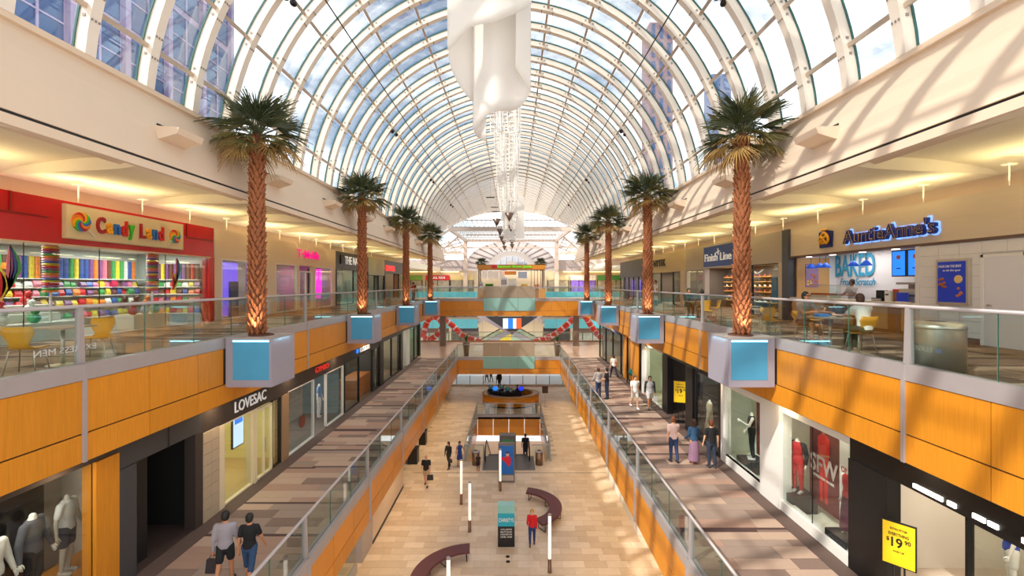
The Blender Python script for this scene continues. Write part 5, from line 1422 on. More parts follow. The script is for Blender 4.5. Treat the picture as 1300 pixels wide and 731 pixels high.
# ---- mannequins
MW = mat('mannequin_white', (232, 226, 216), .45); MG = mat('mannequin_grey', (190, 182, 170), .5)
def mann(label, x, y, z, face, H, **k):
    return person('mannequin', label, (x, y, z), face, H, skinmat=k.pop('sm', MW), head=False, category='mannequin', **k)
mann('headless mannequin in white t-shirt and navy shorts in the lower left window', -9.4, 9.95, F2 + .28, -75, 1.9, top=(222, 220, 218), bottom='shorts', bcol=(40, 52, 72), shoe=(200, 190, 180), sm=MG, armout=(16, 16), coarse=.75)
mann('headless mannequin in dark grey sweater and black trousers in the lower left window', -9.15, 9.0, F2 + .28, -75, 1.98, top=(84, 82, 90), sleeve='long', bottom='trousers', bcol=(26, 24, 28), shoe=(40, 36, 36), sm=MW, armout=(18, 16), coarse=.75)
mann('headless mannequin in white hooded jacket at the left edge of the picture', -9.15, 8.3, F2 + .28, -80, 1.9, top=(216, 212, 208), sleeve='long', bottom='trousers', bcol=(40, 46, 60), shoe=(60, 56, 56), sm=MW, armout=(14, 14), coarse=.75)
t = mann('mannequin in red plaid trousers with a black jacket on a dark plinth', xR + .5, 13.35, F2 + .5, 120, 1.75, top=(190, 40, 44), sleeve='none', topextra=(30, 28, 30), bottom='trousers', bcol=(196, 44, 44), shoe=(235, 230, 225), armout=(16, 22), arms=((0, 20), (10, 60)), fem=True)
mann('mannequin in a red dress beside the black pier', xR + .4, 11.15, F2 + .45, 100, 1.75, top=(206, 40, 50), sleeve='none', bottom='skirt', bcol=(90, 30, 60), shoe=None, fem=True)
mann('white mannequin in black outfit with crossed straps in the middle window', xR + .55, 16.0, F2 + .45, 70, 1.8, top=(40, 38, 40), sleeve='none', bottom='trousers', bcol=(34, 34, 38), shoe=(236, 232, 228), arms=((30, 90), (0, 30)), fem=True, armout=(30, 16))
mann('white mannequin in a black and white coat near the red backdrop', xR + .8, 15.2, F2 + .35, 70, 1.75, top=(40, 36, 40), sleeve='long', bottom='skirt', bcol=(46, 44, 46), shoe=(236, 232, 228), fem=True)
mann('mannequin in a pale trench coat in the dark window', xR + .5, 19.3, F2 + .1, 80, 1.75, top=(206, 190, 160), sleeve='long', bottom='skirt', bcol=(200, 184, 156), shoe=None, fem=True)
mann('mannequin in mauve clothes in the dark window', xR + .5, 20.3, F2 + .05, 80, 1.7, top=(110, 100, 140), sleeve='long', bottom='trousers', bcol=(90, 84, 120), shoe=(230, 225, 220), fem=True)
mann('mannequin in royal blue top and white shorts inside the lower right shop', 10.2, 9.0, F2 + .5, 60, 1.6, top=(30, 60, 160), sleeve='short', bottom='shorts', bcol=(220, 214, 206), shoe=(60, 50, 46), fem=True)
mann('mannequin in a pink dress in the black fronted dress shop', xl - .5, 31.3, F2 + .3, -80, 1.75, top=(214, 130, 150), sleeve='none', bottom='skirt', bcol=(210, 120, 146), shoe=None, fem=True, sm=mat('mannequin_black', (30, 28, 30), .4))
mann('mannequin in a blue and white top in the white framed shop', xl - .6, 21.5, F2 + .3, -80, 1.75, top=(120, 150, 190), sleeve='short', bottom='trousers', bcol=(210, 206, 204), shoe=None)
for x, y, lb in ((xR + .5, 13.35, 'plaid trousers mannequin'), (xR + .4, 11.15, 'red dress mannequin'), (xR + .55, 16.0, 'black outfit mannequin')):
    h = .5 if y == 13.35 else .45
    box_thing('plinth', 'dark plinth under the %s' % lb, 'plinth', x - .36, y - .36, F2 + .02, x + .36, y + .36, F2 + h, CHAR)
box_thing('plinth', 'dark plinth under the royal blue top mannequin', 'plinth', 9.85, 8.65, F2 + .02, 10.55, 9.35, F2 + .5, CHAR)

# ================================================================== FURNITURE
PLYC = mat('yellow_ply', (222, 160, 52), .4, var=.06, scale=6)
def chair_proto():
    r_ = thing('cafe_chair', 'x', 'chair', (0, 0, 0), 'cafe chairs on the upper floor', world=False)
    # faces +Y ; back at -Y
    g = []
    for i in range(9):
        u = i / 8 * 2 - 1; row = []
        prof = [(.22, .45), (.10, .44), (-.05, .435), (-.16, .45), (-.215, .50), (-.24, .60), (-.27, .72), (-.30, .84)]
        for j, (yy, zz) in enumerate(prof):
            q = j / 7
            wd = (.22, .225, .22, .17, .13, .17, .23, .20)[j]
            row.append((u * wd, yy + (.03 * u * u if j > 4 else 0), zz + .015 * u * u))
        g.append(row)
    mb = MB(); mb.sheet(g)
    o = mb.build('shell', PLYC, r_, True, fix=False)
    md = o.modifiers.new('t', 'SOLIDIFY'); md.thickness = .014; md.offset = 0
    for sx in (-1, 1):
        for sy in (-1, 1):
            MB().tube([(sx * .07, sy * .05, .43), (sx * .17, sy * .15, .41), (sx * .22, sy * .21, .0)], .011, 6).build('leg', BRUSH, r_, True)
    return r_
CH = chair_proto(); first = True
chs = [(-8.35, 8.15, 20, 'yellow ply chair turned away at the far left edge by the cafe table'), (-8.55, 9.75, 200, 'yellow ply chair on the left seen side on behind the glass rail post'),
       (8.52, 10.70, 4, 'yellow ply chair under the person in the white shirt'), (8.30, 12.34, 192, 'yellow ply chair under the man in sunglasses'),
       (8.4, 14.2, 170, 'yellow ply chair with back to the rail left of the man in sunglasses'), (9.9, 14.4, 60, 'yellow ply chair out by the walkway near the pretzel counter'),
       (8.9, 16.4, 200, 'yellow ply chair just beyond the first right palm trunk'), (9.5, 18.0, 160, 'yellow ply chair in the middle of the right hand cafe row'),
       (8.6, 19.2, 185, 'yellow ply chair in front of the far seated pair'), (9.15, 21.06, 10, 'yellow ply chair under the grey clothed person'), (8.9, 22.04, 175, 'yellow ply chair under the man in the dark jacket'),
       (9.9, 21.6, 90, 'empty yellow ply chair at the side of the far cafe table')]
for x, y, rz, lb in chs:
    if first: CH.location = (x, y, F3); CH.rotation_euler = (0, 0, R(rz)); CH['label'] = lb; first = False
    else: dup(CH, (x, y, F3), R(rz), lb)
def table(x, y, lb, square=True):
    t = thing('cafe_table', lb, 'table', (x, y, F3), 'cafe tables on the upper floor')
    mb = MB()
    mb.box(x - .36, y - .36, F3 + .73, x + .36, y + .36, F3 + .76); mb.build('tabletop', mat('table_top', (190, 164, 136), .4, var=.05), t)
    MB().tube([(x, y, F3 + .03), (x, y, F3 + .73)], .035, 10).build('stem', BRUSH, t, True)
    MB().lathe([(.26, 0), (.25, .015), (.04, .035)], 20, (x, y, F3)).build('base', BRUSH, t, True)
table(-8.5, 8.95, 'square cafe table between the two chairs at the left edge')
table(8.40, 11.55, 'cafe table between the two seated people at the right railing')
table(8.7, 15.3, 'cafe table just beyond the seated man in sunglasses'); table(9.2, 17.2, 'cafe table behind the first right palm'); table(9.0, 21.6, 'cafe table of the far seated pair')
t = thing('steel_bin', 'large round brushed steel litter bin at the upper right railing', 'bin', (8.25, 8.5, F3))
MB().lathe([(.42, 0.02), (.42, .76), (.425, .77)], 40, (8.25, 8.5, F3)).build('drum', BRUSH, t, True)
MB().lathe([(.43, .77), (.43, .82), (.40, .86), (.3, .89), (.18, .90)], 40, (8.25, 8.5, F3)).build('lid', BRUSH, t, True)
MB().lathe([(.16, .905), (.16, .88)], 24, (8.25, 8.5, F3)).build('opening', BLACK, t)
t = thing('backpack', 'dark brown backpack resting on the cafe table', 'bag', (8.62, 11.5, F3 + .76))
MB().ell((8.62, 11.5, F3 + .93), (.18, .13, .18), 12, 8).build('bag_body', mat('bag_brown', (64, 50, 46), .7), t, True); MB().tube([(8.56, 11.4, F3 + 1.06), (8.62, 11.38, F3 + 1.12), (8.68, 11.4, F3 + 1.06)], .012, 5).build('handle', BLACK, t)
o = MB().box(8.1, 11.55, F3 + .765, 8.4, 11.75, F3 + .83).build('lunch_box', mat('box_blue', (40, 130, 210), .5)); tag(o, 'bright blue flat box on the cafe table before the man in sunglasses', 'box')
# reflection of a sign in the railing glass, built as mirrored grey letters
tx = text('sign_reflection', "EXPRESS MEN", 1.15, .11, (-W3 - .09, 8.27, F3 + .4), 'left', mat('reflection_grey', (200, 200, 200), .5), None, ext=.003, off=-.01, flip=True)
tag(tx, 'small reversed sign reflection in grey letters low on the left glass railing', 'lettering')

# ================================================================== GROUND FLOOR OBJECTS
GLOWT = mat('glowing_tube', (255, 244, 232), .4, emit=(255, 232, 214), strength=.75)
POLES = [(585.6, 23.97, 'light pole nearest the girl in blue, second row left'), (596.3, 21.3, 'light pole halfway between the escalator and the left bench'), (635, 25.5, 'light pole in front of the blue poster stand'), (697.8, 18.3, 'light pole at the near end of the right bench'), (569.2, 15.4, 'light pole beside the left curved bench at the bottom')]
for px, D, lb in POLES:
    x = wx(px, D); t = thing('light_pole', 'slim white glowing ' + lb, 'lamp', (x, D, 0), 'glowing light poles')
    MB().lathe([(.085, 0), (.075, .05), (.07, .55)], 16, (x, D, 0)).build('base_sleeve', mat('sleeve_brown_steel', (130, 100, 82), .35, metal=.8), t, True)
    MB().lathe([(.062, .55), (.062, 2.28)], 16, (x, D, 0)).build('tube', GLOWT, t, True)
    MB().lathe([(.07, 2.28), (.07, 2.34), (.02, 2.35)], 16, (x, D, 0)).build('cap', STEEL, t)
BENCH = mat('maroon_upholstery', (98, 52, 54), .6, var=.04)
def bench(label, cx, cy, r, a0, a1, wd=.62):
    t = thing('curved_bench', label, 'bench', (cx + r * math.cos(R((a0 + a1) / 2)), cy + r * math.sin(R((a0 + a1) / 2)), 0))
    n = 20; vs = []; fs = []
    for i in range(n + 1):
        a = R(a0 + (a1 - a0) * i / n)
        for rr, z in ((r - wd / 2, .36), (r + wd / 2, .36), (r + wd / 2, .46), (r - wd / 2, .46)): vs.append((cx + rr * math.cos(a), cy + rr * math.sin(a), z))
    for i in range(n):
        for k in range(4): k2 = (k + 1) % 4; fs.append((i * 4 + k, i * 4 + k2, i * 4 + 4 + k2, i * 4 + 4 + k))
    fs += [(0, 1, 2, 3), (n * 4 + 3, n * 4 + 2, n * 4 + 1, n * 4)]
    MB().add(vs, fs).build('seat', BENCH, t)
    for q in (.04, .35, .66, .96):
        a = R(a0 + (a1 - a0) * q); p = [(cx + (r - wd / 2 + .05) * math.cos(a), cy + (r - wd / 2 + .05) * math.sin(a)), (cx + (r + wd / 2 - .05) * math.cos(a), cy + (r + wd / 2 - .05) * math.sin(a))]
        mb = MB(); mb.tube([(*p[0], .36), (*p[0], .015), (*p[1], .015), (*p[1], .36)], .018, 6); mb.build('leg', DARKM, t)
bench('maroon curved bench right of the teal stand', .75, 22.9, 1.75, -62, 78)
bench('maroon curved bench at the bottom left of the ground floor', -1.3, 17.3, 1.95, 95, 195)
# poster stands
t = thing('poster_stand', 'tall grey stand with a blue poster of a red jacketed figure', 'display', (wx(643, 26.6), 26.6, 0)); x = wx(643, 26.6)
MB().box(x - .48, 26.55, 0, x + .48, 26.75, 2.3).build('frame', mat('stand_grey', (120, 112, 108), .45), t); MB().box(x - .4, 26.53, .5, x + .4, 26.55, 2.15).build('print', mat('print_blue', (30, 110, 200), .4, var=.12, scale=3), t)
mb = MB(); mb.ell((x + .05, 26.525, 1.35), (.22, .01, .22), 12, 8); mb.ell((x + .12, 26.525, 1.25), (.14, .012, .3), 10, 6); mb.ell((x - .28, 26.525, 1.4), (.12, .01, .12), 8, 6); mb.build('red_jacket', mat('print_red', (216, 30, 60), .5), t)
mb = MB(); mb.ell((x + .06, 26.52, 1.65), (.09, .012, .12), 10, 6); mb.build('face', SKINS[0], t); mb = MB(); mb.ell((x + .06, 26.515, 1.76), (.1, .012, .06), 10, 6); mb.build('cap', NAVY, t)
MB().box(x - .42, 26.53, .12, x + .42, 26.55, .42).build('plate', mat('stand_light', (186, 176, 168), .5), t)
t = thing('info_stand', 'teal and black information stand with white text beside the woman in red', 'display', (wx(642.7, 20.1), 20.1, 0)); x = wx(642.7, 20.1)
MB().box(x - .37, 20.05, 0, x + .37, 20.45, 1.8).build('cabinet', BLACK, t); MB().box(x - .37, 20.03, .92, x + .37, 20.05, 1.8).build('teal_face', mat('teal_print', (32, 150, 168), .35, emit=(20, 140, 160), strength=.15), t)
MB().box(x - .37, 20.02, 1.5, x + .37, 20.46, 1.83).build('glass_top', mat('pale_teal', (140, 196, 190), .2), t)
text('lettering', 'CHRISTYS', .66, .16, (x, 20.02, 1.2), 'front', PANEW, t, ext=.005, off=.01)
for i, wd in enumerate(('A FULL SERVICE', 'BEAUTY SALON', 'LOCATED ON', 'LEVEL ONE')): text('lettering', wd, .5, .065, (x, 20.04, .78 - i * .11), 'front', PANEW, t, ext=.003)
o = MB().lathe([(.09, 0), (.08, .012)], 14, (wx(645, 19.0), 19.0, .0)).build('floor_socket', BLACK); tag(o, 'small black floor socket in front of the teal stand, nearer the bottom', 'socket')
o = MB().lathe([(.09, 0), (.08, .012)], 14, (wx(644.5, 19.3), 19.35, .0)).build('floor_socket', BLACK); tag(o, 'small black floor socket in front of the teal stand, closer to it', 'socket')
# opening guard rail
gr = thing('glass_railing', 'glass balustrade around the escalator opening in the stone floor', 'railing', (0, 35, 0))
def rail_run(pts, h=1.07, per=1.55):
    for a, b in zip(pts[:-1], pts[1:]):
        a, b = Vector(a), Vector(b); L_ = (b - a).length; n = max(1, round(L_ / per)); d = (b - a) / n
        MB().tube([a + Vector((0, 0, h)), b + Vector((0, 0, h))], .035, 6).build('top_rail', STEEL, gr)
        for i in range(n):
            p, q = a + d * i, a + d * (i + 1); m = (p + q) / 2
            mb = MB(); rot = d.to_track_quat('X', 'Z').to_matrix(); mb.cbox(m + Vector((0, 0, .12 + h / 2 - .06)), (d.length - .04, .014, h - .15), rot); mb.build('glass_panel', GLASS, gr)
            if i % 2 == 0: mb = MB(); mb.cbox(p + Vector((0, 0, h / 2)), (.07, .07, h), rot); mb.build('post', STEEL, gr)
rail_run([(-1.55, 29.75, 0), (-2.8, 29.75, 0), (-2.8, 40.05, 0), (2.8, 40.05, 0), (2.8, 29.75, 0), (1.55, 29.75, 0)])
# escalator pair down
es = thing('escalator', 'pair of escalators descending through the floor opening', 'escalator', (0, 29.5, 0))
MB().box(-1.55, 28.3, -.02, 1.75, 30.6, .008).build('landing_plate', mat('landing_grey', (124, 116, 112), .4, metal=.5), es)
st = MB()
for lane in (-.85, .85):
    for i in range(20):
        y = 30.6 + i * .4; z = -.0 - i * .21
        MB().box(lane - .45, y, z - .21, lane + .45, y + .41, z - .0).build('step', mat('step_grey', (96, 92, 92), .5, metal=.4), es)
for lane in (-.85, .85):
    for s in (-1, 1):
        x = lane + s * .58
        MB().prism([(29.3, 0), (29.3, .75), (29.5, .9), (30.9, .9), (38.6, -3.3), (38.6, -4.6), (30.9, -.35)], 'x', x - .02, x + .02).build('balustrade', GLASS, es)
        MB().tube([(x, 29.5, .1), (x, 29.2, .3), (x, 29.15, .6), (x, 29.3, .88), (x, 29.6, .98), (x, 30.9, .98), (x, 38.6, -3.2)], .045, 8).build('handrail', BLACK, es, True)
box_thing('escalator_kiosk', 'grey cabinet with green screen behind the blue poster stand', 'cabinet', wx(645, 33) - .55, 30.4, -.35, wx(645, 33) + .55, 31.0, 1.45, mat('cab_grey', (110, 104, 100), .4))
o = MB().box(wx(645, 33) - .4, 30.37, .7, wx(645, 33) + .4, 30.4, 1.2).build('green_screen', mat('green_glass_dark', (90, 150, 110), .2)); tag(o, 'green tinted panel on the grey escalator cabinet', 'panel')
for x, lb, y in ((wx(604, 29.2), 'left of the escalator landing', 29.2), (wx(684.5, 29.2), 'right of the escalator landing', 29.2), (-1.95, 'at the left far corner of the escalator opening', 40.9), (2.3, 'at the right far corner of the escalator opening', 40.9)):
    t = thing('steel_bin', 'round steel bin with dark top ' + lb, 'bin', (x, y, 0))
    MB().lathe([(.24, 0.01), (.24, .8)], 20, (x, y, 0)).build('drum', mat('bin_bronze', (150, 120, 98), .35, metal=.8), t, True); MB().lathe([(.25, .8), (.25, .86), (.14, .9)], 20, (x, y, 0)).build('lid', STEEL, t, True); MB().lathe([(.13, .9), (.13, .91)], 16, (x, y, 0)).build('opening', BLACK, t)
# brass inlay line in floor
o = MB().box(-5.7, 27.9, -.005, 6.2, 27.96, .004).build('floor_inlay', mat('inlay_brown', (120, 96, 80), .5)); tag(o, 'thin dark inlay strip across the stone floor before the escalator landing', 'inlay')
# oval kiosk
ko = thing('oval_kiosk', 'oval honey wood service counter with dark top and screens', 'kiosk', (.15, 44.3, 0)); cx, cy = .15, 44.4
def ovring(r0, r1, z0, z1, n=28, sx=2.75, sy=2.2):
    mb = MB(); vs = []; fs = []
    for k in range(n):
        a = 2 * PI * k / n
        for rr, z in ((r0, z0), (r1, z0), (r1, z1), (r0, z1)): vs.append((cx + math.cos(a) * (sx + rr), cy + math.sin(a) * (sy + rr), z))
    for k in range(n):
        for j in range(4): j2 = (j + 1) % 4; k2 = (k + 1) % n; fs.append((k * 4 + j, k * 4 + j2, k2 * 4 + j2, k2 * 4 + j))
    return mb.add(vs, fs)
ovring(-.5, 0, .1, .92).build('wood_front', WOOD, ko, True); ovring(-.6, .06, .92, .99).build('worktop', mat('gold_top', (200, 160, 96), .3), ko, True); ovring(-.5, -.06, 0, .1).build('plinth', BLACK, ko)
box_thing('centre_cabinet', 'black cabinet block in the middle of the oval kiosk', 'cabinet', cx - 1.0, cy - .5, 0, cx + 1.0, cy + .5, 1.15, BLACK)
for i, (dx, dy, nm, m) in enumerate(((-1.5, -.1, 'blue', SCR), (1.0, -.1, 'deep blue', mat('kiosk_blue', (40, 60, 220), .3, emit=(40, 60, 220), strength=.8)), (-.3, -.2, 'teal', TEAL), (-2.0, .6, 'pale green', AQUA), (.3, .0, 'white', PANEW), (-.9, .6, 'pale', AQUA))):
    hb = 1.15 if abs(dx) < 1.01 and abs(dy) < .5 else None
    if hb is None:
        MB().box(cx + dx - .3, cy + dy - .25, 0, cx + dx + .3, cy + dy + .25, 1.15).build('side_cabinet', BLACK, ko)
    t = thing('counter_display', 'small %s display on the oval kiosk' % nm, 'display', (cx + dx, cy + dy, 1.15))
    MB().box(cx + dx - .25, cy + dy - .2, 1.15, cx + dx + .25, cy + dy + .2, 1.19).build('foot', DARKM, t); MB().ell((cx + dx, cy + dy, 1.40), (.27, .15, .22), 10, 8).build('head', m, t, True)
t = thing('menu_stand', 'brown sign board on a thin pole right of the oval kiosk', 'sign', (wx(692, 43), 43, 0)); x = wx(692, 43)
MB().tube([(x, 43, 0), (x, 43, 1.3)], .02, 6).build('pole', STEEL, t); MB().lathe([(.2, 0), (.2, .02)], 14, (x, 43, 0)).build('foot', STEEL, t); MB().box(x - .28, 42.97, 1.25, x + .28, 43.03, 1.9).build('board', mat('board_brown', (70, 44, 34), .5), t)
for px, D, lb in ((536, 33, 'farther'), (525, 29.5, 'nearer')):
    x = wx(px, D); t = thing('black_planter', 'black litter bin half hidden under the left wood edge, %s one' % lb, 'bin', (x, D, 0))
    MB().box(x - .3, D - .3, 0, x + .3, D + .3, .95).build('body', BLACK, t); MB().box(x - .33, D - .33, .95, x + .33, D + .33, 1.0).build('lid', DARKM, t)
# ground floor walls below the balcony
w1 = thing('wall_left', None, None, (-5.9, 22, 0), kind='structure')
MB().box(-6.1, 20.3, .12, -5.9, 25.9, 3.5).build('white_panel', CREAM, w1); MB().box(-6.1, 20.3, 0, -5.87, 25.9, .12).build('baseboard', BLACK, w1); MB().box(-6.6, 18.9, 0, -5.9, 20.3, 3.5).build('grey_pier', STEEL, w1)
g1 = shopfront_l1 = thing('wall_left', None, None, (-5.9, 16, 0), kind='structure')
MB().box(-6.02, 8, 0, -5.9, 18.3, .35).build('sill', STEEL, g1); MB().box(-5.99, 8, .35, -5.96, 18.3, 3.5).build('pane', SHOPGLASS, g1)
MB().box(-10, 8, 0, -9.9, 50, 3.5).build('inner_wall', BEIGE, g1)
o = MB().box(-6.6, 30, 0, -6.4, 50, 3.5).build('wall_left', BEIGE, kind='structure'); o = MB().box(6.9, 8, 0, 7.1, 51, 3.5).build('wall_right', BEIGE, kind='structure')
t = thing('wall_bench', 'white low unit along the lower right ground floor edge', 'unit', (6.3, 24, 0)); MB().box(6.1, 21, 0, 6.8, 28, .5).build('body', PANEW, t); MB().box(6.08, 21, .5, 6.8, 28, .55).build('top', STEEL, t)
# ================================================================== FAR HALL OVER THE ICE RINK
ice = MB().box(-22, 51.7, -.32, 22, 80, .0).build('floor', mat('ice', (236, 240, 246), .15, var=.03, scale=.6), kind='structure')
bar = thing('rink_barrier', 'low glass barrier along the near edge of the ice rink', 'barrier', (0, 51.6, 0))
MB().box(-12, 51.55, 0, 12, 51.65, .2).build('kerb', PANEW, bar)
for i in range(16): MB().box(-12 + i * 1.5 + .02, 51.59, .2, -12 + (i + 1) * 1.5 - .02, 51.61, 1.15).build('glass_panel', ROOFGLASS, bar); MB().box(-12 + i * 1.5 - .03, 51.56, .2, -12 + i * 1.5 + .03, 51.64, 1.2).build('post', DARKM, bar)
hall = thing('wall_far', None, None, (0, 82, 0), kind='structure')
GR = mat('pale_grey_band', (176, 166, 164), .7, var=.02)
def fbox(nm, m, *b): return MB().box(*b).build(nm, m, hall)
# far facade of the hall: fascias per floor
for i in range(24):
    a = -24 + i * 2.0
    if abs(a + 1) > 5.6:
        MB().box(a + .02, 81.6, 3.6, a + 1.98, 81.8, 5.25).build('cyan_panel', TEAL, hall)
    MB().box(a + .02, 83.6, 8.9, a + 1.98, 83.8, 10.1).build('cyan_panel', TEAL, hall)
fbox('slab', GR, -24, 81.8, 4.4, -5.5, 92, 5.0); fbox('slab', GR, 5.5, 81.8, 4.4, 24, 92, 5.0); fbox('slab', GR, -26, 83.8, 9.4, 26, 92, 10.0)
fbox('rear_wall', BEIGE, -26, 92, -.3, 26, 92.3, 14.2)
for s in (-1, 1):
    fbox('side_wall', BEIGE, s * 24, 52, -.3, s * 24.3, 92, 17)
    fbox('upper_band', GR, s * 8.9, 91.8, 14.2, s * 26, 92.2, 16.4)
    fbox('hall_ceiling', CEILM, s * 14.5, 54, 14.15, s * 26, 92, 14.3)
    fbox('hall_ceiling_edge', CEILM, s * 14.2, 54, 13.9, s * 14.5, 92, 14.8)
    fbox('cove_strip', WARMLIT, s * 10.5, 91.7, 13.95, s * 24, 91.78, 14.08)
    # sloping side skylights above the hall
    for j in range(9):
        fbox('skylight_bar', WHITEP, s * (9.5 + j * 1.4), 84, 17.6, s * (9.65 + j * 1.4), 93, 17.75)
    for j in range(5):
        fbox('skylight_bar', WHITEP, s * 9.3, 85 + j * 1.7, 17.5, s * 22, 85.2 + j * 1.7, 17.65)
area('hall_fill', (-19, 70, 14.0), (0, 0, -1), 8, 20, 500, (1, .85, .6)); area('hall_fill', (19, 70, 14.0), (0, 0, -1), 8, 20, 500, (1, .85, .6))
area('hall_fill', (0, 74, 22.5), (0, -.2, -1), 8, 8, 120, (1, .93, .82))  # unseen area lamp added above the rink to brighten the ice
area('far_walk_light', (-14, 88, 13.9), (0, 0, -1), 14, 3, 260, (1, .82, .5)); area('far_walk_light', (14, 88, 13.9), (0, 0, -1), 14, 3, 500, (1, .82, .5))
area('far_walk_light', (0, 88, 9.3), (0, 0, -1), 30, 2, 350, (1, .85, .6)); area('far_walk_light', (0, 86, 4.3), (0, 0, -1), 30, 2, 400, (1, .9, .75)); area('under_bridge_light', (0, 49, 8.2), (0, 0, -1), 10, 1.5, 150, (1, .85, .65))
# far shops as individual fronts on three levels
fr = random.Random(12)
def far_shop(x0, x1, z0, z1, y, label, hc, sign=None, sc=None, wc=(150, 140, 120)):
    t = thing('far_shopfront', label, 'storefront', ((x0 + x1) / 2, y, z0))
    MB().box(x0 + .1, y, z0, x1 - .1, y + .12, z0 + (z1 - z0) * .68).build('pane', mat('far_glass_%02x%02x%02x' % wc, wc, .2, var=.35, scale=1.6), t)
    MB().box(x0, y - .05, z0 + (z1 - z0) * .7, x1, y + .15, z1).build('header', mat('hdr_%02x%02x%02x' % hc, hc, .5), t)
    n = max(2, int((x1 - x0) / 1.6))
    for i in range(n + 1):
        xx = x0 + (x1 - x0) * i / n; MB().box(xx - .06, y - .04, z0, xx + .06, y + .1, z0 + (z1 - z0) * .7).build('mullion', DARKM, t)
    if sign: text('sign_letters', sign, (x1 - x0) * .62, (z1 - z0) * .14, ((x0 + x1) / 2, y - .1, z1 - (z1 - z0) * .15), 'front', sc or mat('white_letters', (0, 0, 0)), t)
    return t
rows = [(-22.5, -17.9, (120, 160, 60), None, 'green fronted'), (-17.2, -12.4, (206, 26, 34), 'COOL TECH', 'red signed'), (-12.2, -7.6, (214, 190, 130), None, 'cream fronted'), (7.4, 11.6, (206, 190, 150), None, 'tan fronted'), (12, 17, (230, 226, 220), None, 'white fronted violet'), (17.4, 23, (60, 130, 60), None, 'green and dark')]
for x0, x1, c, sg_, nm in rows: far_shop(x0, x1, F3, 13.3, 91.7, 'distant %s shop on the upper floor' % nm, c, sg_, None, (120, 90, 200) if 'violet' in nm else (150, 140, 120))
for i, (x0, x1) in enumerate([(-23, -17.5), (-17, -11.5), (-11, -6), (6, 11), (11.5, 17), (17.5, 23)]):
    far_shop(x0, x1, F2, 8.8, 90.5, 'far middle floor shopfront, %s from the left' % ['first', 'second', 'third', 'fourth', 'fifth', 'sixth'][i], [(70, 60, 60), (200, 190, 170), (90, 80, 90)][i % 3])
    far_shop(x0, x1, 0, 3.5, 84.5, 'far ground floor shopfront behind the ice, %s from the left' % ['first', 'second', 'third', 'fourth', 'fifth', 'sixth'][i], [(50, 44, 44), (120, 90, 70), (70, 66, 70)][i % 3], None, None, [(70, 56, 50), (200, 190, 170), (110, 96, 80)][i % 3])
fr_ = thing('glass_railing', 'far glass balustrade across the upper floor beyond the ice hall', 'railing', (0, 83.7, F3))
MB().tube([(-24, 83.7, F3 + 1.15), (24, 83.7, F3 + 1.15)], .05, 6).build('top_rail', STEEL, fr_)
for i in range(24): MB().box(-24 + i * 2 + .02, 83.69, F3 + .1, -22 + i * 2 - .02, 83.71, F3 + 1.1).build('glass_panel', GLASS, fr_)
fr_ = thing('glass_railing', 'glass balustrade at the end of the middle floor before the ice hall', 'railing', (0, 52, F2))
MB().tube([(-24, 52, F2 + 1.1), (24, 52, F2 + 1.1)], .04, 6).build('top_rail', STEEL, fr_); MB().box(-24, 51.95, F2 - .05, 24, 52.1, F2 + .1).build('kerb', WOODD, fr_)
for i in range(24): MB().box(-24 + i * 2 + .02, 51.99, F2 + .1, -22 + i * 2 - .02, 52.01, F2 + 1.05).build('glass_panel', GLASS, fr_)
# crossing escalators
LIL = mat('lilac_cladding', (206, 192, 196), .5)
def esc(name, label, x0, z0, x1, z1, y):
    t = thing(name, label, 'escalator', ((x0 + x1) / 2, y, min(z0, z1)))
    dn = Vector((x1 - x0, 0, z1 - z0)).normalized(); nr_ = Vector((-dn.z, 0, dn.x));
    if nr_.z < 0: nr_ = -nr_
    MB().bar((x0, y, z0), (x1, y, z1), 1.5, .8).build('truss_cladding', LIL, t)
    a = Vector((x0, 0, z0)) + nr_ * .75; b = Vector((x1, 0, z1)) + nr_ * .75
    for q in (-.7, .7):
        MB().bar((a.x, y + q, a.z), (b.x, y + q, b.z), .03, .7).build('balustrade', GLASS, t); MB().bar((a.x, y + q, a.z + .4), (b.x, y + q, b.z + .4), .09, .09).build('handrail', BLACK, t)
    n = 16
    for i in range(n):
        p = Vector((x0, 0, z0)).lerp(Vector((x1, 0, z1)), (i + .5) / n) + nr_ * .42; MB().box(p.x - .25, y - .5, p.z - .1, p.x + .25, y + .5, p.z + .06).build('step', STEEL, t)
esc('escalator', 'far escalator sloping down from upper left to lower right beyond the bridges', -5.2, 6.6, 5.4, 1.0, 74)
esc('escalator', 'far escalator sloping down from upper right to lower left beyond the bridges', 5.2, 6.6, -5.0, 1.0, 76.5)
t = thing('hall_screen', 'white blue and orange graphic panel above the crossing escalators', 'screen', (0.2, 72, 5))
MB().box(-1.2, 71.9, 4.5, 1.7, 72.0, 6.1).build('panel', mat('panel_white', (235, 235, 240), .4, emit=(235, 235, 240), strength=.6), t); MB().box(-.4, 71.86, 4.5, .4, 71.9, 6.1).build('blue_block', mat('panel_blue', (30, 120, 220), .4, emit=(30, 120, 220), strength=.6), t); MB().box(.9, 71.86, 4.5, 1.7, 71.9, 6.1).build('orange_block', mat('panel_orange', (240, 90, 40), .4, emit=(240, 90, 40), strength=.6), t)
MB().prism([(-4, 6.4), (4.4, 6.4), (.25, 3.6)], 'y', 72.2, 72.4).build('dark_gusset', CHAR, t)
t = thing('lit_sign', 'ceiling hung grey gantry under the upper bridge seen beyond', 'sign', (.2, 56, 7.75)); MB().box(-3.2, 56, 7.75, 3.9, 56.3, 8.15).build('gantry', STEEL, t)
for s in (-1, 1): MB().tube([(s * 2.5 + .3, 56.15, 8.15), (s * 2.5 + .3, 56.15, 9.9)], .04, 6).build('hanger', STEEL, t)
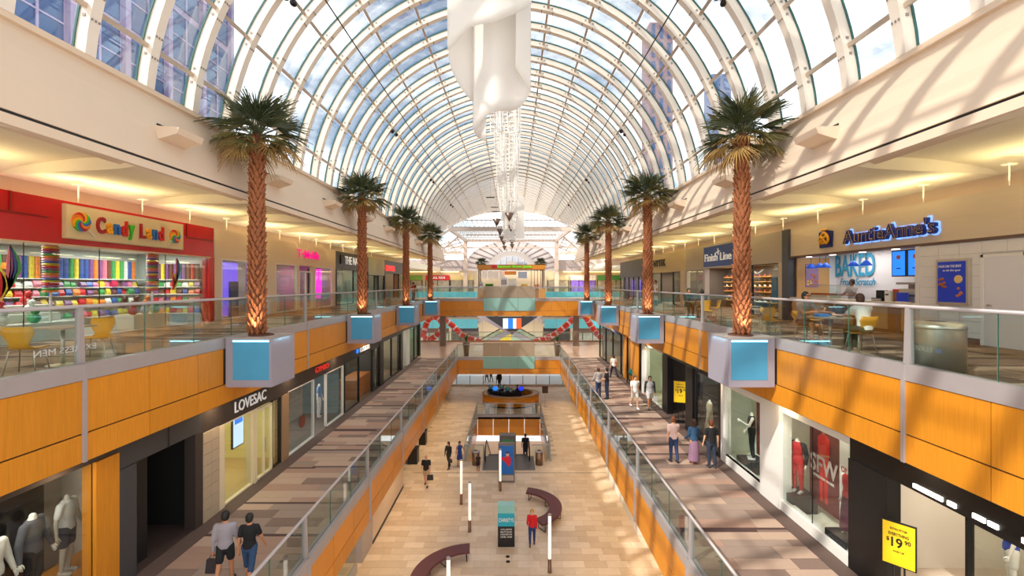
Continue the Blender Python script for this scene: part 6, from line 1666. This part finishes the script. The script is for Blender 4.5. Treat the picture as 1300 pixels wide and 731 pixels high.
for px, c, nm in ((642, (240, 200, 50), 'yellow'), (657, (170, 196, 160), 'pale green')):
    x = wx(px, 80); o = MB().box(x - .9, 79.8, .3, x + .9, 80, 3.4).build('tall_sign', mat('lp_' + nm.replace(' ', '_'), c, .4, emit=c, strength=.4)); tag(o, '%s tall lit sign below the crossing escalators' % nm, 'sign')
# red and white twisted tube sculptures
REDO = mat('tube_red_orange', (222, 60, 30), .4); TWH = mat('tube_white', (240, 225, 220), .4)
def tubeart(label, pts, D):
    t = thing('ribbon_sculpture', label, 'sculpture', (wx(pts[0][0], D), D, wz(pts[0][1], D)))
    P3 = [Vector((wx(a, D), D + .6 * math.sin(i * 1.3), wz(b, D))) for i, (a, b) in enumerate(pts)]
    # smooth
    dense = []
    for i in range(len(P3) - 1):
        p0, p1, p2, p3 = P3[max(i - 1, 0)], P3[i], P3[i + 1], P3[min(i + 2, len(P3) - 1)]
        for j in range(6):
            q = j / 6; dense.append(.5 * ((2 * p1) + (-p0 + p2) * q + (2 * p0 - 5 * p1 + 4 * p2 - p3) * q * q + (-p0 + 3 * p1 - 3 * p2 + p3) * q ** 3))
    dense.append(P3[-1])
    for i in range(0, len(dense) - 1):
        m = TWH if i % 4 == 3 else REDO
        MB().tube([dense[i], dense[i + 1]], .38 if m is REDO else .34, 8).build('tube_segment', m, t, True)
    for q in (0, len(dense) // 2, len(dense) - 1): MB().tube([dense[q], dense[q] + Vector((0, 0, 7))], .02, 5).build('wire', STEEL, t)
tubeart('looping red and white tube sculpture hanging over the ice, left side', [(537, 428), (540, 412), (547, 403), (556, 403), (563, 412), (556, 424), (545, 431), (538, 429)], 57)
tubeart('long red and white tube trailing down to the right of the loop', [(562, 404), (574, 414), (586, 425), (600, 430), (613, 434)], 58)
tubeart('rising red and white tube sculpture over the ice, right side', [(678, 434), (690, 431), (702, 426), (712, 418), (722, 409), (730, 403)], 58)
tubeart('short red and white tube sculpture beyond the right column', [(743, 402), (750, 412), (757, 422), (762, 428)], 57)
# potted plants on the middle bridge
LEAFG = mat('plant_green', (44, 100, 36), .5, var=.15)
for px, wd in ((592, 'left'), (707.5, 'right')):
    x = wx(px, 41.6); t = thing('potted_plant', 'tall tapered pot with leafy plant on the %s of the middle bridge' % wd, 'plant', (x, 41.6, F2))
    MB().lathe([(.2, 0), (.34, 1.25), (.34, 1.3), (.3, 1.3), (.29, 1.2)], 20, (x, 41.6, F2)).build('pot', mat('pot_bronze', (150, 124, 104), .35, metal=.5), t, True)
    for i in range(26):
        a = i * 2.4; l_ = fr.uniform(.5, .95); tl = fr.uniform(.1, .45)
        c = Vector((x, 41.6, F2 + 1.22)); d = Vector((math.cos(a) * tl, math.sin(a) * tl, 1)); sd_ = Vector((-math.sin(a), math.cos(a), 0)) * .05
        p1 = c + d * l_ * .5; p2 = c + d * l_ + Vector((math.cos(a), math.sin(a), -.3)) * .12
        MB().sheet([[c - sd_ * .3, p1 - sd_, p2 - sd_ * .1], [c + sd_ * .3, p1 + sd_, p2 + sd_ * .1]]).build('leaf', LEAFG, t, fix=False)
# ---- juice kiosk on the upper bridge
jk = thing('juice_kiosk', 'juice kiosk with wood header and green lettering on the upper bridge', 'kiosk', (.1, 50, F3))
x0, x1 = wx(606.5, 49.4), wx(692, 49.4)
MB().box(x0, 49.2, 13.15, x1, 49.5, 13.62).build('header', WOOD, jk); MB().box(x0, 51.8, 13.15, x1, 52.0, 13.62).build('rear_header', WOOD, jk); MB().box(x0, 49.2, 13.62, x1, 52.0, 13.66).build('roof', BLACK, jk)
text('sign_letters', 'Summer Moon Juice', 3.7, .36, ((x0 + x1) / 2 + .3, 49.15, 13.42), 'front', mat('lime_letters', (110, 200, 20), .4, emit=(100, 200, 20), strength=.5), jk, off=.04)
mb = MB(); mb.ell((x0 + 1.7, 49.15, 13.48), (.2, .06, .2)); mb.ell((x0 + 2.0, 49.15, 13.42), (.16, .06, .16)); mb.build('heart_mark', mat('heart_red', (220, 30, 60), .4), jk, True)
for x in (x0 + .12, x1 - .12):
    for y in (49.35, 51.85): MB().box(x - .07, y - .07, F3, x + .07, y + .07, 13.15).build('post', mat('post_grey', (150, 140, 130), .4), jk)
for i in range(4): MB().box(x1 - .5 - i * .35, 49.3, 11.2, x1 - .44 - i * .35, 49.36, 13.15).build('slat', WOODD, jk)
for i in range(4):
    a = x0 + .3 + i * .66; MB().box(a, 51.3, 12.15, a + .6, 51.36, 13.0).build('menu_board', mat('menu_pale', (236, 220, 210), .4, emit=(236, 220, 205), strength=.35), jk)
MB().box(x0 + 4.4, 51.3, 12.2, x0 + 5.4, 51.36, 12.95).build('menu_board', mat('menu_grid', (190, 196, 210), .4, emit=(180, 190, 210), strength=.3), jk); MB().box(x0 + 2.7, 51.3, 12.6, x0 + 4.2, 51.36, 13.0).build('menu_board', mat('menu_orange', (236, 140, 60), .4, emit=(236, 140, 60), strength=.35), jk)
for s, a in ((-1, x0), (1, x1 - .7)): MB().box(a, 49.0, F3, a + .7, 51.9, F3 + 1.05).build('wood_counter', WOOD, jk)
MB().box(x0 + .7, 49.3, F3, x1 - .7, 49.9, F3 + 1.1).build('wood_counter', WOODD, jk); MB().box(x0, 49.2, F3 + 1.1, x1, 50.0, F3 + 1.16).build('worktop', PANEW, jk)
def kitem(nm, lb, cat, dx, w_, h_, m, y=49.6, z=F3 + 1.16, extra=None):
    t = thing(nm, lb, cat, (x0 + dx, y, z)); MB().box(x0 + dx, y - .2, z, x0 + dx + w_, y + .2, z + h_).build('body', m, t); MB().box(x0 + dx + .05, y - .22, z + h_ * .3, x0 + dx + w_ - .05, y - .2, z + h_ * .8).build('front_panel', extra or PANEW, t)
kitem('drinks_fridge', 'white drinks fridge in the centre of the juice kiosk', 'fridge', 2.5, .7, 1.1, mat('fridge_white', (236, 236, 240), .4), extra=STEEL)
kitem('blender_station', 'grey blender station next to the white fridge', 'appliance', 3.3, .9, 1.0, BRUSH)
kitem('fruit_display', 'lime green fruit display on the left of the juice counter', 'display', .8, .9, .45, mat('lime_box', (150, 200, 50), .5), extra=LEAFG)
kitem('fruit_display', 'lime green tray with orange edge on the right of the juice counter', 'display', 4.7, .7, .4, mat('lime_box', (0, 0, 0)), extra=mat('orange_edge', (236, 140, 60), .4))
kitem('price_card', 'white price card at the left post of the juice kiosk', 'card', .05, .55, .6, PANEW, z=F3 + 1.16, extra=STEEL)
kitem('flower_tub', 'pink and yellow tub at the right post of the juice kiosk', 'tub', 6.2, .5, .35, mat('tub_pink', (226, 110, 170), .5), extra=GOLD)
# ---- gable trusses at the end of the vault
tr = thing('roof_truss', None, None, (0, ENDY, 16), kind='structure')
TRS = mat('truss_beige', (190, 172, 158), .5)
def tb(nm, a, b, wd, ht): MB().bar(a, b, wd, ht).build(nm, TRS, tr)
ZT = 20.0
tb('chord', (-9.3, 68.5, 19.8), (9.3, 68.5, 19.8), .4, .5); tb('chord', (-9.3, 91, 20.2), (9.3, 91, 20.2), .4, .5)
for s in (-1, 1):
    tb('chord', (s * 9.1, 68.5, 19.8), (s * 9.1, 91, 20.2), .4, .5); tb('column', (s * 9.1, 91, 10), (s * 9.1, 91, 20.2), .8, .8); tb('chord', (s * 9.1, 91, 18.9), (s * 15, 91, 18.9), .3, .35)
    for j in range(6): tb('rafter', (s * (9.4 + j * 1.6), 80, 19.6 - j * .5), (s * (9.4 + j * 1.6), 92, 18.6 - j * .5), .12, .2)
    for j in range(4): tb('purlin', (s * 9.2, 82 + j * 3, 19.6 - j * .25), (s * 18, 82 + j * 3, 16.9 - j * .25), .12, .2)
    tb('brace', (s * 9.1, 68.5, 19.8), (s * 14.3, 62, 14.8), .3, .3); tb('brace', (s * 9.1, 80, 20), (s * 14.3, 76, 14.8), .25, .25)
tb('chord', (-9.1, 91, 18.8), (9.1, 91, 18.8), .25, .3)
wb = MB()
for y in (69.5, 80, 90.5):
    for i in range(26):
        x = -9 + i * .7
        wb.bar((x, y, 20.0), (x + .35, y, 21.3), .06, .06); wb.bar((x + .35, y, 21.3), (x + .7, y, 20.0), .06, .06)
    wb.bar((-9, y, 21.3), (9, y, 21.3), .12, .12)
for j in range(12): wb.bar((-9, 69 + j * 2, 20.2), (9, 69 + j * 2, 20.2), .08, .1)
for i in range(10):
    x = -8 + i * 1.78; wb.bar((x, 79.5, 21.2), (x, 79.5, 22.8 - .03 * x * x), .07, .07)
wb.bar((-6, 79.5, 22.2), (6, 79.5, 22.2), .08, .08)
wb.build('web_member', mat('truss_taupe', (150, 132, 120), .5), tr, kind='stuff')
# second, lower vault beyond
v2 = thing('skylight', None, None, (0, 110, 15), kind='structure')
def arc2(y0, y1, r0x, r1x, t0=0, t1=180, n=28, zc=13.6, ry=.62):
    vs = []; fs = []
    for i in range(n + 1):
        a = R(t0 + (t1 - t0) * i / n)
        for rr, y in ((r0x, y0), (r1x, y0), (r1x, y1), (r0x, y1)): vs.append((rr * math.cos(a), y, zc + rr * math.sin(a) * ry))
    for i in range(n):
        for k in range(4): k2 = (k + 1) % 4; fs.append((i * 4 + k, i * 4 + k2, i * 4 + 4 + k2, i * 4 + 4 + k))
    fs += [(0, 1, 2, 3), (n * 4 + 3, n * 4 + 2, n * 4 + 1, n * 4)]
    return MB().add(vs, fs)
E1 = (92.5, 9.3, 15.0, 5.3); E2 = (128.0, 6.9, 15.4, 5.6)
def ep(E, a, k=1.0): return (E[1] * k * math.cos(a), E[0], E[2] + E[3] * k * math.sin(a))
n_ = 30
MB().sheet([[ep(E1, R(-8 + 196 * i / n_)), ep(E2, R(-8 + 196 * i / n_))] for i in range(n_ + 1)]).build('vault_lining', mat('pale_vault', (226, 214, 208), .7), v2, True, fix=False)
for i in range(17):
    a = R(i * 180 / 16); MB().bar(ep(E1, a, .985), ep(E2, a, .985), .16, .3).build('vault_bar', mat('vault_grey', (160, 146, 144), .6), v2)
g_ = [[ep(E2, R(180 * i / n_), .98), ep(E2, R(180 * i / n_), .72)] for i in range(n_ + 1)]
o = MB().sheet(g_).build('end_arch', mat('bright_arch', (250, 246, 240), .6), v2, fix=False); md = o.modifiers.new('t', 'SOLIDIFY'); md.thickness = .5
area('vault_light', (0, 108, 12.6), (0, 0, 1), 8, 30, 260, (1, .95, .9))
MB().box(-7, 130, 10, 7, 130.2, 20.5).build('end_window', mat('end_grey', (170, 174, 184), .5), v2)
for i in range(7): MB().box(-5.2 + i * 1.7, 129.8, 14, -5.1 + i * 1.7, 129.95, 20).build('window_bar', PANEW, v2)
MB().box(-.9, 96, 10, 1.1, 96.5, 16.2).build('white_pillar', PANEW, v2)

# ================================================================== HANGING ART UNDER THE VAULT
SILK = mat('white_cloth', (250, 246, 240), .75)
m = SILK.node_tree; b_ = m.nodes['Principled BSDF']
tl = m.nodes.new('ShaderNodeBsdfTranslucent'); tl.inputs[0].default_value = (.95, .92, .88, 1); mxs = m.nodes.new('ShaderNodeMixShader'); mxs.inputs[0].default_value = .5
m.links.new(b_.outputs[0], mxs.inputs[1]); m.links.new(tl.outputs[0], mxs.inputs[2]); m.links.new(mxs.outputs[0], m.nodes['Material Output'].inputs[0])
bn = thing('hanging_cloth', 'huge draped white cloth hanging from the vault near the camera', 'banner', (-.2, 11, 16))
D0 = 11.0
def poly(pts, x):
    if x <= pts[0][0]: return pts[0][1]
    for (a, b), (c, d) in zip(pts[:-1], pts[1:]):
        if x <= c: return b + (d - b) * (x - a) / (c - a)
    return pts[-1][1]
def cloth(nm, pts, yoff, wave, nw, ph, tilt=0, topz=23.4):
    x0, x1 = pts[0][0], pts[-1][0]; g = []; n = 30
    for i in range(n + 1):
        u = i / n; px = x0 + (x1 - x0) * u; zb_ = wz(poly(pts, px), D0); col = []
        for j in range(25):
            v = j / 24; z = topz + (zb_ - topz) * v
            col.append((wx(px, D0), D0 + yoff + tilt * u + wave * math.sin(u * PI * nw + ph + v * .8) * (.35 + .65 * v), z))
        g.append(col)
    o = MB().sheet(g).build(nm, SILK, bn, True, fix=False); md = o.modifiers.new('t', 'SOLIDIFY'); md.thickness = .01
cloth('front_sheet', [(571, 76), (575, 71), (587, 58), (599, 49), (612, 47.5), (627, 47), (650, 34), (669, 21), (674, 18)], -.5, .10, 2.2, .3)
cloth('left_fold', [(571, 78), (574, 90), (580, 102), (588, 112), (600, 122)], -.2, .04, 1, .5, .7)
cloth('centre_drape', [(599, 160), (605, 154), (612, 149), (622, 143), (634, 140), (646, 138), (656, 133), (664, 127), (670, 119), (674, 112)], .15, .14, 2.3, 1.2)
cloth('low_fold', [(599.5, 158), (604, 166), (610, 172), (616, 176)], .5, .03, 1, .2, -.25)
cloth('right_flap', [(655, 91), (660, 97), (667, 105), (674, 112)], -.25, .02, 1, .3, .45)
mb = MB()
for a in (571, 622, 674): mb.tube([(wx(a, D0), D0, 23.4), (wx(a, D0), D0, 23.9)], .02, 5)
mb.tube([(wx(570, D0), D0, 23.45), (wx(675, D0), D0, 23.45)], .05, 8); mb.build('hanging_bar', STEEL, bn)
MESHW = mat('mesh_white', (244, 236, 226), .6)
hs = thing('lattice_sculpture', 'long chain of white woven lattice strips hanging down the middle of the vault', 'sculpture', (0, 40, 18))
lr = random.Random(3)
for q in range(9):
    y = 22 + q * 4.2; zc = 20.6 - q * .32
    for sx in (-1, 1):
        mb = MB(); x = .0 + sx * .42
        h_ = 3.4 - q * .1
        for i in range(7):
            u = i / 6 - .5; mb.bar((x + u * .6, y + .1 * math.sin(i), zc - h_ / 2), (x + u * .6 + lr.uniform(-.15, .15), y, zc + h_ / 2), .035, .05)
        for i in range(14):
            z = zc - h_ / 2 + i * h_ / 13; mb.bar((x - .32, y, z), (x + .32, y + .05, z + lr.uniform(-.12, .12)), .03, .06)
        mb.build('lattice_strip', MESHW, hs)
        MB().tube([(x, y, zc + h_ / 2), (x, y, CZ + math.sqrt((RV - .4) ** 2 - x * x))], .012, 5).build('wire', STEEL, hs)
for q, (a, b, D) in enumerate(((645, 247, 56), (660, 250, 60))):
    x = wx(a, D); o = MB().box(x - .55, D, wz(303, D), x + .6, D + .06, wz(b, D)).build('white_panel', SILK, hs)
cone_t = thing('cone_pendant', 'x', 'pendant', (0, 0, 0), 'inverted cone pendants on the vault axis', world=False)
MB().lathe([(.02, -.75), (.42, 0), (.40, .0), (.01, -.7)], 20).build('cone', mat('cone_bronze', (120, 96, 84), .35, metal=.6), cone_t, True); MB().tube([(0, 0, 0), (0, 0, 5.2)], .012, 5).build('cord', STEEL, cone_t)
cl = [(630.6, 281.9), (634.8, 294.3), (636.9, 302.6), (639.6, 308.2), (640.5, 314.4)]; cr = [(646.6, 274.9), (648.6, 288.8), (649.3, 299.2), (650, 306.8), (650.3, 312.3)]
first = True
for side, arr in (('left', cl), ('right', cr)):
    for i, (a, b) in enumerate(arr):
        D = 6.0 * 577.8 / (360 - b); lb = 'bronze inverted cone pendant, %s from the front in the %s line' % (['first', 'second', 'third', 'fourth', 'fifth'][i], side)
        p = (wx(a, D), D, 17.9)
        if first: cone_t.location = p; cone_t['label'] = lb; first = False
        else: dup(cone_t, p, None, lb)
bi = 0
bp_ = thing('bar_pendant', 'dark flat bar hanging among the lattice strips', 'pendant', (0, 0, 0), 'dark bars hanging on the vault axis', world=False)
MB().box(-.4, -.1, 0, .4, .1, .07).build('bar', DARKM, bp_); MB().tube([(0, 0, .07), (0, 0, 2.2)], .01, 5).build('cord', STEEL, bp_)
first = True
for a, b, D in ((622.5, 251, 44), (628, 263.5, 48), (629.5, 269, 52), (651.5, 256, 44), (651.5, 261, 48), (652.5, 272, 52), (653, 276, 56), (636, 288, 60)):
    p = (wx(a, D), D, wz(b, D))
    lb = 'dark flat bar hung on the vault axis, %s nearest of eight' % ORD[bi]; bi += 1
    if first: bp_.location = p; first = False; bp_['label'] = lb
    else: dup(bp_, p, None, lb)
# long catenary cables below the ribs
for s, lb in ((-1, 'left'), (1, 'right')):
    o = MB().tube([(s * 5.6, 5 + i * 3, 20.6 + .0 * i) for i in range(24)], .025, 5).build('roof_cable', DARKM); tag(o, 'thin dark cable running lengthwise under the %s side of the skylight' % lb, 'cable')

# ================================================================== OUTSIDE TOWERS
LAV = mat('lavender_cladding', (176, 160, 190), .7, var=.04); BGL = mat('tower_glass', (44, 78, 130), .12, var=.12, scale=.4)
def tower(label, x0, x1, y0, y1, z1, nx, ny, nz, m=LAV, g=BGL, face='x'):
    t = thing('tower_block', label, 'building', ((x0 + x1) / 2, (y0 + y1) / 2, -2))
    MB().box(x0, y0, -2, x1, y1, z1).build('wall', m, t)
    zz0 = 12; dz = (z1 - zz0) / nz
    if face == 'x':
        dy = (y1 - y0) / ny
        for i in range(ny):
            for j in range(nz):
                a = y0 + i * dy + .55; c = zz0 + j * dz + .5
                w_ = MB().box(x1 + .02, a, c, x1 + .1, y0 + (i + 1) * dy - .55, zz0 + (j + 1) * dz - .3).build('window', g, t)
                m2 = MB(); mid = y0 + (i + .5) * dy; m2.box(x1 + .08, mid - .1, c, x1 + .2, mid + .1, zz0 + (j + 1) * dz - .3); zc = (c + zz0 + (j + 1) * dz - .3) / 2; m2.box(x1 + .08, a, zc - .08, x1 + .18, y0 + (i + 1) * dy - .55, zc + .08); m2.build('mullion', LAV, w_)
        for i in range(ny + 1): MB().box(x1, y0 + i * dy - .3, -2, x1 + .45, y0 + i * dy + .3, z1).build('pier', m, t)
    else:
        dx = (x1 - x0) / nx
        for i in range(nx):
            for j in range(nz): MB().box(x0 + i * dx + .5, y0 - .1, zz0 + j * dz + .5, x0 + (i + 1) * dx - .5, y0 - .02, zz0 + (j + 1) * dz - .4).build('window', g, t)
    return t
tower('lavender framed glass tower close outside the left of the skylight', -64, -37, 22, 60, 66, 0, 7, 9)
tower('brownish tower seen high through the right of the skylight', 30.4, 35.5, 100, 106, 69, 3, 0, 14, mat('tower_brown', (140, 112, 120), .6), BGL, 'y')
tower('slim blue grey tower low through the right of the skylight', 52, 57, 118, 123, 66, 2, 0, 12, mat('tower_bluegrey', (110, 122, 156), .6), mat('tower_bandglass', (70, 96, 140), .2), 'y')
